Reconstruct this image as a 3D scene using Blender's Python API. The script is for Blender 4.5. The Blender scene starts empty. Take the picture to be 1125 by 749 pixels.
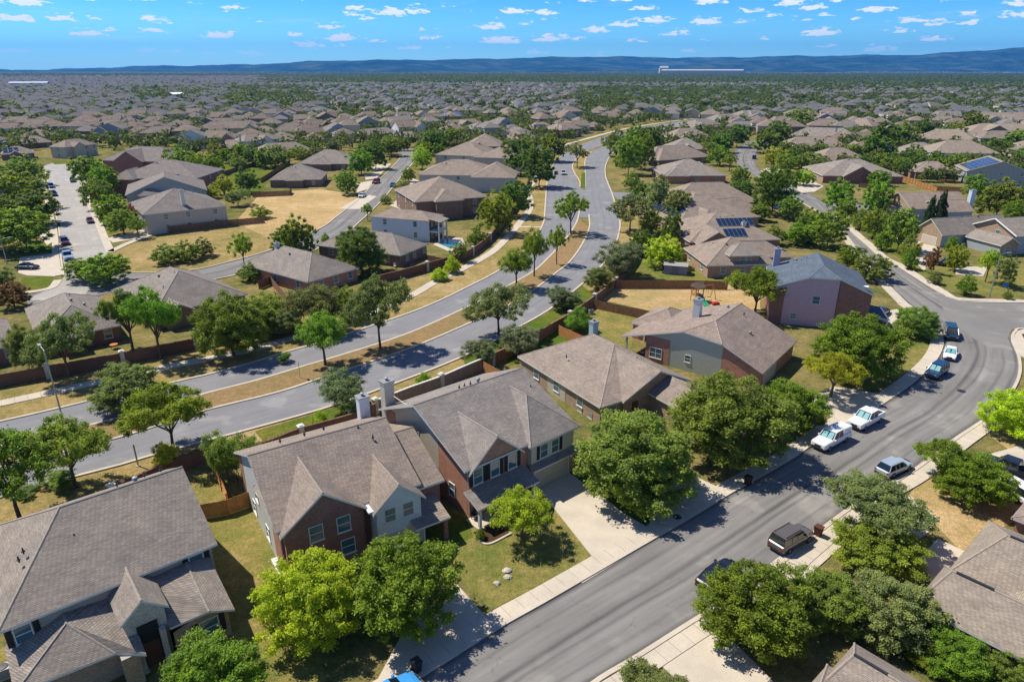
import bpy, bmesh, math, random
import numpy as np
from mathutils import Vector, Matrix
from mathutils.geometry import tessellate_polygon
R = math.radians
rnd = random.Random(7)
SC = bpy.context.scene
COL = SC.collection
# ------------------------------------------------------------------ survey of the site
# The photograph was taken from a drone 42 m up, tilted 21.7 degrees down.  gp() turns a bearing read
# off the photograph (its 1125 x 749 grid) into the metric site coordinates of the ground (or of height z).
CAM_H, FOC, TILT = 42.0, 750.0, math.atan(298.5/750.0)
def gp(px, py, z=0.0):
    u, v = (px-562.5)/FOC, (py-374.5)/FOC
    dz = -(math.sin(TILT)+v*math.cos(TILT)); dy = math.cos(TILT)-v*math.sin(TILT)
    t = (CAM_H-z)/-dz
    return (u*t, dy*t)
def proj(X, Y, Z):
    dz = Z-CAM_H
    c, s = math.cos(TILT), math.sin(TILT)
    d = Y*c-dz*s; v = -(Y*s+dz*c)
    return (562.5+FOC*X/d, 374.5+FOC*v/d, d)
def z_over(base, py):
    X, Y = gp(*base)
    v = (py-374.5)/FOC
    return CAM_H-(Y/(math.cos(TILT)-v*math.sin(TILT)))*(math.sin(TILT)+v*math.cos(TILT))
def depth_at(px, py):
    X, Y = gp(px, py); return proj(X, Y, 0)[2]
# ------------------------------------------------------------------ objects
def thing(name, label, cat, loc=(0,0,0), rotz=0.0, group=None):
    o = bpy.data.objects.new(name, None); COL.objects.link(o)
    o.location = loc; o.rotation_euler = (0,0,rotz); o.empty_display_size = .2
    o['label'] = label; o['category'] = cat
    if group: o['group'] = group
    return o
def tag(o, label, cat, group=None, kind=None):
    if label: o['label'] = label
    if cat: o['category'] = cat
    if group: o['group'] = group
    if kind: o['kind'] = kind
    return o
def link(name, me, parent=None, loc=None, rotz=None, scale=None, color=None):
    o = bpy.data.objects.new(name, me); COL.objects.link(o)
    if parent is not None: o.parent = parent
    if loc is not None: o.location = loc
    if rotz is not None: o.rotation_euler = (0,0,rotz)
    if scale is not None: o.scale = scale
    if color is not None: o.color = (*color, 1)
    return o
KIDS = {}
def kids(o): return [c for c in o.children]
def copy_tree(o, parent=None):
    c = o.copy(); COL.objects.link(c)
    if parent is not None: c.parent = parent
    for ch in list(o.children): copy_tree(ch, c)
    return c
class MB:
    def __init__(s): s.v=[]; s.f=[]; s.m=[]; s.uv=None
    def poly(s, pts, m=0):
        i=len(s.v); s.v += [tuple(p) for p in pts]; s.f.append(tuple(range(i,i+len(pts)))); s.m.append(m)
    def box(s, x0,x1,y0,y1,z0,z1, m=0, mt=None):
        i=len(s.v)
        s.v += [(x0,y0,z0),(x1,y0,z0),(x1,y1,z0),(x0,y1,z0),(x0,y0,z1),(x1,y0,z1),(x1,y1,z1),(x0,y1,z1)]
        for k,f in enumerate([(0,3,2,1),(4,5,6,7),(0,1,5,4),(1,2,6,5),(2,3,7,6),(3,0,4,7)]):
            s.f.append(tuple(i+q for q in f)); s.m.append(mt if (k==1 and mt is not None) else m)
    def obox(s, cx,cy,az,l,w,z0,z1,m=0):
        c,sn=math.cos(az),math.sin(az); i=len(s.v)
        for z in (z0,z1):
            for a,b in ((-l/2,-w/2),(l/2,-w/2),(l/2,w/2),(-l/2,w/2)):
                s.v.append((cx+a*c-b*sn, cy+a*sn+b*c, z))
        for f in [(0,3,2,1),(4,5,6,7),(0,1,5,4),(1,2,6,5),(2,3,7,6),(3,0,4,7)]:
            s.f.append(tuple(i+q for q in f)); s.m.append(m)
    def prism(s, pts, z0, z1, m=0, mt=None):
        n=len(pts); i=len(s.v)
        s.v += [(p[0],p[1],z0) for p in pts]+[(p[0],p[1],z1) for p in pts]
        s.f.append(tuple(i+n+k for k in range(n))); s.m.append(m if mt is None else mt)
        s.f.append(tuple(i+n-1-k for k in range(n))); s.m.append(m)
        for k in range(n):
            q=(k+1)%n; s.f.append((i+k,i+q,i+n+q,i+n+k)); s.m.append(m)
    def tube(s, pts, rad, n=7, m=0, cap=True):
        pts=[Vector(p) for p in pts]
        if not isinstance(rad,(list,tuple)): rad=[rad]*len(pts)
        base=len(s.v); ref=Vector((1,0,0))
        for k,p in enumerate(pts):
            d=(pts[min(k+1,len(pts)-1)]-pts[max(k-1,0)])
            d=d.normalized() if d.length>1e-9 else Vector((0,0,1))
            if abs(d.dot(ref))>.95: ref=Vector((0,1,0))
            a=d.cross(ref).normalized(); b=d.cross(a)
            for j in range(n):
                t=2*math.pi*j/n
                s.v.append(tuple(p+(a*math.cos(t)+b*math.sin(t))*rad[k]))
        for k in range(len(pts)-1):
            for j in range(n):
                q=(j+1)%n; s.f.append((base+k*n+j, base+k*n+q, base+(k+1)*n+q, base+(k+1)*n+j)); s.m.append(m)
        if cap:
            s.f.append(tuple(base+j for j in range(n))); s.m.append(m)
            s.f.append(tuple(base+(len(pts)-1)*n+n-1-j for j in range(n))); s.m.append(m)
    def lathe(s, prof, n=16, m=0, c=(0,0,0), sx=1, sy=1):
        base=len(s.v)
        for r,z in prof:
            for j in range(n):
                t=2*math.pi*j/n; s.v.append((c[0]+sx*r*math.cos(t), c[1]+sy*r*math.sin(t), c[2]+z))
        for k in range(len(prof)-1):
            for j in range(n):
                q=(j+1)%n; s.f.append((base+k*n+j, base+k*n+q, base+(k+1)*n+q, base+(k+1)*n+j)); s.m.append(m)
        s.f.append(tuple(base+n-1-j for j in range(n))); s.m.append(m)
        s.f.append(tuple(base+(len(prof)-1)*n+j for j in range(n))); s.m.append(m)
    def mesh(s, name, mats, smooth=False):
        me=bpy.data.meshes.new(name); me.from_pydata(s.v,[],s.f)
        if not isinstance(mats,(list,tuple)): mats=[mats]
        for m in mats: me.materials.append(m)
        me.polygons.foreach_set('material_index', s.m)
        if s.uv is not None:
            l=me.uv_layers.new(name='UVMap')
            for p in me.polygons:
                for li,vi in zip(p.loop_indices,p.vertices): l.data[li].uv=s.uv[vi]
        me.update()
        bm=bmesh.new(); bm.from_mesh(me); bmesh.ops.recalc_face_normals(bm, faces=bm.faces) if s.uv is None else None
        bm.to_mesh(me); bm.free()
        if smooth: me.polygons.foreach_set('use_smooth',[True]*len(me.polygons))
        return me
    def build(s, name, mats, parent=None, smooth=False, **k):
        return link(name, s.mesh(name, mats, smooth), parent, **k)
# ------------------------------------------------------------------ materials
def s2l(c): return tuple((x/255/12.92 if x/255<=.04045 else ((x/255+.055)/1.055)**2.4) for x in c)
MATS={}
class NT:
    def __init__(s,name):
        s.m=bpy.data.materials.new(name); s.m.use_nodes=True; s.t=s.m.node_tree; s.n=s.t.nodes; s.l=s.t.links
        s.b=s.n['Principled BSDF']; s.out=s.n['Material Output']
    def N(s,ty,**k):
        n=s.n.new(ty)
        for a,b in k.items():
            if a in n.inputs: n.inputs[a].default_value=b
            else: setattr(n,a,b)
        return n
    def L(s,a,b): s.l.new(a,b)
    def noise(s,vec,scale,detail=3,rough=.55):
        n=s.N('ShaderNodeTexNoise'); n.inputs['Scale'].default_value=scale; n.inputs['Detail'].default_value=detail; n.inputs['Roughness'].default_value=rough
        if vec is not None: s.L(vec,n.inputs['Vector'])
        return n.outputs['Fac']
    def ramp(s,fac,stops):
        r=s.N('ShaderNodeValToRGB'); e=r.color_ramp.elements
        while len(e)<len(stops): e.new(.5)
        for k,(p,c) in enumerate(stops): e[k].position=p; e[k].color=(*c,1) if len(c)==3 else c
        s.L(fac,r.inputs['Fac']); return r.outputs['Color']
    def mix(s,fac,a,b,mode='MIX'):
        n=s.N('ShaderNodeMix',data_type='RGBA',blend_type=mode)
        for inp,v in ((n.inputs[0],fac),(n.inputs[6],a),(n.inputs[7],b)):
            if hasattr(v,'is_linked'): s.L(v,inp)
            else: inp.default_value = v if not isinstance(v,tuple) else (*v,1)[:4]
        return n.outputs[2]
    def math(s,op,a,b=None,c=None):
        n=s.N('ShaderNodeMath',operation=op)
        for i,v in enumerate((a,b,c)):
            if v is None: continue
            if hasattr(v,'is_linked'): s.L(v,n.inputs[i])
            else: n.inputs[i].default_value=v
        return n.outputs[0]
    def bump(s,h,strength=.4,dist=.05):
        n=s.N('ShaderNodeBump'); n.inputs['Strength'].default_value=strength; n.inputs['Distance'].default_value=dist
        s.L(h,n.inputs['Height']); s.L(n.outputs[0],s.b.inputs['Normal'])
    def sep(s,vec):
        n=s.N('ShaderNodeSeparateXYZ'); s.L(vec,n.inputs[0]); return n.outputs
    def comb(s,x,y,z=0.0):
        n=s.N('ShaderNodeCombineXYZ')
        for i,v in enumerate((x,y,z)):
            if hasattr(v,'is_linked'): s.L(v,n.inputs[i])
            else: n.inputs[i].default_value=v
        return n.outputs[0]
    def obj(s): return s.N('ShaderNodeTexCoord').outputs['Object']
    def pos(s): return s.N('ShaderNodeNewGeometry').outputs['Position']
    def uvs(s): return s.N('ShaderNodeTexCoord').outputs['UV']
    def ocol(s): return s.N('ShaderNodeObjectInfo').outputs['Color']
    def orand(s): return s.N('ShaderNodeObjectInfo').outputs['Random']
    def done(s,col=None,rough=.85,spec=.3):
        if col is not None:
            if hasattr(col,'is_linked'): s.L(col,s.b.inputs['Base Color'])
            else: s.b.inputs['Base Color'].default_value=(*col,1)
        if hasattr(rough,'is_linked'): s.L(rough,s.b.inputs['Roughness'])
        else: s.b.inputs['Roughness'].default_value=rough
        s.b.inputs['Specular IOR Level'].default_value=spec
        return s.m
def plain(name,col,rough=.7,metal=0.0,var=.12,scale=6,spec=.3):
    if name in MATS: return MATS[name]
    t=NT(name); n=t.noise(t.obj(),scale,3)
    c=t.ramp(n,[(.3,tuple(x*(1-var) for x in col)),(.7,tuple(min(1,x*(1+var)) for x in col))])
    t.b.inputs['Metallic'].default_value=metal
    MATS[name]=t.done(c,rough,spec); return MATS[name]
def tinted(name,rough=.8,var=.15,scale=4,spec=.3,metal=0.0,coat=0.0,base=(1,1,1)):      # takes the colour of its object
    t=NT(name); n=t.noise(t.obj(),scale,3)
    k=t.ramp(n,[(.3,(1-var,)*3),(.7,(1+var,)*3)])
    t.b.inputs['Metallic'].default_value=metal
    t.b.inputs['Coat Weight'].default_value=coat; t.b.inputs['Coat Roughness'].default_value=.05
    MATS[name]=t.done(t.mix(1.0,t.mix(1.0,t.ocol(),base,'MULTIPLY'),k,'MULTIPLY'),rough,spec); return MATS[name]
def m_shingle():
    t=NT('shingle'); p=t.obj(); x,y,z=t.sep(p)
    uv=t.comb(t.math('ADD',x,y),t.math('MULTIPLY',z,2.3))
    b=t.N('ShaderNodeTexBrick'); t.L(uv,b.inputs['Vector'])
    for k,v in (('Scale',1.0),('Mortar Size',.018),('Mortar Smooth',.3),('Bias',0.0),('Brick Width',.34),('Row Height',.15)): b.inputs[k].default_value=v
    b.inputs['Color1'].default_value=(.310,.266,.226,1); b.inputs['Color2'].default_value=(.232,.199,.170,1); b.inputs['Mortar'].default_value=(.150,.132,.118,1)
    n1=t.noise(p,.55,4,.6); n2=t.noise(uv,5,3); n3=t.noise(t.comb(t.math('MULTIPLY',t.math('ADD',x,y),.5),t.math('MULTIPLY',z,5.0)),1.0,2)
    c=t.mix(1.0,b.outputs['Color'],t.ramp(n1,[(.25,(.82,.82,.84)),(.75,(1.2,1.18,1.14))]),'MULTIPLY')
    c=t.mix(1.0,c,t.ramp(n2,[(.2,(.8,.8,.8)),(.8,(1.2,1.2,1.2))]),'MULTIPLY')
    c=t.mix(1.0,c,t.ramp(n3,[(.3,(.9,.9,.9)),(.7,(1.08,1.08,1.08))]),'MULTIPLY')
    c=t.mix(1.0,c,t.ocol(),'MULTIPLY')
    t.bump(b.outputs['Fac'],.5,-.02)
    return t.done(c,.95,.12)
def m_brick(name,c1,c2,mortar):
    t=NT(name); p=t.obj(); x,y,z=t.sep(p)
    uv=t.comb(t.math('ADD',x,y),z)
    b=t.N('ShaderNodeTexBrick'); t.L(uv,b.inputs['Vector'])
    for k,v in (('Scale',1.0),('Mortar Size',.012),('Brick Width',.24),('Row Height',.085)): b.inputs[k].default_value=v
    for k,v in (('Color1',c1),('Color2',c2),('Mortar',mortar)): b.inputs[k].default_value=(*v,1)
    n=t.noise(p,1.3,4); n2=t.noise(uv,7,2)
    c=t.mix(1.0,b.outputs['Color'],t.ramp(n,[(.3,(.85,.85,.85)),(.7,(1.15,1.12,1.1))]),'MULTIPLY')
    c=t.mix(1.0,c,t.ramp(n2,[(.25,(.7,.7,.72)),(.75,(1.25,1.22,1.2))]),'MULTIPLY')
    t.bump(b.outputs['Fac'],.4,-.01)
    return t.done(c,.9,.15)
def m_siding():
    t=NT('siding'); p=t.obj(); x,y,z=t.sep(p)
    saw=t.math('FRACT',t.math('MULTIPLY',z,5.0))
    n=t.noise(t.comb(t.math('ADD',x,y),t.math('MULTIPLY',z,3)),1.2,3)
    c=t.mix(1.0,t.ocol(),t.ramp(n,[(.3,(.92,.92,.92)),(.7,(1.06,1.06,1.05))]),'MULTIPLY')
    c=t.mix(t.math('LESS_THAN',saw,.1),c,t.mix(1.0,c,(.72,.72,.72),'MULTIPLY'))
    t.bump(saw,.6,.03); return t.done(c,.7,.3)
def m_leaf():
    t=NT('leaf'); a=t.N('ShaderNodeAttribute',attribute_name='tint').outputs['Fac']
    k=t.ramp(a,[(0,(.62,.66,.62)),(.5,(1,1,1)),(1,(1.5,1.42,1.2))])
    c=t.mix(1.0,t.ocol(),k,'MULTIPLY')
    h=t.N('ShaderNodeHueSaturation'); t.L(c,h.inputs['Color'])
    t.L(t.math('ADD',.49,t.math('MULTIPLY',t.orand(),.02)),h.inputs['Hue'])
    t.L(t.math('ADD',.86,t.math('MULTIPLY',t.orand(),.28)),h.inputs['Value'])
    c=h.outputs['Color']
    t.L(c,t.b.inputs['Base Color']); t.b.inputs['Roughness'].default_value=.6; t.b.inputs['Specular IOR Level'].default_value=.25
    tr=t.N('ShaderNodeBsdfTranslucent'); t.L(t.mix(1.0,c,(1.5,1.45,.6),'MULTIPLY'),tr.inputs['Color'])
    mx=t.N('ShaderNodeMixShader'); mx.inputs[0].default_value=.42
    t.L(t.b.outputs[0],mx.inputs[1]); t.L(tr.outputs[0],mx.inputs[2]); t.L(mx.outputs[0],t.out.inputs['Surface'])
    return t.m
def m_ground(name,dry,green,bare,bias=.5,spread=.12,fine=1.0):
    t=NT(name); p=t.pos()
    n1=t.noise(p,.05,5,.62); n2=t.noise(p,.34,5,.68); n3=t.noise(p,5.0,4,.75); n4=t.noise(p,1.4,4,.7)
    f=t.math('ADD',t.math('MULTIPLY',n1,.45),t.math('ADD',t.math('MULTIPLY',n2,.40),t.math('MULTIPLY',n4,.15)))
    c=t.ramp(f,[(bias-spread,green),(bias-.02,tuple((a+b)/2 for a,b in zip(dry,green))),(bias+spread*.55,dry),(bias+spread*1.2,bare)])
    c=t.mix(1.0,c,t.ramp(n4,[(.25,(.78,.80,.76)),(.75,(1.2,1.18,1.15))]),'MULTIPLY')
    c=t.mix(1.0,c,t.ramp(n3,[(.25,(.55,.58,.55)),(.75,(1.4,1.38,1.35))]),'MULTIPLY')
    t.bump(n3,.9*fine,.15)
    return t.done(c,1.0,.0)
def m_concrete(name,col,joint=0.0):
    t=NT(name); p=t.pos(); n=t.noise(p,.35,5,.65); n2=t.noise(p,9,3)
    c=t.ramp(n,[(.25,tuple(x*.82 for x in col)),(.75,tuple(x*1.1 for x in col))])
    c=t.mix(1.0,c,t.ramp(n2,[(.2,(.88,.88,.88)),(.8,(1.1,1.1,1.1))]),'MULTIPLY')
    if joint:
        u,v,_=t.sep(t.uvs()); fr=t.math('FRACT',t.math('DIVIDE',u,joint))
        c=t.mix(t.math('LESS_THAN',fr,.035),c,t.mix(1.0,c,(.6,.58,.55),'MULTIPLY'))
    return t.done(c,.9,.2)
def m_asphalt(name,base,seam,streak):
    # UV: u metres along the lane, v 0..1 across it
    t=NT(name); p=t.pos(); u,v,_=t.sep(t.uvs())
    n=t.noise(p,.12,5,.6); n2=t.noise(p,14,2,.7)
    lo=t.noise(t.comb(t.math('MULTIPLY',u,.05),t.math('MULTIPLY',v,9.0)),1.0,4,.6)
    c=t.ramp(n,[(.25,tuple(x*.85 for x in base)),(.75,tuple(x*1.12 for x in base))])
    c=t.mix(1.0,c,t.ramp(lo,[(.3,(1-streak,)*3),(.7,(1+streak,)*3)]),'MULTIPLY')
    c=t.mix(1.0,c,t.ramp(n2,[(.25,(.86,.86,.86)),(.75,(1.13,1.13,1.13))]),'MULTIPLY')
    for s0,w,k in seam:
        wob=t.math('MULTIPLY',t.math('SUBTRACT',t.noise(t.comb(t.math('MULTIPLY',u,.12),s0*10.0),1.0,2),.5),.05)
        d=t.math('ABSOLUTE',t.math('SUBTRACT',t.math('ADD',v,wob),s0))
        mk=t.math('MULTIPLY',t.math('SMOOTH_MIN',1.0,t.math('MAXIMUM',t.math('SUBTRACT',1.0,t.math('DIVIDE',d,w)),0.0),.2),t.math('ADD',.35,t.noise(t.comb(t.math('MULTIPLY',u,.09),s0*7.0),1.0,2)))
        c=t.mix(mk,c,t.mix(1.0,c,(k,k,k*1.02),'MULTIPLY'))
    vo=t.N('ShaderNodeTexVoronoi',feature='DISTANCE_TO_EDGE'); vo.inputs['Scale'].default_value=.16
    wv=t.N('ShaderNodeVectorMath',operation='ADD'); t.L(p,wv.inputs[0]); nv=t.N('ShaderNodeTexNoise'); nv.inputs['Scale'].default_value=.5; t.L(p,nv.inputs['Vector'])
    sc=t.N('ShaderNodeVectorMath',operation='SCALE'); t.L(nv.outputs['Color'],sc.inputs[0]); sc.inputs['Scale'].default_value=5.0; t.L(sc.outputs[0],wv.inputs[1]); t.L(wv.outputs[0],vo.inputs['Vector'])
    ck=t.math('MULTIPLY',t.math('LESS_THAN',vo.outputs['Distance'],.006),t.math('GREATER_THAN',n,.53))
    c=t.mix(t.math('MULTIPLY',ck,.30),c,t.mix(1.0,c,(.45,.45,.46),'MULTIPLY'))
    pt=t.noise(p,.21,3,.5); c=t.mix(1.0,c,t.ramp(pt,[(.58,(1,1,1)),(.66,(1.26,1.24,1.20))]),'MULTIPLY')
    st=t.noise(p,.8,3,.6); c=t.mix(1.0,c,t.ramp(st,[(.24,(.72,.72,.72)),(.36,(1,1,1))]),'MULTIPLY')
    t.bump(n2,.15,.02)
    return t.done(c,.85,.25)
M={}
M['shingle']=m_shingle()
M['red_brick']=m_brick('red_brick',(.46,.195,.115),(.36,.145,.088),(.45,.34,.27))
M['dark_brick']=m_brick('dark_brick',(.31,.12,.085),(.20,.075,.055),(.32,.23,.19))
M['tan_brick']=m_brick('tan_brick',(.40,.28,.175),(.29,.19,.12),(.38,.31,.24))
M['brown_brick']=m_brick('brown_brick',(.26,.155,.10),(.19,.11,.075),(.28,.22,.18))
M['pale_stone']=m_brick('pale_stone',(.55,.50,.42),(.42,.37,.30),(.5,.45,.38))
M['siding']=m_siding()
M['ridge_cap']=tinted('ridge_cap',.95,.2,5,.1,base=(.285,.25,.218))
M['trim']=plain('trim',(.62,.60,.55),.55)
M['dark_trim']=plain('dark_trim',(.10,.08,.065),.6)
M['white_paint']=plain('white_paint',(.66,.65,.62),.5)
M['garage_panel']=plain('garage_panel',(.48,.42,.33),.55)
M['shutter']=plain('shutter',(.018,.018,.02),.6)
M['door_wood']=plain('door_wood',(.10,.045,.025),.5)
g=NT('window_glass'); MATS['glass']=g.done((.07,.13,.16),.05,1.0); M['glass']=g.m  # blue of the reflected sky is put into the base colour
M['metal']=plain('metal',(.28,.28,.28),.6,.4)
M['galv']=plain('galv',(.34,.38,.36),.5,.6)
M['dark_metal']=plain('dark_metal',(.05,.05,.055),.5,.5)
M['bark']=plain('bark',(.115,.085,.062),.95,0,.35,3)
M['leaf']=m_leaf()
M['tint']=tinted('painted')
M['car_paint']=tinted('car_paint',.28,.03,2,.5,.0,.8)
M['tyre']=plain('tyre',(.018,.018,.018),.85)
M['car_glass']=NT('car_glass').done((.012,.016,.02),.04,1.0)
M['sunshade']=plain('sunshade',(.14,.34,.36),.5,0)
M['lamp_red']=plain('lamp_red',(.35,.015,.012),.25)
M['lamp_clear']=plain('lamp_clear',(.75,.76,.75),.15)
M['cedar']=plain('cedar',(.42,.195,.065),.8,0,.25,2.2)
M['fence_wood']=plain('fence_wood',(.215,.115,.058),.85,0,.3,2.0)
M['grey_wood']=plain('grey_wood',(.15,.105,.078),.9,0,.3,2.0)
M['block_wall']=m_brick('block_wall',(.30,.215,.15),(.25,.18,.125),(.27,.20,.15))
M['brown_wall']=m_brick('brown_wall',(.19,.105,.07),(.15,.082,.056),(.15,.09,.065))
M['concrete']=m_concrete('concrete',(.505,.435,.345))
M['sidewalk']=m_concrete('sidewalk',(.505,.435,.345),1.5)
M['pale_road']=m_asphalt('pale_road',(.32,.295,.265),[],.06)
M['street']=m_asphalt('street',(.190,.178,.165),[(.035,.04,.42),(.47,.045,.42),(.57,.03,.62),(.20,.03,.78),(.80,.03,.78),(.955,.045,.45)],.22)
M['avenue']=m_asphalt('avenue',(.195,.190,.196),[(.5,.02,.8)],.08)
M['lawn']=m_ground('lawn',(.27,.21,.075),(.105,.14,.03),(.36,.26,.12),.515,.13)
M['green_lawn']=m_ground('green_lawn',(.20,.17,.04),(.075,.125,.018),(.28,.2,.07),.58,.14)
M['dry_field']=m_ground('dry_field',(.44,.30,.15),(.26,.22,.085),(.52,.37,.20),.44,.12)
M['mulch']=m_ground('mulch',(.30,.19,.105),(.21,.165,.075),(.37,.24,.14),.5,.15)
M['verge']=m_ground('verge',(.33,.235,.105),(.14,.145,.04),(.40,.29,.16),.46,.12)
M['bed']=m_ground('bed',(.09,.052,.034),(.06,.04,.026),(.12,.07,.045),.5,.15)
M['ground']=m_ground('ground',(.25,.19,.08),(.09,.11,.032),(.32,.24,.12),.51,.10)
M['solar']=plain('solar',(.012,.03,.075),.12,.3,.1,3,.8)
M['pool']=NT('pool_water').done((.03,.22,.24),.05,.6)
M['white_flat']=plain('white_flat',(.75,.75,.74),.6)
CENTERS=[]
# ------------------------------------------------------------------ houses
WIN={}
def window_mesh(w,h):
    k=(round(w,1),round(h,1))
    if k not in WIN:
        a=MB(); t=.065
        a.box(-w/2-t,w/2+t,-.05,.04,-t,0); a.box(-w/2-t,w/2+t,-.05,.04,h,h+t)
        a.box(-w/2-t,-w/2,-.05,.04,0,h); a.box(w/2,w/2+t,-.05,.04,0,h)
        a.box(-w/2,w/2,-.035,.03,h/2-.03,h/2+.03)
        if w>1.3: a.box(-.04,.04,-.036,.03,0,h)
        b=MB(); b.box(-w/2,w/2,-.012,.02,0,h)
        c=MB(); c.box(-w/2-t-.05,w/2+t+.05,-.11,.02,-t-.07,-t-.002)
        WIN[k]=(a.mesh('window',M['white_paint']),b.mesh('pane',M['glass']),c.mesh('sill',M['trim']))
    return WIN[k]
SHU={}
DIRA={'f':0.0,'r':math.pi/2,'b':math.pi,'l':-math.pi/2}
WALLM=['siding','red_brick','tan_brick','brown_brick','dark_brick','pale_stone','trim','dark_trim','concrete']
class House:
    def __init__(s,name,label,o,az,cat='house',group=None,roofc=(1,1,1),wallc=(.5,.45,.36)):
        s.root=thing(name,label,cat,(o[0],o[1],0),R(az),group)
        s.w=MB(); s.r=MB(); s.rc=roofc; s.wc=wallc; s.extra=[]; s.roofobj=None; s.rv=[]
    def wi(s,n): return WALLM.index(n)
    def slab(s,top,th=.2,m=0):      # a thick roof from its top faces; rim = fascia
        key=lambda p:(round(p[0],3),round(p[1],3),round(p[2],3))
        ed={}
        for f in top:
            s.r.poly(f,0); s.r.poly([(p[0],p[1],p[2]-th) for p in reversed(f)],1)
            n=len(f)
            for k in range(n): ed[(key(f[k]),key(f[(k+1)%n]))]=(f[k],f[(k+1)%n])
        for (a,b),(p,q) in ed.items():
            if (b,a) not in ed:
                s.r.poly([p,(p[0],p[1],p[2]-th),(q[0],q[1],q[2]-th),q],1)
            elif a<b: s.r.tube([(p[0],p[1],p[2]-.035),(q[0],q[1],q[2]-.035)],.10,6,2,False)      # ridge caps
    def roof(s,x0,x1,y0,y1,ze,zr,axis='x',h0=None,h1=None,th=.2):
        if axis=='y':
            w=(x1-x0)/2; xm=(x0+x1)/2
            a=y0+(w if h0 is None else h0); b=y1-(w if h1 is None else h1)
            if a>b: a=b=(a+b)/2
            A,B=(xm,a,zr),(xm,b,zr); c=[(x0,y0,ze),(x1,y0,ze),(x1,y1,ze),(x0,y1,ze)]
            fs=[[c[0],A,B,c[3]] if a<b else [c[0],A,c[3]],[c[1],c[2],B,A] if a<b else [c[1],c[2],A]]
            if h0!=0: fs.append([c[0],c[1],A])
            if h1!=0: fs.append([c[2],c[3],B])
        else:
            w=(y1-y0)/2; ym=(y0+y1)/2
            a=x0+(w if h0 is None else h0); b=x1-(w if h1 is None else h1)
            if a>b: a=b=(a+b)/2
            A,B=(a,ym,zr),(b,ym,zr); c=[(x0,y0,ze),(x1,y0,ze),(x1,y1,ze),(x0,y1,ze)]
            fs=[[c[0],c[1],B,A] if a<b else [c[0],c[1],A],[c[2],c[3],A,B] if a<b else [c[2],c[3],A]]
            if h0!=0: fs.append([c[3],c[0],A])
            if h1!=0: fs.append([c[1],c[2],B])
        s.slab(fs,th)
    def walls(s,x0,x1,y0,y1,z0,zt,mats='siding',zr=None,axis='x',g0=False,g1=False):
        # mats: one name or dict over f,b,l,r ; g0/g1: gable triangle at the low/high end of the axis
        if isinstance(mats,str): mats={k:mats for k in 'fblr'}
        q={'f':[(x0,y0),(x1,y0)],'r':[(x1,y0),(x1,y1)],'b':[(x1,y1),(x0,y1)],'l':[(x0,y1),(x0,y0)]}
        for k,(a,b) in q.items():
            pts=[(*a,z0),(*b,z0),(*b,zt),(*a,zt)]
            ends={'x':{'l':g0,'r':g1},'y':{'f':g0,'b':g1}}[axis]
            if ends.get(k) and zr: pts=[(*a,z0),(*b,z0),(*b,zt),((a[0]+b[0])/2,(a[1]+b[1])/2,zr),(*a,zt)]
            s.w.poly(pts,s.wi(mats[k]))
        s.w.poly([(x0,y0,zt-.02),(x1,y0,zt-.02),(x1,y1,zt-.02),(x0,y1,zt-.02)],0)
    def block(s,x0,x1,y0,y1,ze,zr,axis='x',h0=None,h1=None,mats='siding',ov=.4,th=.2,z0=0):
        w=((x1-x0) if axis=='y' else (y1-y0))/2; p=(zr-ze)/w
        s.roof(x0,x1,y0,y1,ze,zr,axis,h0,h1,th)
        s.walls(x0+ov,x1-ov,y0+ov,y1-ov,z0,ze+ov*p-th-.005 if (h0==0 or h1==0) else ze-th+.05,mats,zr-th-.01,axis,h0==0,h1==0)
    def panel(s,x0,x1,y0,y1,z0,z1,mat): s.w.box(x0,x1,y0,y1,z0,z1,s.wi(mat))
    def win(s,x,y,z,w,h,d,shutters=False,label=None):
        a,b,c=window_mesh(w,h)
        s.extra.append(('win',x,y,z,w,h,d,shutters,(a,b,c),label))
    def part(s,name,mb,mats,**k): s.extra.append(('part',name,mb,mats,k))
    def garage(s,x,y,w,h,d,mat='garage_panel'):
        a=MB(); a.box(-w/2,w/2,-.04,.02,0,h); n=4
        for i in range(n): a.box(-w/2+.06,w/2-.06,-.06,-.03,i*h/n+.05,(i+1)*h/n-.05)
        t=MB(); t.box(-w/2-.14,-w/2,-.07,.02,0,h+.14); t.box(w/2,w/2+.14,-.07,.02,0,h+.14); t.box(-w/2,w/2,-.07,.02,h,h+.14)
        s.extra.append(('at','garage_door',a,[M[mat]],(x,y,0),DIRA[d],[('door_frame',t,[M['white_paint']])]))
    def door(s,x,y,w,h,d,mat='door_wood',z=0):
        a=MB(); a.box(-w/2,w/2,-.04,.02,0,h); a.box(-w/2+.12,w/2-.12,-.055,-.03,.2,h*.45); a.box(-w/2+.12,w/2-.12,-.055,-.03,h*.5,h-.15)
        k=MB(); k.lathe([(.0,0),(.035,.01),(.035,.05),(0,.06)],8,0,(w/2-.1,-.09,1.0))
        s.extra.append(('at','front_door',a,[M[mat]],(x,y,z),DIRA[d],[('handle',k,[M['metal']])]))
    def chimney(s,x,y,z0,z1,w=.95,d=.75,mat='siding',col=(.62,.62,.58),cap='metal'):
        a=MB(); a.box(x-w/2,x+w/2,y-d/2,y+d/2,z0,z1); a.box(x-w/2-.07,x+w/2+.07,y-d/2-.07,y+d/2+.07,z1-.28,z1+.001)
        c=MB(); c.box(x-w/2-.12,x+w/2+.12,y-d/2-.12,y+d/2+.12,z1+.003,z1+.08); c.lathe([(.16,0),(.16,.25),(.24,.27),(.24,.33),(.02,.4)],10,0,(x,y,z1+.08))
        s.extra.append(('chim',a,[M[mat]],col,c,[M[cap]]))
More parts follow.
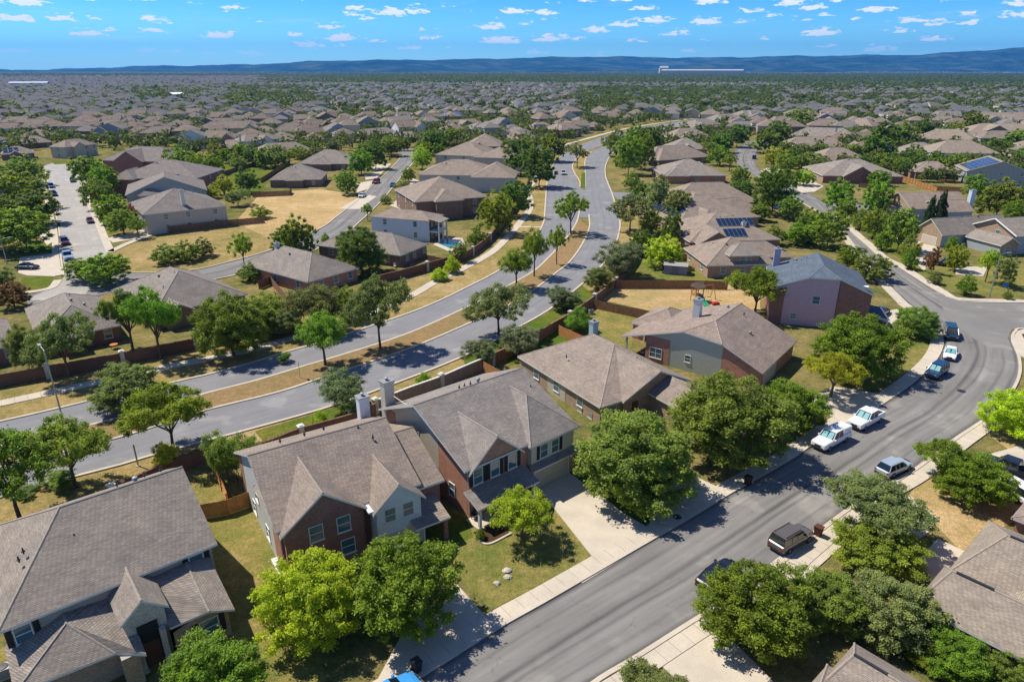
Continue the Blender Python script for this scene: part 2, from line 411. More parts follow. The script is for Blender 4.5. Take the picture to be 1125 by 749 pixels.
    def vents(s,pts,turb=()):
        for x,y,z in pts:
            v=MB(); v.tube([(x,y,z-.25),(x,y,z+.3)],.06,7); v.tube([(x,y,z-.05),(x,y,z+.03)],.14,7)
            s.rv.append(('vent_pipe',v,M['dark_metal']))
        for x,y,z in turb:
            v=MB(); v.lathe([(.14,-.2),(.14,.12),(.2,.16),(.27,.3),(.2,.44),(.03,.5)],10,0,(x,y,z))
            s.rv.append(('roof_vent',v,M['metal']))
    def solar(s,P0,P1,P2,nu,nv):    # panels on a slope: corner, along, up
        P0,P1,P2=map(Vector,(P0,P1,P2)); U=(P1-P0)/nu; V=(P2-P0)/nv; n=U.cross(V).normalized()
        if n.z<0: n=-n
        mb=MB(); fr=MB()
        for i in range(nu):
            for j in range(nv):
                a=P0+U*i+V*j
                q=[a+U*.03+V*.03,a+U*.97+V*.03,a+U*.97+V*.97,a+U*.03+V*.97]
                mb.poly([p+n*.14 for p in q]); 
                r=[a+U*.01+V*.01,a+U*.99+V*.01,a+U*.99+V*.99,a+U*.01+V*.99]
                fr.poly([p+n*.135 for p in r])
                for k in range(4):
                    fr.poly([r[k]+n*.06,r[(k+1)%4]+n*.06,r[(k+1)%4]+n*.135,r[k]+n*.135])
        s.extra.append(('solar',mb,fr))
    def done(s):
        used=sorted(set(s.w.m)); 
        s.w.m=[used.index(i) for i in s.w.m]
        mats=[M[WALLM[i]] for i in used]
        s.wall=s.w.build('wall',mats,s.root,color=s.wc)
        s.roofobj=s.r.build('roof',[M['shingle'],M['trim'],M['ridge_cap']],s.root,color=s.rc)
        for nm,v,mt in s.rv: v.build(nm,mt,s.roofobj)
        for e in s.extra:
            if e[0]=='win':
                _,x,y,z,w,h,d,sh,(a,b,c),lb=e
                f=link('window',a,s.root,(x,y,z),DIRA[d])
                if lb: f['label']=lb
                link('pane',b,f); link('sill',c,f)
                if sh:
                    k=round(h,1)
                    if k not in SHU:
                        q=MB(); q.box(-.2,.2,-.05,.02,-.08,h+.08); SHU[k]=q.mesh('shutter',M['shutter'])
                    link('shutter',SHU[k],f,(-w/2-.34,0,0)); link('shutter',SHU[k],f,(w/2+.34,0,0))
            elif e[0]=='part':
                k=dict(e[4]); e[2].build(e[1],[M[q] for q in e[3]],s.root,**k)
            elif e[0]=='at':
                _,nm,a,mt,loc,rz,subs=e
                o=a.build(nm,mt,s.root,loc=loc,rotz=rz)
                for n2,b,m2 in subs: b.build(n2,m2,o)
            elif e[0]=='chim':
                o=e[1].build('chimney',e[2],s.root,color=e[3]); e[4].build('chimney_cap',e[5],o)
            elif e[0]=='solar':
                o=e[2].build('solar_panel_frame',M['metal'],s.root); e[1].build('solar_panel',M['solar'],o)
        return s.root
# a house from the corners of its eaves: front-left, front-right (and back-left or a depth)
def eave_house(label,p1,p2,back,ze=2.8,rt='hip',wallm='brown_brick',wallc=(.45,.40,.32),roofc=(1,1,1),pitch=.54,ridge=None,name='house',
               wing=None,chim=None,wins=3,group='houses of the subdivision',solar=None,vents=2,maxrise=5.0,side=None,auto=True):
    a=Vector(gp(*p1,ze)); b=Vector(gp(*p2,ze)); d=b-a; W=d.length; az=math.atan2(d.y,d.x)
    if isinstance(back,tuple):
        c=Vector(gp(*back,ze))-a; D=-c.x*math.sin(az)+c.y*math.cos(az); 
    else: D=back
    h=House(name,label,(a.x,a.y),math.degrees(az),group=group,roofc=roofc,wallc=wallc)
    ax=ridge or ('x' if W>=D else 'y'); half=(D if ax=='x' else W)/2
    rise=min(maxrise,half*pitch); zr=ze+rise
    mats=wallm
    if rt=='hip': h.block(0,W,0,D,ze,zr,ax,None,None,mats)
    elif rt=='gable': h.block(0,W,0,D,ze,zr,ax,0,0,mats)
    elif rt=='half': h.block(0,W,0,D,ze,zr,ax,0,None,mats)
    elif rt=='half2': h.block(0,W,0,D,ze,zr,ax,None,0,mats)
    g=rnd.random
    if wing:                                   # (x0,x1,depth forward,'g'|'h') fractions of the front
        for x0,x1,dp,k in wing:
            w=(x1-x0)*W; zz=min(zr-.1,ze+w/2*pitch*1.15)
            h.block(x0*W,x1*W,-dp,min(D*.5,w),ze,zz,'y',0 if k=='g' else None,.01,mats)
    if auto and W>9 and D>9 and not wing and rt!='gable':      # a hipped bay forward and another behind break the outline
        k=g(); w=W*(.30+.14*g()); q=(.04+.5*k)*(W-w); zz=min(zr-.25,ze+w/2*pitch*1.1)
        h.block(q,q+w,-(1.2+1.6*g()),min(D*.5,w),ze-.004,zz,'y',None if g()<.65 else 0,.01,mats); wing=[(q/W,(q+w)/W,0,'')]
        w2=W*(.34+.14*g()); q2=(.95-.5*k)*(W-w2); h.block(q2,q2+w2,D*.55,D+1.0+2*g(),ze-.006,min(zr-.3,ze+w2/2*pitch*1.1),'y',.01,None,mats)
    if side:
        y0,y1,dx=side; zz=min(zr-.3,ze+(y1-y0)*D/2*pitch)
        h.block(W-min(6,W*.4),W+dx,y0*D,y1*D,ze-.008,zz,'x',.01,None,mats)
    for i in range(wins):
        x=W*(i+.7+.3*g())/(wins+.4)
        if wing and any(x0*W-.8<x<x1*W+.8 for x0,x1,_,_ in wing): continue
        h.win(x,.4-.012,.95,1.1,1.4,'f')
        if ze>4.5: h.win(x,.4-.012,3.75,1.1,1.3,'f')
    n=max(1,int(D/7))
    for i in range(n):
        y=D*(i+.5)/n
        h.win(.4-.012,y,.95,1.0,1.3,'l'); h.win(W-.4+.012,y,.95,1.0,1.3,'r')
        if ze>4.5: h.win(.4-.012,y,3.75,1.0,1.3,'l'); h.win(W-.4+.012,y,3.75,1.0,1.3,'r')
    def top(x,y):
        e=min(x,W-x,y,D-y) if rt=='hip' else (min(y,D-y) if ax=='x' else min(x,W-x))
        return ze+max(0,min(rise,e*rise/half))
    if chim:
        cx,cy=chim[0]*W,chim[1]*D; h.chimney(cx,cy,ze-1,max(top(cx,cy)+1.2,zr+.5) if len(chim)<3 else chim[2])
    vp=[]; tb=[]
    for i in range(vents):
        x,y=W*(.25+.5*g()),D*(.3+.4*g()); (vp if i%2==0 else tb).append((x,y,top(x,y)))
    h.vents(vp,tb)
    if solar:
        for (x0,y0,x1,y1,nu,nv,side) in solar:
            X0,X1,Y0,Y1=x0*W,x1*W,y0*D,y1*D
            if side in 'fb': h.solar((X0,Y0,top(X0 if rt!='hip' else W/2,Y0)),(X1,Y0,top(X1 if rt!='hip' else W/2,Y0)),(X0,Y1,top(X0 if rt!='hip' else W/2,Y1)),nu,nv)
            else: h.solar((X0,Y0,top(X0,D/2)),(X0,Y1,top(X0,D/2)),(X1,Y0,top(X1,D/2)),nu,nv)
    h.done(); h.W=W; h.D=D; h.zr=zr
    CENTERS.append((a.x+W/2*math.cos(az)-D/2*math.sin(az),a.y+W/2*math.sin(az)+D/2*math.cos(az),max(W,D)/2))
    return h
# ------------------------------------------------------------------ the six houses nearest the drone, measured one by one
G_='houses of the subdivision'
def house_one():
    h=House('two_storey_house','large two-storey house with grey-brown hip roof, stone entry gable and black shutters',gp(283,700),40,group=G_,wallc=(.36,.31,.27),roofc=(1.02,1.0,.98))
    # main roof, hipped at its left end, gable at the right
    h.block(-15.2,-.3,5.9,20.6,5.7,9.55,'x',5.6,0,{'f':'siding','b':'siding','l':'siding','r':'siding'})
    # lower right wing
    h.slab([[(-5.7,6.35,4.75),(-5.5,2.0,2.95),(-2.8,1.2,3.5),(-2.8,6.35,4.95)],[(-2.8,6.35,4.95),(-2.8,1.2,3.5),(-1.05,.9,2.85),(-1.05,6.35,4.6)]],.18)
    h.w.poly([(-5.4,1.7,0),(-1.4,1.7,0),(-1.4,1.7,2.75),(-2.8,1.7,3.3),(-5.4,1.7,2.65)],h.wi('tan_brick')); h.w.poly([(-1.4,1.7,0),(-1.4,6.4,0),(-1.4,6.4,4.4),(-1.4,1.7,2.75)],h.wi('tan_brick'))
    # lower left wing with hip
    h.slab([[(-15.2,2.6,2.9),(-11.4,5.2,4.7),(-11.4,7.0,4.95),(-15.2,7.0,3.6)],[(-15.2,2.6,2.9),(-9.2,2.0,2.95),(-11.4,5.2,4.7)],
            [(-9.2,2.0,2.95),(-7.5,.6,2.8),(-7.5,7.0,4.6),(-11.4,7.0,4.95),(-11.4,5.2,4.7)]],.18)
    h.walls(-14.8,-7.9,2.9,7.0,0,2.75,'tan_brick'); h.walls(-9.0,-7.85,1.2,3.0,0,2.72,'tan_brick')
    # entry tower with stone gable
    h.block(-8.5,-5.2,2.2,7.6,4.75,6.2,'y',0,.01,{'f':'pale_stone','b':'siding','l':'pale_stone','r':'pale_stone'},ov=.3)
    e=MB(); e.box(-7.55,-6.15,2.38,2.52,0,3.9); h.part('entry_shade_panel',e,['shutter'])  # flat black panel on the wall paints the shade of the entry opening
    for x in (-7.7,-6.0):
        c=MB(); c.box(x-.2,x+.2,1.9,2.3,0,3.2); c.box(x-.26,x+.26,1.84,2.36,0,.3); h.part('entry_column',c,['pale_stone'])
    h.door(-6.85,2.37,1.1,2.3,'f')
    h.win(-2.0,6.3-.012,3.85,1.0,1.35,'f',True); h.win(-13.9,6.3-.012,3.85,1.0,1.35,'f',True)
    h.win(-2.9,1.7-.012,.9,1.3,1.5,'f',True); h.win(-.7+.012,12,3.6,1.0,1.3,'r'); h.win(-.7+.012,14,.9,1.2,1.4,'r')
    l=MB(); l.lathe([(.02,0),(.11,.05),(.13,.28),(.04,.38)],8,0,(-8.35,1.95,2.6)); h.part('porch_light',l,['lamp_clear'])
    h.vents([(-13,10.5,7.9),(-12.6,11.1,8.1),(-5.2,15.6,8.6),(-1.6,15.9,8.5),(-2.8,17.0,7.9),(-9.3,10.7,8.0)],[(-4.0,13.6,9.4)])
    return h.done()
def house_two():
    h=House('two_storey_house','two-storey house with dark red brick gables and pale side wall behind two dense trees',gp(309,604),33,group=G_,wallc=(.62,.64,.62),roofc=(1.04,.97,.93))
    fm={'f':'dark_brick','b':'siding','l':'siding','r':'siding'}
    h.block(-1.1,12.6,-4.6,11.2,5.35,8.95,'x',0,0,fm)
    h.panel(-.74,-.70,-4.1,-1.6,0,5.6,'red_brick'); h.panel(-.74,-.70,9.4,10.8,0,5.6,'red_brick')
    # wing at the right, lower
    h.block(11.0,15.3,-4.2,9.6,4.55,7.3,'x',0,0,{'f':'dark_brick','b':'siding','l':'siding','r':'dark_brick'})
    # two front gables
    h.block(-.9,7.0,-5.3,4.0,5.1,8.2,'y',0,.01,{'f':'dark_brick','b':'siding','l':'red_brick','r':'dark_brick'})
    h.block(7.0,12.2,-6.4,2.0,5.0,7.3,'y',0,.01,{'f':'siding','b':'siding','l':'siding','r':'siding'})
    # skirt roof and porch at the right
    h.slab([[(10.6,-7.3,2.55),(14.2,-7.3,2.55),(14.2,-3.4,3.4),(10.6,-3.4,3.4)]],.18)
    for x in (13.8,):
        c=MB(); c.box(x-.2,x+.2,-7.1,-6.7,0,2.4); h.part('porch_column',c,['dark_brick'])
    fl=MB(); fl.box(6.72,7.35,-6.0,-3.5,5.0,5.16); h.part('roof_flashing',fl,['white_flat'])
    for x in (2.2,4.7): h.win(x,-4.9-.012,3.4,1.15,1.5,'f')
    h.win(1.6,-4.9-.012,.9,1.2,1.5,'f'); h.win(4.9,-4.9-.012,.9,1.2,1.5,'f')
    h.win(8.7,-6.0-.012,3.5,1.0,1.45,'f'); h.win(10.5,-6.0-.012,3.5,1.0,1.45,'f')
    h.garage(9.6,-6.0-.015,4.6,2.2,'f')
    h.win(-.7-.012,4.0,3.5,1.0,1.3,'l'); h.win(-.7-.012,1.0,1.0,1.0,1.3,'l'); h.win(-.7-.012,6.0,.9,1.0,1.3,'l')
    h.chimney(12.4,9.2,3,8.9,1.15,1.0,'siding',(.66,.70,.74))
    h.vents([(2.2,4.4,8.9),(4.6,4.6,8.8),(6.6,4.8,8.75),(9.5,3.0,8.8),(1.4,-2.4,6.5),(10.3,1.2,8.3)])
    u=MB(); u.box(-1.25,-.6,-4.9,-1.4,0,.5,0); h.part('wall_skirt',u,['white_paint'])
    return h.done()
def house_three():
    h=House('two_storey_house','two-storey red brick and cream house with wide driveway and yellow-green tree in front',gp(514,570),40,group=G_,wallc=(.56,.50,.39),roofc=(.98,.99,1.02))
    # main volume, gables left and right, ridge nearer the back
    ze,zr,yr,y0,y1,x0,x1=5.75,9.5,8.7,-.2,16.4,-.35,14.8
    h.slab([[(x0,y0,ze),(x1,y0,ze),(x1,yr,zr),(x0,yr,zr)],[(x1,y1,ze+.25),(x0,y1,ze+.25),(x0,yr,zr),(x1,yr,zr)]])
    for x,sg in ((.4,-1),(14.4,1)):
        pts=[(x,.3,0),(x,16,0),(x,16,ze+.2),(x,yr,zr-.22),(x,.3,ze+.02)]
        h.w.poly(pts,h.wi('siding'))
    h.w.poly([(.4,.3,0),(14.4,.3,0),(14.4,.3,ze),(.4,.3,ze)],h.wi('red_brick')); h.w.poly([(.4,16,0),(14.4,16,0),(14.4,16,ze),(.4,16,ze)],h.wi('siding'))
    # brick faces of the left side wall (front half and the corner by the chimney)
    h.w.poly([(.36,.3,0),(.36,5.4,0),(.36,5.4,7.95),(.36,.3,5.75)],h.wi('red_brick')); h.panel(.33,.4,14.0,15.96,0,6.2,'red_brick')
    h.panel(.34,.42,7.2,13.95,8.3,8.32,'trim')
    # brick gable over the porch
    h.slab([[(-.05,-.55,5.35),(3.52,-.55,8.45),(3.52,6.25,8.45),(.41,-.2,5.75),(-.05,-.2,5.35)],[(7.1,-.2,5.35),(6.64,-.2,5.75),(3.52,6.25,8.45),(3.52,-.55,8.45),(7.1,-.55,5.35)]])
    h.w.poly([(.36,-.1,0),(6.7,-.1,0),(6.7,-.1,5.45),(3.52,-.1,8.2),(.36,-.1,5.45)],h.wi('red_brick'))
    for x_ in (.36,6.7): h.w.poly([(x_,-.1,0),(x_,.5,0),(x_,.5,5.5),(x_,-.1,5.4)],h.wi('red_brick'))
    # cream garage wing: hipped front
    h.roof(7.7,14.95,-.75,8.2,5.65,8.75,'y',4.9,.01)
    h.walls(8.2,14.4,-.3,6,2.4,5.5,'siding'); h.walls(8.2,14.4,-.5,6,0,2.9,'red_brick')
    h.slab([[(7.9,-1.1,2.8),(14.8,-1.1,2.8),(14.8,-.3,3.2),(7.9,-.3,3.2)]],.16)
    h.garage(11.0,-.5-.015,4.9,2.15,'f')
    # porch with shed roof
    h.slab([[(-.5,-2.5,2.6),(7.4,-2.5,2.6),(7.4,-.1,3.45),(-.5,-.1,3.45)]],.18)
    for x in (-.1,3.4,6.9):
        c=MB(); c.box(x-.14,x+.14,-2.3,-2.02,0,2.45); c.box(x-.2,x+.2,-2.36,-1.96,0,.25); h.part('porch_column',c,['trim'])
    b=MB(); b.box(-.3,7.2,-2.3,-.1,.0,.14); h.part('porch_floor',b,['concrete'])
    h.door(5.4,-.1-.012,1.0,2.1,'f'); h.win(2.2,-.1-.012,.9,1.8,1.4,'f')
    for x in (1.3,3.45,5.75): h.win(x,-.1-.012,3.75,1.05,1.6,'f',True)
    h.win(10.0,-.3-.012,3.5,1.0,1.5,'f'); h.win(11.6,-.3-.012,3.5,1.0,1.5,'f')
    for x in (9.15,12.45):
        sh=MB(); sh.box(x-.2,x+.2,-.37,-.31,3.45,5.05); h.part('shutter',sh,['shutter'])
    h.win(.4-.012,9.6,4.3,.9,1.5,'l'); h.win(.4-.012,6.6,1.0,1.5,2.0,'l'); h.win(.34-.012,3.1,1.1,.9,1.4,'l')
    h.chimney(.9,16.3,0,9.2,1.25,1.0,'siding',(.62,.56,.47))
    h.vents([(6.2,9.6,9.2),(7.0,9.7,9.15),(7.6,9.4,9.3),(13.6,6.0,8.3)],[(8.6,9.3,9.3)])
    for q in ((.28,.2,5.3),(14.5,.05,5.2)):
        dp=MB(); dp.tube([(q[0],q[1],.1),q],.05,6); h.part('downpipe',dp,['trim'])
    return h.done()
def house_four():
    h=House('single_storey_house','single-storey hip-roofed house with tan brick walls between the cream house and the gabled house',gp(647,459),32,group=G_,wallc=(.5,.44,.34),roofc=(1.06,1.0,.96))
    t4={'f':'tan_brick','b':'tan_brick','l':'tan_brick','r':'brown_brick'}
    c4=[(-.4,-2.6,2.75),(15.2,-2.6,2.75),(15.2,16.7,2.75),(-.4,16.7,2.75)]; A4,B4=(9.6,6.9,5.9),(9.6,11.6,5.9)
    h.slab([[c4[0],A4,B4,c4[3]],[c4[0],c4[1],A4],[c4[1],c4[2],B4,A4],[c4[2],c4[3],B4]]); h.walls(0,14.8,-2.2,16.3,0,2.65,t4)
    h.block(3.1,15.25,-3.0,6.6,2.72,5.6,'y',0,.01,t4)
    h.block(7.6,14.6,-9.4,-1.6,2.7,4.4,'y',0,.01,t4)
    h.panel(-.04,.01,5.2,9.4,0,2.5,'siding')
    h.win(0-.02,12.2,.9,1.2,1.4,'l'); h.win(-.05,7.3,.9,1.1,1.5,'l'); h.win(0-.012,2.0,.9,1.1,1.4,'l')
    h.garage(11.1,-9.0-.015,4.6,2.15,'f'); h.door(5.4,-2.6-.012,1.0,2.1,'f'); h.win(2.0,-2.2-.012,.9,1.2,1.4,'f')
    h.chimney(11.2,13.6,2.5,6.9,1.0,1.0,'siding',(.33,.42,.45))
    h.vents([(3.2,9.5,4.5)],[(9.8,3.6,4.9),(10.4,3.2,4.7)])
    return h.done()
def house_five():
    h=House('gabled_house','brown-roofed house with clipped gable, pale green side wall and red brick ends',gp(734,402),-38,group=G_,wallc=(.52,.53,.44),roofc=(1.08,.98,.94))
    xl,xr,xm,zr=-8.2,14.2,4.8,7.1; y1=15.2; y0=-.35
    sl=(zr-3.0)/(xm-xl); sr=(zr-2.9)/(xr-xm)
    zl=3.0+sl*(2.0-xl); zq=2.9+sr*(xr-8.0)
    h.slab([[(xl,y0,3.0),(2.0,y0,zl),(xm,4.6,zr),(xm,y1,zr),(xl,y1,3.0)],[(xr,y1,2.9),(xm,y1,zr),(xm,4.6,zr),(8.0,y0,zq),(xr,y0,2.9)],[(2.0,y0,zl),(8.0,y0,zq),(xm,4.6,zr)]])
    h.w.poly([(-3.9,0,0),(13.8,0,0),(13.8,0,2.85),(8.0,0,zq-.22),(2.0,0,zl-.22),(-3.9,0,4.1)],h.wi('siding'))
    h.w.poly([(-3.9,0,0),(-3.9,y1-.4,0),(-3.9,y1-.4,4.3),(-3.9,0,4.1)],h.wi('red_brick'))
    h.w.poly([(13.8,0,0),(13.8,y1-.4,0),(13.8,y1-.4,2.85),(13.8,0,2.85)],h.wi('red_brick'))
    h.w.poly([(-3.9,y1-.4,0),(13.8,y1-.4,0),(13.8,y1-.4,2.85),(xm,y1-.4,zr-.3),(-3.9,y1-.4,4.3)],h.wi('siding'))
    h.panel(-3.95,.0,-.05,-.002,0,4.15,'red_brick'); h.w.poly([(8.1,-.04,0),(13.85,-.04,0),(13.85,-.04,2.9),(8.1,-.04,zq-.3)],h.wi('red_brick'))
    # covered patio at the left and rear wing
    for y in (.4,6.5):
        c=MB(); c.box(-7.7,-7.45,y,y+.25,0,2.85); h.part('patio_post',c,['trim'])
    h.block(-10.4,-1.6,6.6,16.6,2.8,4.9,'y',None,None,'red_brick')
    h.win(-2.2,-.05-.012,.85,1.9,1.5,'f'); h.win(3.0,-.012,1.5,.8,1.0,'f')
    h.chimney(.4,8.2,3,8.6,1.1,1.1,'siding',(.66,.66,.64))
    h.vents([(6.6,11.6,6.6)],[(9.2,7.6,5.1),(3.6,12.6,6.7)])
    h.garage(13.8+.015,4,4.8,2.1,'r')
    return h.done()
def house_six():
    h=House('gabled_house','mauve sided two-storey house with blue-grey roof, brick corner and satellite dish',gp(863,356),-16.2,group=G_,wallc=(.56,.36,.42),roofc=(.40,.58,.86))
    xl,xr,xm,zr=-3.4,13.2,5.3,9.9; y0,y1=-.4,14.2; ze=6.6
    sl=(zr-ze)/(xm-xl); sr=(zr-ze)/(xr-xm)
    zl=ze+sl*(2.6-xl); zq=ze+sr*(xr-7.6)
    h.slab([[(xl,y0,ze),(2.6,y0,zl),(xm,4.4,zr),(xm,y1,zr),(xl,y1,ze)],[(xr,y1,ze),(xm,y1,zr),(xm,4.4,zr),(7.6,y0,zq),(xr,y0,ze)],[(2.6,y0,zl),(7.6,y0,zq),(xm,4.4,zr)]])
    h.w.poly([(-3,0,0),(12.8,0,0),(12.8,0,ze-.1),(7.6,0,zq-.22),(2.6,0,zl-.22),(-3,0,ze-.1)],h.wi('siding'))
    h.w.poly([(-3,0,0),(-3,13.8,0),(-3,13.8,ze-.1),(-3,0,ze-.1)],h.wi('dark_brick'))
    h.w.poly([(12.8,0,0),(12.8,13.8,0),(12.8,13.8,ze-.1),(12.8,0,ze-.1)],h.wi('dark_brick'))
    h.w.poly([(-3,13.8,0),(12.8,13.8,0),(12.8,13.8,ze-.1),(xm,13.8,zr-.3),(-3,13.8,ze-.1)],h.wi('siding'))
    h.w.poly([(7.7,-.04,0),(12.85,-.04,0),(12.85,-.04,ze),(7.7,-.04,zq-.25)],h.wi('dark_brick')); h.panel(-3.04,-.9,-.05,-.002,0,ze-.12,'dark_brick')
    h.panel(7.6,7.72,-.07,.0,0,zq-.3,'dark_trim')
    h.win(4.3,-.012,4.2,1.1,1.3,'f'); h.win(1.0,-.012,1.2,1.0,.9,'f')
    h.slab([[(12.9,-.6,3.1),(16.2,-.6,2.6),(16.2,6.4,2.6),(12.9,6.4,3.1)]],.16)
    for y in (-.3,6.0):
        c=MB(); c.box(15.8,16.02,y,y+.22,0,2.45); h.part('porch_post',c,['trim'])
    h.garage(12.8+.015,10.2,4.6,2.15,'r'); h.door(12.8+.012,3.2,1.0,2.1,'r')
    h.chimney(-1.8,13.0,4,10.4,1.1,1.0,'siding',(.40,.36,.46))
    h.vents([(2.4,11.6,8.7),(3.4,12.4,9.1)],[(1.6,12.6,8.4)])
    d=MB(); d.lathe([(.0,0),(.2,.03),(.34,.1),(.42,.2),(.40,.21),(.18,.05),(0,.03)],14,0,(0,0,0)); 
    h.part('satellite_dish',d,['white_flat'],loc=(11.9,.9,7.55)); a=MB(); a.tube([(11.9,.9,7.0),(11.9,.9,7.6)],.03,6); h.part('dish_arm',a,['metal'])
    return h.done()
def right_house():
    # big roof at the lower right: two gables facing the street, long roof behind
    h=House('single_storey_house','grey-brown roofed house with two clipped ridges next to the pale driveway under the flowering tree',gp(1016,663,2.8),41,group=G_,wallc=(.45,.38,.3),roofc=(1.06,1.02,.95))
    m={'f':'red_brick','b':'red_brick','l':'brown_brick','r':'red_brick'}
    h.block(-.6,6.2,-17,.6,2.8,4.9,'y',0,1.2,m); h.block(5.2,16.0,-17,.2,2.8,5.3,'y',0,2.4,m)
    h.block(1.0,15.6,-20,-3.4,2.8,6.6,'x',None,None,m)
    for x,y,z in ((2.8,-.9,4.92),(10.6,-2.4,5.33)):
        r=MB(); r.box(x-.12,x+.12,y-2.6,y,z-.05,z+.05); h.part('ridge_vent',r,['dark_metal'])
    h.win(-.2-.012,-6,.9,1.2,1.4,'l'); h.win(-.2-.012,-12,.9,1.2,1.4,'l'); h.garage(2.8,.2+.015,4.6,2.1,'b')
    return h.done()
def bottom_house():
    h=House('single_storey_house','grey-brown roof with two small ridges rising from the bottom edge below the flowering tree',gp(894,749,2.8),41,group=G_,wallc=(.45,.38,.3),roofc=(1.04,1.0,.95))
    m='brown_brick'
    h.block(-5.2,2.2,-13,.1,2.8,4.3,'y',0,1.0,m); h.block(-1.2,5.6,-12,-.3,2.8,4.9,'y',0,1.1,m); h.block(-4.6,3.6,-16,-5,2.8,5.4,'x',None,None,m)
    for x,y,z in ((-1.5,-.9,4.32),(2.2,-1.4,4.92)):
        r=MB(); r.box(x-.1,x+.1,y-2.2,y,z-.05,z+.05); h.part('ridge_vent',r,['dark_metal'])
    return h.done()
def edge_house():
    a=gp(1111,568,2.8)
    h=House('single_storey_house','corner of a brown roofed brick house showing beside the two parked white and dark vehicles',a,40,group=G_,wallc=(.45,.38,.3),roofc=(1.05,.98,.93))
    h.block(0,14,-16,0,2.8,5.8,'x',None,None,'red_brick'); h.win(.4-.012,-5,.9,1.2,1.4,'l')
    return h.done()
for k_,r_ in (((560,500),9),((350,520),9),((90,620),12),((655,410),10),((770,370),12),((905,320),9),((1090,660),12)): CENTERS.append((*gp(*k_,3),r_))
for f_ in (house_one,house_two,house_three,house_four,house_five,house_six,right_house,bottom_house,edge_house): f_()
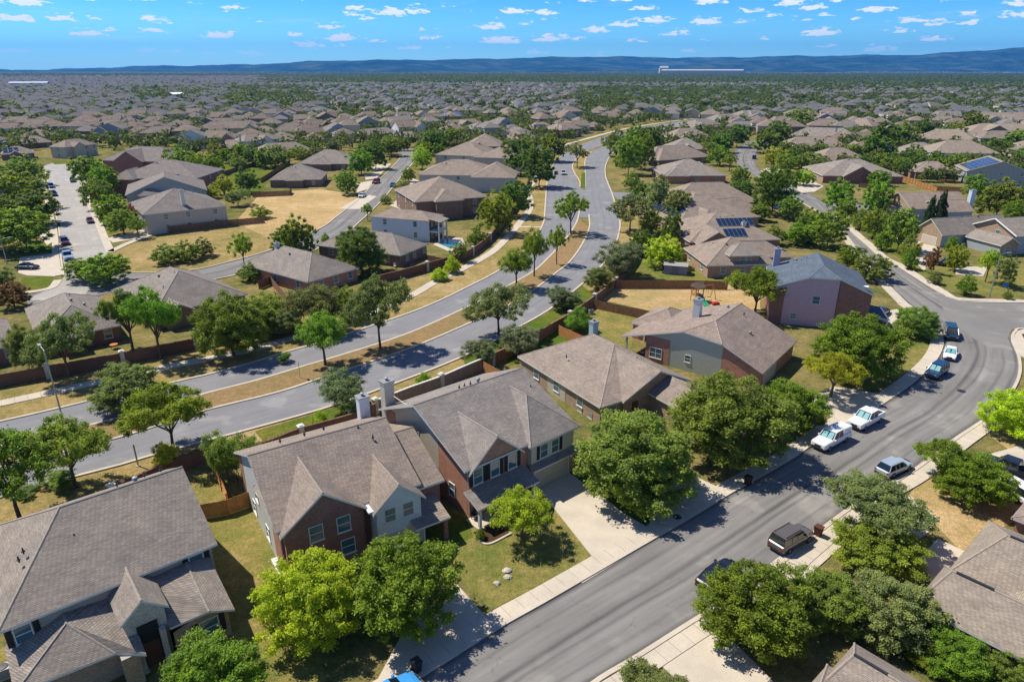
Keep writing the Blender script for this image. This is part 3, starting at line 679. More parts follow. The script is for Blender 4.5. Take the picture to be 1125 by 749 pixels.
# ------------------------------------------------------------------ houses of the middle distance
TAN=(.50,.42,.31); GREY=(.30,.32,.34); BLUEG=(.34,.40,.47); CREAM=(.60,.53,.41); WHITE=(.74,.74,.72); BRN=(.28,.20,.14)
RG=(1.0,1.0,1.0); RB=(1.06,.98,.92); RT=(1.1,1.02,.94); RD=(.86,.86,.9); RR=(1.05,.82,.74); RBL=(.55,.75,1.2)
mid=[
 # left of the avenue, near row
 dict(label='low house with dark brick wall cut off by the left edge behind the brown wall',p1=(-60,394),p2=(20,378),back=15,wallm='dark_brick'),
 dict(label='hip-roofed brick house behind the brown wall at the lamp post, vents on its ridge',p1=(42,375),p2=(134,357),back=20,wallm='dark_brick',roofc=RG,vents=4),
 dict(label='grey hip-roofed house between the big twin-trunk tree and the round street tree',p1=(168,347),p2=(272,323),back=21,wallm='brown_brick',roofc=RG,vents=3),
 dict(label='brown brick hip-roofed house with a pale chimney and small walled yard',auto=False,p1=(338,310),p2=(395,294),back=(272,288),wallm='red_brick',roofc=RG,chim=(.45,.78),vents=3),
 dict(label='low hip-roofed house with a covered patio hidden behind the round dark tree',auto=False,p1=(440,281),p2=(471,268),back=(352,268),wallm='brown_brick',roofc=RG),
 dict(label='two-storey house with pale blue siding and stacked white balcony porches',auto=False,p1=(472,243),p2=(488,236),back=(402,239),ze=5.6,wallm={'f':'brown_brick','l':'siding','r':'brown_brick','b':'siding'},wallc=(.60,.66,.74),roofc=RB,pitch=.36),
 dict(label='wide two-storey brown house with a dark attic vent above the pool yard',p1=(456,222),p2=(538,216),back=25,ze=5.6,wallm='brown_brick',roofc=RB,pitch=.5),
 dict(label='two-storey grey sided house with a lean-to patio roof next to the lawn strip',p1=(459,192),p2=(542,193),back=22,ze=5.5,wallm='siding',wallc=(.46,.45,.43),roofc=RB,pitch=.4,wing=[(.72,1.3,5,'h')]),
 dict(label='two-storey beige house with one teal window facing the avenue',p1=(477,170),p2=(534,172),back=24,ze=5.5,wallm='siding',wallc=(.50,.47,.42),roofc=RB,wing=[(.8,1.8,4,'h')]),
 dict(label='two-storey brown house with bay wall, third up the avenue row',p1=(512,161),p2=(552,161),back=26,ze=5.5,wallm='brown_brick',roofc=RB),
 dict(label='long low tan roofed house with patio beside the trees at the avenue bend',p1=(546,154),p2=(579,155),back=26,ze=2.8,wallm='brown_brick',roofc=RT),
 dict(label='small grey hip-roofed house at the head of the avenue row',p1=(550,146),p2=(577,147),back=12,ze=5.2,wallm='siding',wallc=GREY,roofc=RG),
 dict(label='house with blue solar panels over its front roof left of the avenue bend',p1=(584,142),p2=(613,141),back=15,ze=3.2,wallm='brown_brick',roofc=RB,solar=[(.15,.04,.6,.3,4,2,'f')]),
 dict(label='tall brown hip-roofed house behind the solar house at the avenue bend',p1=(612,143),p2=(640,141),back=14,ze=5.4,wallm='brown_brick',roofc=RB),
 # row along the left cul-de-sac
 dict(label='tall two-storey house with a white chimney and beige upper wall above the dry field',auto=False,p1=(157,236),p2=(250,226),back=22,ze=5.7,wallm={'f':'siding','l':'siding','r':'siding','b':'siding'},wallc=(.47,.41,.37),roofc=RD,rt='hip',chim=(.5,.12),vents=3,pitch=.42),
 dict(label='dark grey roofed house second in the cul-de-sac row, shaded gable toward the street',p1=(137,215),p2=(228,209),back=24,ze=5.5,wallm='siding',wallc=GREY,roofc=RD,rt='half'),
 dict(label='dark grey roofed house third in the cul-de-sac row',p1=(124,196),p2=(216,196),back=25,ze=5.5,wallm='dark_brick',roofc=RD,wing=[(.0,.3,3,'h')]),
 dict(label='dark grey roofed house at the far end of the cul-de-sac row',p1=(111,176),p2=(186,178),back=20,ze=5.2,wallm='dark_brick',roofc=RD),
 dict(label='two-storey beige house with tall white entry columns facing down the cul-de-sac',p1=(71,162),p2=(107,158),back=11,ze=5.6,wallm='siding',wallc=TAN,roofc=RB,wing=[(.2,.55,2,'g')],wins=4),
 dict(label='house with shiny solar roof at the top left of the cul-de-sac',p1=(0,170),p2=(38,168),back=12,ze=2.9,wallm='brown_brick',roofc=RT,solar=[(.1,.08,.55,.4,3,2,'f')]),
 dict(label='hip-roofed tan house second row behind the cul-de-sac trees',p1=(21,158),p2=(58,156),back=13,ze=2.9,wallm='brown_brick',roofc=RT),
 dict(label='dark-roofed house cut by the left edge among cul-de-sac trees',p1=(-42,210),p2=(6,206),back=13,ze=5.2,wallm='siding',wallc=GREY,roofc=RD),
 # behind the dry field
 dict(label='long brown house with front gables running beside the dry field',p1=(295,198),p2=(353,197),back=19,ze=2.9,wallm='brown_brick',roofc=RG,vents=4,ridge='y'),
 dict(label='brown house with paired front gables behind the long brown house, facing the cross street',p1=(326,180),p2=(388,180),back=20,ze=2.9,wallm='brown_brick',roofc=RG,vents=2),
 dict(label='hip-roofed house with white patio furniture behind the fenced green yard',p1=(283,169),p2=(346,165),back=15,ze=2.9,wallm='brown_brick',roofc=RT),
 dict(label='pale two-storey house with white chimney behind the hip-roofed patio house',p1=(268,156),p2=(311,152),back=12,ze=5.4,wallm='siding',wallc=WHITE,roofc=RT,chim=(-.02,.2)),
 dict(label='brown brick house with glinting solar panels on its left slope',p1=(231,163),p2=(266,163),back=14,ze=2.9,wallm='brown_brick',roofc=RB,solar=[(.05,.25,.35,.75,2,3,'l')]),
 dict(label='small tan roof peeking out of the trees left of the white chimney house',p1=(243,152),p2=(262,149),back=11,ze=3.0,wallm='siding',wallc=TAN,roofc=RT),
 dict(label='garage-like low house with long pale door near the orange fence',auto=False,p1=(426,152),p2=(465,151),back=12,ze=2.8,wallm='brown_brick',roofc=RG),
 dict(label='long grey low house left of the orange fence end',p1=(398,149),p2=(438,145),back=12,ze=2.8,wallm='brown_brick',roofc=RG),
 dict(label='two-storey red brick house behind the orange fence',p1=(424,134),p2=(458,131),back=11,ze=5.4,wallm='red_brick',roofc=RG),
 dict(label='two-storey grey house next to the red brick house behind the orange fence',p1=(460,134),p2=(486,133),back=11,ze=4.8,wallm='siding',wallc=GREY,roofc=RG),
 dict(label='house with a vivid blue roof among grey roofs beyond the orange fence',p1=(487,128),p2=(513,127),back=12,ze=3.8,wallm='red_brick',roofc=(.35,.62,1.5)),
 dict(label='wide tan roofed house in front of the blue-roofed house',p1=(491,139),p2=(534,136),back=14,ze=2.9,wallm='brown_brick',roofc=RT),
 # right of the avenue
 dict(label='tan brick house with an upper dormer room, next to the shed yard',p1=(777,292),p2=(856,290),side=(.35,.95,6),auto=False,back=(762,272),ze=2.85,wallm='tan_brick',roofc=RB,vents=2),
 dict(label='house with three banks of black solar panels beside the dormer house',p1=(758,266),p2=(858,263),back=22,ze=2.85,wallm='brown_brick',roofc=RB,ridge='x',solar=[(.42,.06,.66,.2,5,1,'f'),(.40,.24,.80,.38,8,1,'f')],chim=(.68,.25,6.2)),
 dict(label='house with stepped black solar panels and a shaded rear gable',p1=(747,245),p2=(836,238),side=(.3,.8,7),back=24,ze=2.85,wallm='tan_brick',roofc=RB,solar=[(.05,.2,.2,.8,2,5,'l')],chim=(.22,.9),wing=None),
 dict(label='wide brown brick house with orange fence below its window wall',p1=(728,193),p2=(799,193),back=24,ze=3.0,wallm='red_brick',roofc=RG,vents=3),
 dict(label='house with a dark dormer notch behind the wide brick house',p1=(716,176),p2=(782,172),back=19,ze=2.9,wallm='brown_brick',roofc=RB),
 dict(label='low wide brick house fourth along the avenue right side',p1=(736,164),p2=(778,164),back=19,ze=2.9,wallm='red_brick',roofc=RG),
 dict(label='brown roofed house with shaded dormer fifth along the avenue right side',p1=(738,152),p2=(784,151),back=19,ze=2.9,wallm='brown_brick',roofc=RB),
 dict(label='grey peaked house at the upper end of the street, leftmost of three peaks',p1=(768,141),p2=(798,138),back=21,ze=2.9,wallm='brown_brick',roofc=RG),
 dict(label='grey peaked house at the upper end of the street, middle of three peaks',p1=(790,134),p2=(822,132),back=21,ze=2.9,wallm='brown_brick',roofc=RG),
 dict(label='grey peaked house at the upper end of the street, rightmost of three peaks',p1=(818,129),p2=(850,127),back=21,ze=2.9,wallm='siding',wallc=TAN,roofc=RG),
 dict(label='grey-brown house squeezed between the stepped solar house and the wide brick house',p1=(738,224),p2=(836,222),back=19,ze=2.85,wallm='tan_brick',roofc=RB,vents=2),
 dict(label='brown hip roof behind the tan and grey cypress house, left of the solar array',p1=(1000,188),p2=(1052,190),back=13,ze=2.9,wallm='brown_brick',roofc=RB),
 # right neighbourhood
 dict(label='big hip-roofed house with sunlit tan front at the curve of the right street',p1=(904,193),p2=(994,194),back=26,ze=2.9,wallm={'f':'dark_brick','l':'tan_brick','r':'brown_brick','b':'brown_brick'},roofc=RG,vents=3),
 dict(label='grey-brown roof with sloped ridges directly behind the big tan-front house',p1=(898,177),p2=(958,177),back=19,ze=2.9,wallm='brown_brick',roofc=RB,wing=[(.0,.35,3,'h')]),
 dict(label='brown roofed house with a white gable above the parked blue car',p1=(860,162),p2=(936,163),back=18,ze=2.9,wallm='siding',wallc=CREAM,roofc=RB,wing=[(.1,.3,3,'g')]),
 dict(label='grey roofed house with a tall pale chimney on the right street',p1=(867,149),p2=(942,152),back=18,ze=3.0,wallm='siding',wallc=GREY,roofc=RG,chim=(.68,.1)),
 dict(label='two-storey house with teal window and white pillar above the dark clump of trees',p1=(923,137),p2=(958,139),back=17,ze=5.2,wallm='siding',wallc=CREAM,roofc=RB),
 dict(label='white two-storey house with a terrace of red umbrellas and yard fence',auto=False,p1=(1025,168),p2=(1100,169),back=20,ze=5.3,wallm={'f':'siding','l':'siding','r':'siding','b':'siding'},wallc=(.70,.69,.66),roofc=RT,wins=5),
 dict(label='tan roofed house carrying one huge dark blue solar array',p1=(1062,188),p2=(1138,191),back=20,ze=5.0,rt='gable',ridge='y',pitch=.36,wallm='siding',wallc=GREY,roofc=RT,solar=[(.05,.03,.46,.85,4,6,'l')]),
 dict(label='long tan roof on the right behind the white terrace house',p1=(1006,152),p2=(1074,155),back=19,ze=4.8,wallm='siding',wallc=GREY,roofc=RT),
 dict(label='grey hip roof with two patios left of the white terrace house',p1=(990,169),p2=(1042,170),back=18,ze=2.9,wallm='siding',wallc=CREAM,roofc=RG),
 dict(label='wide tan roof at the right edge beyond the solar array house',p1=(1064,146),p2=(1150,147),back=23,ze=4.6,wallm='brown_brick',roofc=RT),
 dict(label='low tan roof at the right edge above the dark shrub bank',p1=(1075,132),p2=(1160,131),back=21,ze=4.6,wallm='brown_brick',roofc=RT),
]
for d in mid:
    d=dict(d); eave_house(d.pop('label'),d.pop('p1'),d.pop('p2'),d.pop('back'),**d)
# extra volumes for some of them are houses of their own shape
def cypress_house():
    a=Vector(gp(1000,226,5.2)); b=Vector(gp(1050,222,5.2)); d=b-a; az=math.degrees(math.atan2(d.y,d.x))
    h=House('gabled_house','tan and grey house with a tall leaning-looking pale chimney beside two dark cypresses',a,az-14,group=G_,wallc=(.36,.40,.44),roofc=(1.1,1.0,.93))
    h.block(-1,18,-2,12,4.6,8.2,'x',0,0,{'f':'siding','l':'tan_brick','r':'siding','b':'siding'})
    h.block(5,16.5,-5,4,4.2,6.8,'x',0,0,{'f':'siding','l':'siding','r':'siding','b':'siding'})
    h.block(-4,4,3,13,3.4,6.2,'x',0,0,{'f':'tan_brick','l':'tan_brick','r':'siding','b':'siding'})
    h.chimney(17.4,-1.2,0,9.6,1.3,1.3,'siding',(.52,.58,.66))
    h.win(-.6-.012,3,3.4,1.1,1.4,'l'); h.win(-.6-.012,7,3.4,1.1,1.4,'l'); h.win(-3.6-.012,8,1.0,1.1,1.4,'l')
    h.done()
def white_garage_house():
    o=gp(1032,272)
    h=House('gabled_house','tan house with a white garage door and white-trimmed front gable at the junction',o,14,group=G_,wallc=(.33,.36,.38),roofc=(1.0,1.0,.98))
    m={'f':'siding','l':'tan_brick','r':'siding','b':'siding'}
    h.block(-.4,22,-.4,8.6,3.2,6.6,'x',0,0,m)
    h.block(11,26,-10.5,3,4.6,7.6,'x',0,0,m)
    h.block(6.5,12.5,-11,-.5,2.7,4.4,'y',0,.01,{'f':'tan_brick','l':'siding','r':'siding','b':'siding'})
    h.garage(-.0-.015,3.6,4.4,2.1,'l'); h.win(11.4-.012,-5,3.3,1.2,1.6,'l'); h.win(9,-10.6-.012,.9,1.2,1.4,'f')
    h.part('front_dormer',_dormer((7,2.2,4.2)),['white_flat']); h.part('gable_trim',_gtrim(10.95,-10.5,3,4.6,7.6),['white_paint'])
    h.vents([(9,4,6.5)],[(14,4,6.5)])
    h.done()
def _dormer(p):
    b=MB(); x,y,z=p; b.poly([(x,y,z),(x+1.4,y,z),(x+.7,y,z+1.1)]); b.poly([(x,y,z),(x+.7,y,z+1.1),(x+.7,y+2.4,z+1.1)]); b.poly([(x+1.4,y,z),(x+.7,y+2.4,z+1.1),(x+.7,y,z+1.1)]); return b
def _gtrim(x,y0,y1,ze,zr):
    b=MB(); ym=(y0+y1)/2
    for a,c in (((y0,ze),(ym,zr)),((y1,ze),(ym,zr))):
        b.tube([(x,a[0],a[1]-.06),(x,c[0],c[1]-.06)],.16,6)
    return b
cypress_house(); white_garage_house(); CENTERS+=[(*gp(1025,222),9),(*gp(1080,270),12)]
# details that sit on known houses -------------------------------------------------
def find_house(txt):
    for o in SC.objects:
        if txt in o.get('label',''): return o
hd=find_house('upper dormer room')
def dormer_room():
    b=MB(); r=MB(); h=House.__new__(House); h.r=r; h.w=b
    m=House.wi
    h.block(5.0,12.2,.6,8.0,4.7,6.6,'x',None,None,'tan_brick',.4,.18,2.6)
    used=sorted(set(b.m)); b.m=[used.index(i) for i in b.m]
    w=b.build('dormer',[M[WALLM[i]] for i in used],hd); r.build('dormer_roof',[M['shingle'],M['trim'],M['ridge_cap']],w)
    a,c,s=window_mesh(1.0,1.1)
    for x in (8.2,9.5):
        f=link('window',a,hd,(x,1.0-.012,3.2)); link('pane',c,f); link('sill',s,f)
dormer_room()
hp=find_house('stacked white balcony')
def balcony():
    W=6.0
    b=MB(); D=3
    mt=hp.matrix_basis.inverted()
    x0,x1=.6,max(5.2,1)
    for x in (.2,2.6,5.0):
        b=MB(); b.box(x-.16,x+.16,-2.6,-2.28,0,5.5); b.build('porch_column',[M['white_paint']],hp)
    c=MB(); c.box(0,5.2,-2.6,.35,2.7,2.95); c.build('balcony_floor',[M['white_paint']],hp)
    r=MB(); r.box(.1,5.1,-2.56,-2.5,3.75,3.85); r.box(.1,5.1,-2.56,-2.5,3.0,3.08)
    for k in range(24): r.box(.15+k*.21,.2+k*.21,-2.55,-2.51,3.08,3.75)
    r.build('balcony_rail',[M['white_paint']],hp)
    t=MB(); t.poly([(-.2,-3,5.45),(5.5,-3,5.45),(5.5,.5,6.2),(-.2,.5,6.2)]); t.poly([(-.2,-3,5.3),(-.2,.5,6.05),(5.5,.5,6.05),(5.5,-3,5.3)]); t.poly([(-.2,-3,5.3),(5.5,-3,5.3),(5.5,-3,5.45),(-.2,-3,5.45)]); t.build('porch_roof',[M['shingle']],hp)
balcony()
# ------------------------------------------------------------------ the setting: ground, roads, paths, hills
def structure(o): o['kind']='structure'; return o
def catmull(pts, n):
    P=[Vector(p) for p in pts]; P=[P[0]*2-P[1]]+P+[P[-1]*2-P[-2]]
    out=[]
    for i in range(1,len(P)-2):
        for k in range(12):
            t=k/12; a,b,c,d=P[i-1],P[i],P[i+1],P[i+2]
            out.append(.5*((2*b)+(-a+c)*t+(2*a-5*b+4*c-d)*t*t+(-a+3*b-3*c+d)*t**3))
    out.append(P[-2])
    L=[0]
    for i in range(1,len(out)): L.append(L[-1]+(out[i]-out[i-1]).length)
    res=[]; j=0
    for k in range(n):
        s=L[-1]*k/(n-1)
        while j<len(L)-2 and L[j+1]<s: j+=1
        q=(s-L[j])/max(1e-9,L[j+1]-L[j]); res.append(out[j].lerp(out[j+1],q))
    return res,L[-1]
def gpl(pix,z=0): return [gp(*p,z) for p in pix]
ROADPTS=[]
def strip(name,left,right,z,mat,n=90,m=8):
    A,la=catmull(gpl(left),n); B,lb=catmull(gpl(right),n); mb=MB(); mb.uv=[]
    L=(la+lb)/2
    for i in range(n):
        for j in range(m+1):
            p=A[i].lerp(B[i],j/m); mb.v.append((p.x,p.y,z)); mb.uv.append((L*i/(n-1),j/m))
    for i in range(n-1):
        for j in range(m):
            a=i*(m+1)+j; mb.f.append((a,a+1,a+m+2,a+m+1)); mb.m.append(0)
    if 'median' not in name: ROADPTS.extend([((a+b)/2).to_2d() if False else ((a.x+b.x)/2,(a.y+b.y)/2,(a-b).length/2) for a,b in zip(A,B)])
    o=structure(mb.build(name,[M[mat]]))
    if o.data.polygons[0].normal.z<0: o.data.flip_normals()
    return o
def band(name,pix,width,z0,z1,mat,n=80,off=0.0):
    A,L=catmull(gpl(pix),n); mb=MB(); mb.uv=[]
    for i,p in enumerate(A):
        d=(A[min(i+1,n-1)]-A[max(i-1,0)]).normalized(); nn=Vector((-d.y,d.x))
        for sx,z in ((-1,z0),(-1,z1),(1,z1),(1,z0)):
            q=p+nn*(off+sx*width/2); mb.v.append((q.x,q.y,z)); mb.uv.append((L*i/(n-1),(sx+1)/2))
    for i in range(n-1):
        for j in range(3):
            a=i*4+j; mb.f.append((a,a+4,a+5,a+1)); mb.m.append(0)
    mb.f.append((0,1,2,3)); mb.m.append(0); k=(n-1)*4; mb.f.append((k+3,k+2,k+1,k)); mb.m.append(0)
    o=structure(mb.build(name,[M[mat]])); return o
NP=[0]
def patch(name,pix,z,mat,sub=0,z0=None):
    NP[0]+=1; z+=.0009*NP[0] if z<.04 else .00015*NP[0]
    P=[Vector((*gp(*p),z)) for p in pix]
    if z0 is not None:
        mb=MB(); mb.prism([(p.x,p.y) for p in P],z0,z); mb.uv=[(v[0],v[1]) for v in mb.v]
        return structure(mb.build(name,[M[mat]]))
    mb=MB(); tris=tessellate_polygon([P]); mb.v=[tuple(p) for p in P]; mb.uv=[(p.x,p.y) for p in P]
    for t in tris:
        a,b,c=(P[i] for i in t)
        if (b-a).cross(c-a).z<0: t=t[::-1]
        mb.f.append(tuple(t)); mb.m.append(0)
    return structure(mb.build(name,[M[mat]]))
# ground: one sheet to the horizon
def ground():
    mb=MB(); ys=[-200,-50,60,200,500,1200,3000,7000,12000,20500]; xs=[-26000,-8000,-2500,-800,-250,0,250,800,2500,8000,26000]
    for y in ys:
        for x in xs: mb.v.append((x,y,0))
    w=len(xs)
    for j in range(len(ys)-1):
        for i in range(w-1):
            a=j*w+i; mb.f.append((a,a+1,a+w+1,a+w)); mb.m.append(0)
    structure(mb.build('ground',[M['ground']]))
ground()
# lawns, fields and beds (4 mm steps)
Z1,Z2,Z3=.008,.012,.070
patch('field_edge',[(118,276),(164,262),(225,248),(268,240),(300,238),(330,252),(322,266),(300,276),(252,288),(205,298),(150,306)],Z2,'verge')
patch('dry_field',[(262,240),(285,214),(318,210),(352,208),(391,214),(393,221),(370,240),(352,252),(318,269),(296,262),(270,250)],Z2,'dry_field')
patch('lawn',[(468,605),(520,578),(560,560),(600,545),(650,612),(541,669)],Z2,'lawn')
patch('side_lawn',[(226,566),(262,556),(285,541),(312,604),(330,640),(360,749),(200,760),(230,640)],Z2,'lawn')
patch('lawn',[(622,520),(650,506),(700,520),(720,545),(703,582)],Z2,'green_lawn')
patch('lawn',[(480,552),(514,572),(520,590),(470,610),(450,560)],Z2,'green_lawn')
patch('back_lawn',[(585,364),(600,352),(640,370),(606,388),(560,402),(556,392)],Z2,'green_lawn')
patch('back_lawn',[(602,352),(650,335),(715,345),(700,360),(690,395),(660,392),(640,372)],Z2,'lawn')
patch('bare_yard',[(655,328),(684,310),(790,310),(835,322),(835,345),(760,350),(720,343)],Z2,'dry_field')
patch('back_lawn',[(684,306),(700,285),(760,285),(790,300),(786,309)],Z2,'lawn')
patch('lawn',[(976,348),(990,338),(1000,333),(1012,348),(1003,356)],Z2,'lawn')
patch('front_lawn',[(962,362),(1000,360),(1024,372),(1024,386),(1005,408),(975,432),(945,425),(925,395)],Z2,'lawn')
patch('front_lawn',[(998,545),(1010,528),(1075,500),(1135,560),(1092,585),(1062,612)],Z2,'dry_field')
patch('front_lawn',[(1082,475),(1110,455),(1180,470),(1180,520),(1130,510)],Z2,'dry_field')
patch('side_yard',[(1012,668),(1128,740),(1110,775),(1040,749),(1000,700)],Z2,'verge')
patch('front_lawn',[(1000,296),(1012,292),(1060,290),(1140,292),(1140,326),(1060,322),(1030,312)],Z2,'lawn')
patch('lawn_strip',[(944,248),(960,238),(985,252),(1010,276),(1000,290),(975,276)],Z2,'green_lawn')
patch('corner_lawn',[(24,305),(58,303),(60,312),(45,317),(22,320)],Z2,'green_lawn')
patch('back_lawn',[(215,560),(200,530),(242,515),(256,545)],Z2,'lawn')
patch('back_lawn',[(210,205),(232,185),(262,176),(290,184),(340,178),(300,195),(280,215),(262,216),(240,205)],Z2,'green_lawn')
patch('far_lawn',[(436,166),(470,158),(468,168),(440,172)],Z2,'green_lawn')
patch('side_lawn',[(-40,720),(-10,690),(12,722),(10,760),(-40,760)],Z2,'lawn')
patch('front_lawn',[(30,268),(56,268),(58,276),(20,279)],Z2,'green_lawn')
for p in ([(116,248),(124,246),(132,254),(120,258)],[(111,240),(118,238),(124,242),(114,247)],[(104,232),(112,230),(116,234),(106,237)]): patch('lawn',p,Z2,'green_lawn')
# avenue: two carriageways with a planted median
far_out=[(-60,476),(3,463),(60,450),(112,437.6),(165,426),(222,413.5),(270,401),(315,387),(344,379),(387,365.5),(448,345),(480,332),(515,315),(549,297),(577,275),(596,248),(599,226),(601,202),(606,184),(619,170),(636,161),(654,154),(690,143.5),(730,136.5),(775,131)]
far_in=[(-60,507),(0,491),(60,477),(130,460),(190,444),(229,432),(280,419),(333.5,403),(392,385.5),(453,365),(514.7,337),(565,310.7),(588,297),(605,281),(618,267),(628,254),(635,240),(637,225),(637,200),(631,190),(629,182),(634,174),(646,166),(668,158),(700,149),(742,141),(785,135)]
near_in=[(-60,530),(0,514),(60,500),(131,481),(190,463),(232,449.6),(307,431),(360,413.5),(410,397),(456,381),(514.7,356),(560,335),(586.7,318.7),(611,300),(626,288),(640,268),(647.5,250),(647,236),(643,222),(643,207),(643,190),(643,176),(650,167),(668,160),(700,150.5),(742,142),(785,136)]
near_out=[(-60,562),(0,547),(67,528),(133,511),(190,494),(219,487),(275,472),(357,449),(420,427),(506.7,393),(560,365),(602.7,341),(640,312),(663,290),(674,275),(680,256),(681,243),(677,228),(672,212),(668,202),(665,192),(666,180),(674,168),(692,158),(720,149),(755,143),(795,137)]
strip('avenue_far_lane',far_out,far_in,Z3,'avenue',140,8)
strip('avenue_near_lane',near_in,near_out,Z3+.004,'avenue',140,8)
patch('avenue_crossing',[(636,239),(648,240),(647,231),(643,210),(637,206),(634,225)],Z3+.008,'avenue')
patch('side_street_mouth',[(672,211),(682,224),(700,219),(720,218),(720,213),(690,212)],Z3-.004,'avenue')
patch('side_street_mouth',[(636,160),(618,171),(608,167),(560,160),(560,155),(600,158)],Z3-.004,'avenue')
med_lo_far=far_in[:17]; med_lo_near=near_in[:17]
strip('median',med_lo_far,[p for p in med_lo_near],.16,'mulch',110,5)
patch('median_nose',[(637.5,206),(643,206),(643,190),(643,176),(650,167),(646,166),(634,174),(629,182),(631,190)],.16,'verge',z0=.0)
for nm,p in (('kerb',far_out),('kerb',far_in[:18]),('kerb',near_in[:18]),('kerb',near_out)):
    band(nm,p,.42,.0,.19,'concrete',150)
band('kerb',[(637,206),(637,200),(631,190),(629,182),(634,174),(646,166)],.42,0,.19,'concrete',40); band('kerb',[(643,206),(643,190),(643,176),(650,167)],.42,0,.19,'concrete',40)
# verges
patch('verge',[(-60,440),(3,426),(53,416),(139,400),(214,384),(277,368),(345,340),(400,320),(442,306),(470,298),(504,288),(538,264),(550,256),(575,225),(592,190),(602,168),(618,163),(606,184),(601,202),(599,226),(596,248),(577,275),(549,297),(515,315),(480,332),(448,345),(387,365.5),(344,379),(315,387),(270,401),(222,413.5),(165,426),(112,437.6),(60,450),(3,463),(-60,476)],Z1,'verge')
patch('verge',[(-60,562),(0,547),(67,528),(133,511),(190,494),(219,487),(275,472),(357,449),(420,427),(506.7,393),(560,365),(602.7,341),(640,312),(663,290),(674,275),(680,256),(681,243),(677,228),(682,224),(700,222),(702,262),(700,285),(676,314),(656,331),(626,351),(589,373),(541,397),(484,421),(413,448),(330,476),(260,500),(192,516),(120,545),(60,562),(0,580),(-60,596)],Z1,'verge')
patch('green_verge',[(600,345),(640,314),(652,324),(626,349),(590,371),(541,395),(512,408),(509,394),(560,367)],Z1+.004,'green_lawn')
patch('green_verge',[(280,474),(357,451),(400,436),(413,446),(330,474),(290,486)],Z1+.004,'green_lawn')
patch('median_green',[(637.5,206),(643,206),(643,190),(639,190)],.185,'green_lawn')
walk=[(-60,456),(3,443),(67,429),(130,415),(190,402),(260,388),(320,372),(400,346),(448,327),(480,309),(515,292),(542,276),(560,258),(572,244),(580,234),(583,224),(581,214),(580,208),(587,200),(594,190),(600,178),(606,170)]
band('sidewalk',walk,2.1,0,.12,'sidewalk',150)
band('sidewalk',[(598,168),(622,159),(640,154),(686,142),(728,135),(766,130),(800,127)],3.0,0,.14,'sidewalk',60)
band('sidewalk',[(563,249),(575,249.5),(594,250)],1.6,0,.124,'sidewalk',10); 
# local street in front of the houses, bending to the junction
st_left=[(400,780),(478,733),(545,691),(600,660),(650,631),(700,602),(760,567),(800,543),(870,503),(920,469),(957,451),(985,433),(1011,413),(1028,395),(1035,378),(1031,362),(1019,350),(996,334),(976,314),(955,292),(932,262),(915,243),(890,228),(866,215),(840,200),(820,188),(808,178),(806,168),(815,160),(835,152)]
st_right=[(600,800),(651,752),(700,722),(763,682),(832,640),(898,586),(950,548),(1003,518),(1051,482),(1083,460),(1108,432),(1119,411),(1119,392),(1112,372),(1090,350),(1050,331),(1028,320),(1000,302),(984,292),(968,284),(952,270),(936,256),(915,235),(905,222),(880,208),(850,198),(835,188),(830,178),(834,166),(848,157)]
strip('street',st_left,st_right,Z3,'street',160,10)
patch('street_junction',[(1028,320),(1052,331),(1125,333.5),(1250,337),(1250,372),(1125,362),(1112,362),(1107,372),(1112,385),(1080,380),(1040,350)],Z3+.006,'street')
patch('side_street',[(905,224),(935,220),(960,224),(960,231),(930,230),(917,236)],Z3-.004,'street')
for p in (st_left[:18],st_left[17:24],[(1250,336),(1125,333),(1075,332.5),(1052,330),(1028,319),(1000,301.5),(984,291.5),(968,283.5),(952,269.5),(936,255.5),(918,238)],[(600,800),(651,752),(700,722),(763,682),(832,640),(898,586),(950,548),(1003,518),(1051,482),(1083,460),(1110,432),(1120,411),(1119,392),(1112,374),(1116,364),(1130,362),(1250,372)]):
    band('kerb',p,.4,.0,.19,'concrete',140)
band('sidewalk',[(p[0],p[1]) for p in st_left[:18]],1.5,0,.15,'sidewalk',160,off=.95)
band('sidewalk',[(996,334),(976,314),(955,292),(932,262)],1.3,0,.15,'sidewalk',40,off=.9)
band('sidewalk',[(1250,336),(1125,333),(1052,330),(1028,319),(1000,301.5),(984,291.5),(968,283.5),(952,269.5),(936,255.5),(918,238)],1.6,0,.15,'sidewalk',90,off=-1.0)
band('sidewalk',[(651,752),(700,722),(763,682),(832,640),(898,586),(950,548),(1003,518),(1051,482),(1083,460)],1.5,0,.15,'sidewalk',90,off=-1.0)
patch('corner_walk',[(1112,372),(1118,364),(1135,360),(1180,366),(1180,400),(1140,398),(1121,392)],.16,'concrete',z0=0)
patch('corner_bed',[(1122,368),(1140,365),(1150,378),(1130,382)],.18,'bed')
# driveways
patch('driveway',[(583,528),(617,513.5),(690,567),(722,586),(722,591),(640,641),(632,638),(650,611),(600,548),(597,543)],.095,'concrete',z0=0)
patch('driveway_edge',[(604,541),(612,545),(616,540),(608,536)],.112,'concrete')
patch('driveway',[(755,520),(790,536),(775,556),(735,560),(725,590),(712,584),(720,545)],.095,'concrete',z0=0)
patch('driveway',[(885,440),(915,425),(985,436),(957,452),(925,462),(905,455)],.095,'concrete',z0=0)
patch('driveway',[(955,346),(985,340),(1000,349),(1008,353),(1002,357),(975,356)],.095,'concrete',z0=0)
patch('driveway',[(1005,620),(1030,592),(1064,608),(1050,632),(1030,650)],.095,'concrete',z0=0)
patch('driveway',[(1000,545),(1030,570),(1020,585),(1000,600),(945,585),(960,552)],.09,'concrete',z0=0)
patch('driveway',[(722,728),(772,685),(808,707),(860,760),(770,770)],.095,'concrete',z0=0)
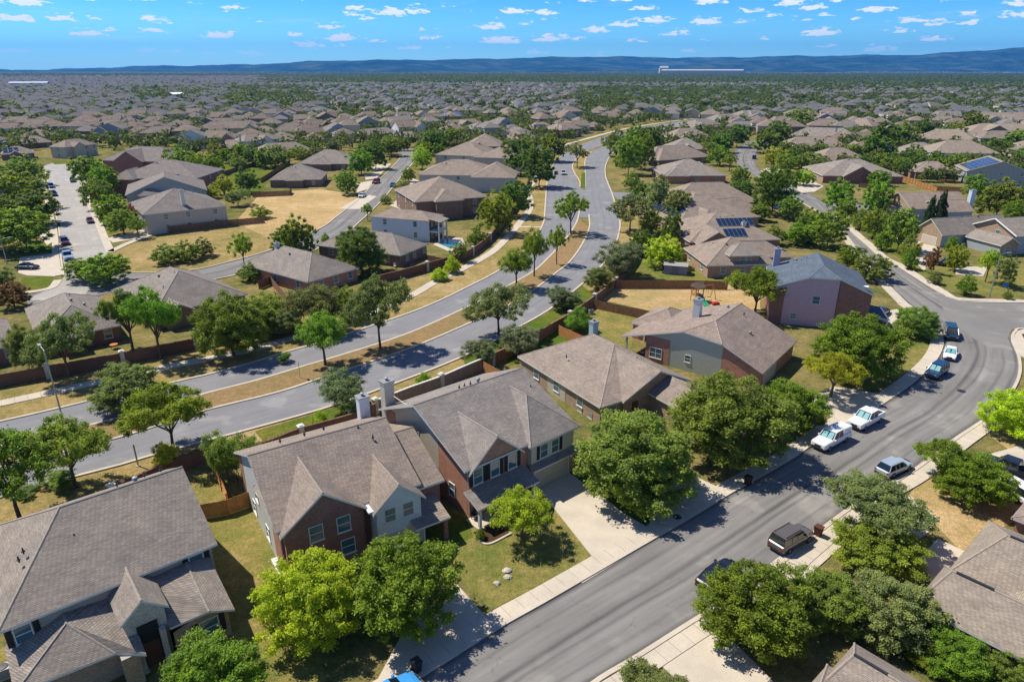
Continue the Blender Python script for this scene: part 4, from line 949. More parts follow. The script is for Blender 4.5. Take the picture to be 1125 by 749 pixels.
patch('driveway',[(845,620),(898,580),(925,600),(880,640)],.095,'concrete',z0=0)
patch('driveway',[(500,640),(545,690),(470,738),(400,775),(440,700)],.095,'concrete',z0=0)
patch('driveway',[(1085,500),(1120,490),(1170,530),(1140,545)],.095,'concrete',z0=0)
patch('driveway',[(1003,285),(1015,268),(1032,272),(1028,284),(1015,298)],.095,'concrete',z0=0)
patch('driveway',[(985,262),(1000,252),(1018,262),(1000,275)],.095,'concrete',z0=0)
patch('driveway',[(868,203),(890,198),(905,205),(895,211),(880,212)],.095,'concrete',z0=0)
patch('driveway',[(835,188),(850,182),(862,190),(855,197)],.095,'concrete',z0=0)
patch('driveway',[(1050,292),(1085,294),(1080,304),(1050,302)],.095,'concrete',z0=0)
for p in ([(372,230),(400,214),(414,216),(395,230)],[(392,202),(412,198),(404,208),(392,212)],[(400,192),(422,188),(414,196),(402,198)],[(407,182),(430,180),(424,186),(410,188)],[(440,212),(454,196),(462,200),(446,216)],[(428,226),(444,214),(452,218),(440,230)],[(118,262),(160,252),(166,260),(124,267)],[(101,224),(128,219),(132,224),(106,229)]): patch('driveway',p,.095,'concrete',z0=0)
patch('flower_bed',[(520,585),(545,575),(562,588),(536,597)],.10,'bed',z0=0)
band('bed_edging',[(522,590),(536,598),(562,586)],.2,0,.14,'concrete',20)
# left cul-de-sac and the cross street to the avenue neighbourhood
strip('cul_de_sac',[(30,330),(70,305),(66,275),(65,253),(58,222),(50,190),(49,183)],[(90,330),(118,280),(110,258),(103,240),(98.6,230),(88,196),(83,184)],Z3,'pale_road',80,6)
patch('cul_de_sac_end',[(49,188),(44,184),(56,180),(72,179),(84,181),(86,188)],Z3+.004,'pale_road')
strip('cross_street',[(30,325),(90,306),(140,300),(205,298),(252,288),(300,274),(352,251),(370,238),(392,221),(408,205),(426,189),(440,174),(441,168)],[(30,345),(90,330),(140,318),(205,312),(262,302),(320,286),(372,262),(395,244),(420,220),(433,204),(446,188),(455,178),(456,170)],Z3-.004,'street',110,8)
patch('cross_street_end',[(436,169),(458,171),(480,166),(480,162),(440,164)],Z3,'street')
for p in ([(70,303),(66,275),(65,253),(58,222),(50,190)],[(118,278),(110,258),(103,240),(98.6,230),(88,196)],[(140,300),(205,298),(252,288),(300,274),(352,251),(370,238),(392,221),(408,205),(426,189),(440,174)],[(140,318),(205,312),(262,302),(320,286),(372,262),(395,244),(420,220),(433,204),(446,188),(455,178)]): band('kerb',p,.4,0,.19,'concrete',60)
band('sidewalk',[(121,278),(112.5,258),(106,240),(101,229),(90.5,196)],1.6,0,.15,'sidewalk',60,off=-.3)
band('sidewalk',[(121,277),(140,268),(164,259),(170,257)],1.8,0,.15,'sidewalk',30)
band('sidewalk',[(66,303),(62,280),(61,256),(55,230),(47,196)],1.4,0,.15,'sidewalk',60,off=.2)
band('sidewalk',[(-10,322),(25,322),(55,317),(64,308)],1.6,0,.15,'sidewalk',40)
patch('driveway',[(22,283),(58,279),(66,285),(66,300),(60,304),(30,303),(20,300)],.09,'concrete',z0=0)
patch('driveway',[(40,254),(62,246),(64,262),(52,270)],.09,'concrete',z0=0)
patch('far_lawn',[(56,177),(72,176.5),(78,180),(60,181)],.03,'green_lawn')
# hills on the horizon: a height field
def hills():
    mb=MB(); na,nr=260,40; r0,r1=10800.,20200.
    prof=[(-300,77,0),(0,77,0),(120,76,0),(200,73.5,0),(260,72,0),(330,69,0),(380,66.5,0),(450,65.5,0),(520,63.5,0),(600,61.8,0),(680,61.2,0),(760,61.5,0),(850,60.5,0),(900,58.5,0),(950,57.5,0),(1000,54.5,0),(1040,51,0),(1085,48.6,0),(1125,49.8,0),(1300,52,0),(1500,60,0)]
    def crest(px):
        for a,b in zip(prof,prof[1:]):
            if a[0]<=px<=b[0]: return a[1]+(b[1]-a[1])*(px-a[0])/(b[0]-a[0])
        return 70
    def ridge(px): return 1.1*math.sin(px*.031+1)+.8*math.sin(px*.083+2.3)+.5*math.sin(px*.19+.7)+.3*math.sin(px*.41)
    rg=random.Random(3); ph=[rg.uniform(0,6.28) for _ in range(40)]
    def nz(a,r):
        s=0
        for k in range(1,9): s+=math.sin(a*9*k+ph[k]+r/900*k)*math.cos(a*5.3*k+ph[k+9]-r/700*k)/k
        return s*.28
    for i in range(na):
        px=-260+i*(1700/(na-1)); u=(px-562.5)/FOC
        for j in range(nr):
            t=j/(nr-1); y=r0+(r1-r0)*t**1.3; a=math.atan(u/math.cos(TILT)); x=u*y/math.cos(TILT)*1.0
            yc=14600.+900*math.sin(px*.011)
            # height that puts the crest where it stands against the sky
            v=(76-(76-crest(px))*.9-ridge(px)*.6-374.5)/FOC; hc=CAM_H-(yc/(math.cos(TILT)-v*math.sin(TILT)))*(math.sin(TILT)+v*math.cos(TILT))
            hc=max(hc,12)
            s=math.exp(-((y-yc)/(1500. if y<yc else 2600.))**2)
            f=max(0,math.exp(-((y-12600-500*math.sin(px*.023+1))/650.)**2)*.50*(.55+math.sin(px*.017+.5)*.45+nz(a*1.7,y+900)))+max(0,math.exp(-((y-11500-200*math.sin(px*.05))/420.)**2)*.26*(.4+math.sin(px*.029+2.5)*.6))
            h=hc*s*(1+.16*nz(a,y)*(1 if abs(y-yc)>400 else .35))+max(0,hc*f)*(1-s*.5)
            mb.v.append((x,y,max(-2,h)-1.5*(1 if j in(0,nr-1) else 0)))
    for i in range(na-1):
        for j in range(nr-1):
            a=i*nr+j; mb.f.append((a,a+nr,a+nr+1,a+1)); mb.m.append(0)
    t=NT('hill_cover'); p=t.pos(); n=t.noise(p,.0022,7,.7); n2=t.noise(p,.02,4,.7)
    c=t.ramp(n,[(.32,(.006,.018,.008)),(.5,(.03,.055,.02)),(.62,(.075,.10,.04)),(.74,(.17,.16,.09))])
    c=t.mix(1.0,c,t.ramp(n2,[(.3,(.7,.7,.7)),(.7,(1.25,1.25,1.25))]),'MULTIPLY'); t.bump(n2,1.0,30)
    t.done(c,1.0,.0)
    structure(mb.build('hills',[t.m],smooth=True))
hills()
# ------------------------------------------------------------------ walls and fences
def masonry(name,label,pts,hgt,mat,pilm,pil,cap=True):
    P=[Vector(p) for p in pts]; o=thing(name,label,'wall',(P[0].x,P[0].y,0)); O=P[0]
    A,L=catmull([(p.x-O.x,p.y-O.y) for p in P],max(12,len(P)*8)); n=len(A)
    mb=MB(); cp=MB()
    for i in range(n-1):
        a,b=A[i],A[i+1]; d=(b-a); az=math.atan2(d.y,d.x); c=(a+b)/2
        mb.obox(c.x,c.y,az,d.length+.02,.2,0,hgt-.06); cp.obox(c.x,c.y,az,d.length+.03,.32,hgt-.058,hgt+.04)
    mb.build('wall_panel',[M[mat]],o); cp.build('wall_cap',[M['trim' if mat=='block_wall' else mat]],o)
    for q in pil:
        v=Vector(q); k=min(range(n),key=lambda i:(A[i]+O.xy.to_2d()-v).length if False else ((A[i].x+O.x-v.x)**2+(A[i].y+O.y-v.y)**2))
        d=A[min(k+1,n-1)]-A[max(k-1,0)]; az=math.atan2(d.y,d.x)
        b=MB(); b.obox(0,0,az,.62,.62,0,hgt+.22); c=MB(); c.obox(0,0,az,.78,.78,hgt+.222,hgt+.36); c.obox(0,0,az,.5,.5,hgt+.362,hgt+.46)
        pl=b.build('pillar',[M[pilm]],o,loc=(A[k].x,A[k].y,0)); c.build('pillar_cap',[M['trim']],pl)
T=lambda L,z=1.9:[gp(*p,z) for p in L]
B=lambda L:[gp(*p) for p in L]
masonry('garden_wall','long dark brown masonry wall with pale pillars behind the left sidewalk trees',B([(-60,437),(0,425.6),(53,416),(139,400),(214,384),(250,376),(280,366),(310,352),(345,338),(372,328)]),1.95,'brown_wall','pale_stone',B([(53,416),(139,400),(214,384),(280,366)]))
masonry('garden_wall','dark brown masonry wall curving past the pool yard beside the meandering sidewalk',B([(418,312),(442,306),(470,298),(504,288),(521,280),(538,266),(548,255),(560,240),(572,222),(582,200)]),1.95,'brown_wall','pale_stone',B([(470,298),(521,280),(538,266)]))
masonry('garden_wall','brown masonry wall running behind the two nearest left houses along the avenue',T([(-60,612),(-10,588),(40,570),(100,545),(150,522),(192,504),(219,493),(250,484),(285,486),(330,470),(384,455),(412,443)]),1.9,'brown_wall','pale_stone',T([(124,533),(330,470)]))
masonry('garden_wall','tan masonry wall with pale cap behind the cream and brick house',T([(412,440),(450,425),(484,413),(512,401),(541,389)]),1.9,'block_wall','pale_stone',T([(413,440),(484,413),(541,389)]))
masonry('garden_wall','sunlit brown masonry wall curving up the avenue past the green hedges',T([(541,388.5),(566,377),(589,365),(608,354),(626,344),(640,334),(654,324),(666,315),(676,307),(685,298),(691,290),(698,280),(702,268),(703,256)]),1.9,'fence_wood','pale_stone',T([(589,365),(626,344),(654,324),(676,307),(691,290)]))
def fence(label,pts,hgt=1.8,mat='cedar',z=0,name='wooden_fence',tone=None):
    P=[Vector(p) for p in pts]; O=P[0]; o=thing(name,label,'fence',(O.x,O.y,z))
    bd=MB(); rl=MB(); posts=[]
    for a,b in zip(P,P[1:]):
        a=a-O; b=b-O; d=b-a; L=d.length; az=math.atan2(d.y,d.x); u=d/L; n=max(2,int(L/.19)) if L<60 else int(L/.5)
        w=L/n
        for i in range(n):
            c=a+u*(w*(i+.5)); hh=hgt+rnd.uniform(-.03,.03)
            bd.obox(c.x,c.y,az,w*.94,.025+.0*i,.04,hh)
        nr=Vector((-u.y,u.x))*.06; c=(a+b)/2+nr
        for zz in (.35,hgt*.55,hgt-.25): rl.obox(c.x,c.y,az,L,.05,zz,zz+.09)
        k=max(1,int(L/2.4))
        for i in range(k+1): posts.append((a+u*(L*i/k)+nr*1.9,az))
    bd.build('boards',[M[mat]],o); rl.build('rails',[M[mat]],o)
    for p,az in posts[:24]:
        b=MB(); b.obox(0,0,az,.1,.1,0,hgt-.02); b.build('post',[M[mat]],o,loc=(p.x,p.y,0))
fence('golden cedar fence between the two nearest left houses',T([(219,554),(248,549),(273,540)],1.8))
fence('golden cedar fence running back toward the avenue behind the left side yard',T([(249,541),(242,523),(234,507)],1.8))
fence('cedar fence panel behind the cream house meeting the tan wall',T([(531,397),(548,406)],1.8))
fence('reddish cedar fence beside the hip-roofed house and small green yard',T([(614,357),(640,369)],1.8))
fence('weathered grey-brown fence between the two back lawns of the gabled house',T([(653,329),(715,342),(740,346)],1.8),mat='fence_wood')
fence('long wooden fence, golden then grey, behind the bare yard with the playset',T([(677,308),(720,308),(762,308),(800,309)],1.8),mat='fence_wood')
fence('brown fence by the shed yard left of the dormer house',T([(742,279),(764,279)],1.8),mat='grey_wood')
fence('reddish fence below the tall house with the white chimney at the dry field',T([(163,250),(200,247),(240,242),(290,238)],1.9),mat='fence_wood')
fence('red-brown fence in front of the long brown house beside the dry field',T([(277,211),(318,209),(320,206)],1.9),mat='fence_wood')
fence('dark fence running back from the long brown house to the green yard',T([(286,196),(318,176)],1.8),mat='fence_wood')
fence('dark fence across the green yard left of the patio house',T([(240,190),(262,183),(292,175)],1.8),mat='fence_wood')
fence('small red-brown fence around the brick hip-roofed house yard',T([(284,309),(297,304),(322,334)],1.7),mat='fence_wood')
fence('low red fence end near the sidewalk shrubs',T([(297,328),(318,344)],1.5),mat='fence_wood')
fence('orange fence along the backs of the far left row of houses',T([(330,124),(352,129),(388,136)],1.9))
fence('bright orange picket fence in front of the red brick two-storey house',T([(404,140),(442,142),(468,143),(496,145)],1.9))
fence('orange fence between the tan-front house and the white terrace house yards',T([(960,176),(985,183),(1000,181)],1.8))
fence('orange-red fence below the white terrace house',T([(1024,204),(1058,206)],1.8),mat='cedar')
fence('red-brown fence under the window wall of the wide brick house',T([(728,208),(760,210),(775,206)],1.8),mat='fence_wood')
fence('brown fence at the pool yard of the stacked balcony house',T([(470,281),(505,287)],1.7),mat='fence_wood')
fence('red-brown fence beside the lawn strip of the grey sided house',T([(540,196),(572,199)],1.7),mat='fence_wood')
fence('small cedar fence beside the tan-front house',T([(944,201),(958,202)],1.7),mat='fence_wood')
fence('brown fence behind the solar-panelled house beside the right verge',T([(736,270),(757,269)],1.8),mat='fence_wood')
fence('brown fence left of the wide brick house by the side street mouth',T([(712,206),(728,202)],1.8),mat='fence_wood')
fence('long brown fence behind the tan and grey cypress house',T([(1030,206),(1000,196),(985,192)],1.8),mat='cedar')
fence('fence between the orange-red fence and the big grey-green tree',T([(1058,207),(1084,210)],1.8),mat='fence_wood')
fence('dark fence between the second and third cul-de-sac row houses',T([(212,204),(236,198)],1.8),mat='grey_wood')
fence('dark fence behind the far end of the cul-de-sac row',T([(190,184),(222,182)],1.8),mat='grey_wood')
fence('brown fence beside the garage-like low house',T([(465,152),(486,154)],1.8),mat='fence_wood')
fence('fence at the back of the low patio house by the avenue bend',T([(582,166),(600,166)],1.8),mat='fence_wood')
# ------------------------------------------------------------------ trees and shrubs
def leaf_mesh(name,cl,per,size,rng,flat=.5,up=.35):
    # cl: clumps (x,y,z,r); leaves are small rhombs through each clump's volume
    n=len(cl)*per; C=np.repeat(np.array([c[:3] for c in cl]),per,0); Rr=np.repeat(np.array([c[3] for c in cl]),per)
    d=rng.normal(size=(n,3)); d/=np.linalg.norm(d,axis=1)[:,None]
    rad=Rr*np.abs(rng.normal(.62,.30,n))
    P=C+d*rad[:,None]*np.array([1,1,.82])
    nr=d*.35+rng.normal(size=(n,3))*.55+np.array([-.25,.0,up+.25])*1.0; nr/=np.linalg.norm(nr,axis=1)[:,None]
    t=np.cross(nr,rng.normal(size=(n,3))); t/=np.linalg.norm(t,axis=1)[:,None]; b=np.cross(nr,t)
    s=size*rng.uniform(.6,1.35,n)[:,None]
    V=np.stack([P-t*s,P-b*s*flat,P+t*s,P+b*s*flat],1).reshape(-1,3)
    me=bpy.data.meshes.new(name); me.vertices.add(n*4); me.vertices.foreach_set('co',V.astype(np.float32).ravel())
    me.loops.add(n*4); me.loops.foreach_set('vertex_index',np.arange(n*4,dtype=np.int32))
    me.polygons.add(n); me.polygons.foreach_set('loop_start',np.arange(0,n*4,4,dtype=np.int32)); 
    me.update(calc_edges=True)
    tint=np.repeat(np.clip(np.repeat(rng.normal(.5,.17,len(cl)),per)+rng.normal(0,.16,n),0,1),4)
    a=me.attributes.new('tint','FLOAT','POINT'); a.data.foreach_set('value',tint.astype(np.float32))
    me.materials.append(M['leaf']); return me
def limbs(name,trunk_h,ends,r0,rng,lean=(0,0),multi=1):
    mb=MB()
    for k in range(multi):
        off=Vector((rng.uniform(-.25,.25),rng.uniform(-.25,.25),0))*(multi>1)*2
        top=Vector((lean[0]+off.x*2.2,lean[1]+off.y*2.2,trunk_h)); r=r0*(1 if multi==1 else .7)
        mb.tube([off+Vector((0,0,-.15)),off+Vector((0,0,.15)),off.lerp(top,.5)+Vector((rng.uniform(-.08,.08),rng.uniform(-.08,.08),0)),top],[r*1.5,r*1.12,r*.9,r*.72],8)
        for i,e in enumerate(ends):
            if i%multi!=k: continue
            e=Vector(e); st=top.lerp(off,rng.uniform(0,.22)); m=st.lerp(e,.5)+Vector((0,0,-.25+rng.uniform(0,.3)))
            mb.tube([st,m,e],[r*.6,r*.36,r*.12],6)
            for _ in range(2):
                e2=e+Vector((rng.uniform(-1,1),rng.uniform(-1,1),rng.uniform(-.2,.9))); mb.tube([m,(m+e2)/2+Vector((0,0,.1)),e2],[r*.3,r*.2,r*.06],5)
    return mb.mesh(name,[M['bark']])
# kinds: a crown of radius 1 and tree height 1 scaled later; built at R=4, H=8 metres
def crown_kind(kind,seed,lod):
    g=np.random.default_rng(seed); rg=random.Random(seed); cl=[]; lobes=[]
    if kind=='round':   # dense ball of broad leaf tufts
        lobes=[(0,0,5.0,3.2)]+[(2.0*math.cos(a),2.0*math.sin(a),4.2+rg.uniform(-.6,1.2),2.2) for a in np.linspace(0,6.28,7)[:-1]]; th=1.2; nc=120; cr=.62; lobes+=[(2.3*math.cos(a),2.3*math.sin(a),2.5,1.8) for a in np.linspace(.4,6.7,7)[:-1]]
    elif kind=='oak':   # broad, lumpy, dense
        lobes=[(rg.uniform(-.5,.5),rg.uniform(-.5,.5),5.6,2.5)]+[(2.35*math.cos(a+rg.uniform(-.3,.3)),2.35*math.sin(a+rg.uniform(-.3,.3)),4.1+rg.uniform(-.7,1.5),rg.uniform(1.4,2.2)) for a in np.linspace(0,6.28,7)[:-1]]; th=1.4; nc=125; cr=.6; lobes+=[(2.5*math.cos(a),2.5*math.sin(a),2.6+rg.uniform(-.4,.5),rg.uniform(1.2,1.8)) for a in np.linspace(.4,6.7,7)[:-1]]
    elif kind=='airy':  # street oak with gaps and limbs showing
        lobes=[(rg.uniform(-.6,.6),rg.uniform(-.6,.6),6.4,1.6)]+[(rg.uniform(1.7,2.7)*math.cos(a),rg.uniform(1.7,2.7)*math.sin(a),4.6+rg.uniform(-.9,1.6),rg.uniform(1.0,1.65)) for a in np.linspace(0,6.28,8)[:-1]]; th=2.6; nc=70; cr=.55
    elif kind=='slim':  # young upright street tree
        lobes=[(0,0,6.6,1.5),(0.9,.4,5.3,1.9),(-1.1,.2,5.0,1.8),(.1,-1.1,4.9,1.8),(.2,1.1,5.2,1.7)]; th=3.0; nc=60; cr=.6
    elif kind=='sage':  # low grey green shrub with many stems
        lobes=[(rg.uniform(-2.4,2.4),rg.uniform(-2.4,2.4),rg.uniform(2.2,5.6),rg.uniform(1.3,2.0)) for _ in range(9)]; th=.5; nc=80; cr=.6
    elif kind=='bush':  # clipped or rounded bush to the ground
        lobes=[(0,0,3.4,3.4)]+[(2.3*math.cos(a),2.3*math.sin(a),2.6+rg.uniform(-.6,.9),1.9) for a in np.linspace(0,6.28,6)[:-1]]+[(0,0,6.2,1.6)]; th=.3; nc=85; cr=.75
    elif kind=='cypress':
        lobes=[(0,0,z,3.0*(1-z/8.6)**.6+.45) for z in np.linspace(.8,7.6,9)]; th=.3; nc=190; cr=.6
    per,size={'near':(240,.105),'mid':(75,.205),'far':(15,.52)}[lod]
    ncl={'near':1.9,'mid':1.1,'far':.7}[lod]; cr*=.9
    if kind in('airy','slim'): per=int(per*.85)
    vol=[l[3]**2 for l in lobes]; tot=sum(vol)
    for l,v in zip(lobes,vol):
        k=max(3,int(nc*ncl*v/tot))
        for i in range(k):
            z=1-2*(i+.5)/k; a=i*2.399963+rg.uniform(-.4,.4); rr=math.sqrt(max(0,1-z*z)); q=rg.uniform(.55,1.0)*l[3]
            p=(l[0]+rr*math.cos(a)*q, l[1]+rr*math.sin(a)*q, max(.35,l[2]+z*q*.85))
            cl.append((*p,cr*rg.uniform(.7,1.25)*(1.25 if lod=='far' else 1)))
    A=np.array([c[:3] for c in cl]); rad=np.percentile(np.hypot(A[:,0],A[:,1]),96)+cr*.7; top=A[:,2].max()+cr*.75
    sx,sz=4/rad,8/top
    cl=[(c[0]*sx,c[1]*sx,c[2]*sz,c[3]*(sx+sz)/2) for c in cl]
    crown=leaf_mesh('crown',cl,per,size,g)
    ends=[(l[0]*sx*.8,l[1]*sx*.8,l[2]*sz) for l in lobes]
    if kind=='cypress': ends=[(0,0,7)]
    tr=limbs('trunk',th*sz,ends,.2 if kind!='sage' else .09,rg,(rg.uniform(-.2,.2),rg.uniform(-.2,.2)),1 if kind not in('sage',) else 4)
    return crown,tr
CK={}
def tree_meshes(kind,v,lod):
    k=(kind,v,lod)
    if k not in CK: CK[k]=crown_kind(kind,hash_(kind)+v*17,lod)
    return CK[k]
def hash_(s): return sum(ord(c)*(i+3) for i,c in enumerate(s))
TREES=[]
SCALE_ALB=1.0
TC=dict(bright=(0.360,0.504,0.019),green=(0.175,0.270,0.025),mid=(0.191,0.266,0.040),dark=(0.122,0.198,0.029),olive=(0.185,0.222,0.071),sage=(0.185,0.228,0.116),yellow=(.36,.40,.03),yg=(0.212,0.282,0.029),lime=(.30,.40,.025),rust=(.20,.10,.035),pale=(0.233,0.282,0.105),cyp=(.04,.075,.03),red=(.22,.05,.035))
def tree(x,y,H,Rr,kind,col,label,cat='tree',group=None,lod=None,v=None,name=None,rz=None):
    dist=math.hypot(x,y)
    lod=lod or ('near' if dist<150 else 'mid' if dist<330 else 'far')
    v=rnd.randrange(3) if v is None else v
    if lod=='near': v=v%2
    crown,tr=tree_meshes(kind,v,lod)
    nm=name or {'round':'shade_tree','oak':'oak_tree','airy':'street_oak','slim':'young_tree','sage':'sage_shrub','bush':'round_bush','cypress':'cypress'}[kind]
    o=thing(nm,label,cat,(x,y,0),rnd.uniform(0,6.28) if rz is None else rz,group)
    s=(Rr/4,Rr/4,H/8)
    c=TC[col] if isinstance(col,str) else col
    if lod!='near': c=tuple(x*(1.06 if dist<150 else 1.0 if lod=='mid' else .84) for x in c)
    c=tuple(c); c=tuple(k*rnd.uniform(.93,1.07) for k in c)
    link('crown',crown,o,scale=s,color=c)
    if kind not in('bush',) or lod!='far': link('trunk',tr,o,scale=(max(.35,min(1,Rr/4)) if kind!='cypress' else .6,)*2+(H/8,))
    TREES.append((x,y,Rr)); return o
def ptree(bx,by,ty,w,kind,col,label,**k):
    x,y=gp(bx,by); dep=depth_at(bx,by); H=z_over((bx,by),ty); ppm=FOC/dep
    H=max(.5,H); r=w/2/ppm
    # what shows above is the far rim of the crown: the height is a little less than the sight line says
    H=H/(1+.45*r/ max(H,.1)*((CAM_H-H*.7)/y)*.9)
    return tree(x,y,H,r,kind,col,label,**k)
def ctree(x0,x1,y0,y1,kind,col,label,**k):
    # a crown given by its extent in the photograph: radius, height and foot follow from the angle of view
    cx,cy=(x0+x1)/2,(y0+y1)/2; hm=k.pop('hm',1.42 if kind in('oak','round') else 1.6)
    if y1>650 and x1<520 and kind in('oak','round'): hm=1.7
    for it in range(3):
        fy=cy if it==0 else by
        dep=depth_at(cx,fy); ppm=FOC/dep; X,Y=gp(cx,fy); e=math.atan2(CAM_H-3,math.hypot(X,Y))
        r=(x1-x0)/2/ppm*1.02; A=(y1-y0)/2/ppm*1.03
        q=max((A*.97)**2-(r*math.sin(e))**2,0)**.5/math.cos(e); H=min(max(q/.44,r*1.0),r*hm)
        by=cy+.50*H*math.cos(e)*ppm
    x,y=gp(cx,by); return tree(x,y,H,r,kind,col,label,**k)
FRONT=[
 (858,892,240,274,'oak','green','green tree by the dark car behind the dormer house'),
 (834,862,246,270,'bush','mid','low green bush beside the garage wing of the dormer house'),
 (818,846,222,244,'oak','mid','small green tree in front of the stepped solar house garage'),
 (800,830,196,222,'oak','dark','dark green tree at the kerb in front of the stepped solar house'),
 (836,870,186,212,'oak','green','leafy tree standing left of the driveway at the street curve'),
 (726,752,206,232,'oak','olive','olive tree at the left rear corner of the stepped solar house'),
 (700,726,196,224,'oak','mid','mid-green tree behind the wall of the side street mouth'),
 (6,54,170,206,'oak','mid','round dark tree on the cul-de-sac left side, farthest from the mouth'),
 (-6,54,190,228,'oak','mid','round tree on the cul-de-sac left side, second from the far end'),
 (10,66,210,246,'oak','dark','dark tree beside the shaded kerb of the cul-de-sac, third from the far end'),
 (-18,34,212,250,'oak','mid','tree at the left edge beside the third cul-de-sac tree'),
 (-4,64,230,274,'oak','mid','wide dark oak over the shaded lawn near the cul-de-sac mouth'),
 (-30,26,232,280,'oak','dark','dark oak cut by the left edge over the parked black car'),
 (94,148,280,311,'oak','green','broad green tree at the mouth of the cul-de-sac'),
 (74,116,284,308,'oak','mid','darker tree touching the broad tree at the cul-de-sac mouth'),
 (166,200,268,289,'bush','mid','olive shrub in the row along the dry field, left end'),
 (186,222,264,286,'bush','mid','olive shrub in the row along the dry field, middle'),
 (210,238,260,281,'bush','olive','olive shrub in the row along the dry field, right end'),
 (287,400,584,732,'round','bright','bright yellow-green dense round tree, left of the two before the dark brick gables'),
 (384,508,562,716,'oak','green','dark green dense tree, right of the two before the dark brick gables'),
 (535,612,531,601,'slim','lime','small yellow-green tree on the lawn of the cream and brick house'),
 (630,763,447,556,'oak','mid','broad green oak between the wide driveway and the next driveway'),
 (732,864,393,519,'oak','mid','large grey-green oak standing before the pale green gable wall'),
 (826,902,390,500,'oak','green','dark green oak right of the large oak before the gable wall'),
 (878,946,385,438,'airy','yellow','yellowish thin tree between the dark oak and the corner lawn'),
 (889,986,334,420,'oak','green','round dense oak on the corner lawn of the mauve house'),
 (982,1029,335,370,'oak','mid','small oak at the kerb beside the parked van'),
 (1076,1150,414,492,'round','bright','dense round bright tree at the right edge by the street'),
 (1000,1064,473,538,'airy','yg','light green feathery tree beside the dry right lawn'),
 (1026,1103,482,566,'oak','green','dark full tree on the dry right lawn before the parked white car'),
 (901,1016,517,596,'airy','olive','grey-olive spreading tree above the grey-brown SUV'),
 (911,1008,568,630,'round','yg','small bright green tree under the grey-olive tree by the pale driveway'),
 (760,884,602,725,'oak','green','large green tree hiding a dark car at the lower right kerb'),
 (864,944,611,706,'oak','mid','mid-green tree between the large kerb tree and the flowering tree'),
 (926,1022,618,720,'oak','pale','tree with pale yellowish flower heads beside the grey roof'),
 (680,758,722,790,'sage','olive','grey-olive shrub top at the bottom edge by the pale driveway'),
 (178,292,694,806,'oak','green','green tree before the big left house at the bottom edge'),
 (1010,1078,688,752,'oak','green','dark bush-like tree between the two grey roofs at the bottom right'),
 (1072,1135,706,764,'oak','mid','green shrubby tree under the long eave at the bottom right edge'),
 (996,1034,694,742,'bush','yg','yellow-green bush behind the bottom right roof'),
 (793,864,288,352,'airy','yg','wispy yellow-green tree beside the bare playset yard'),
]
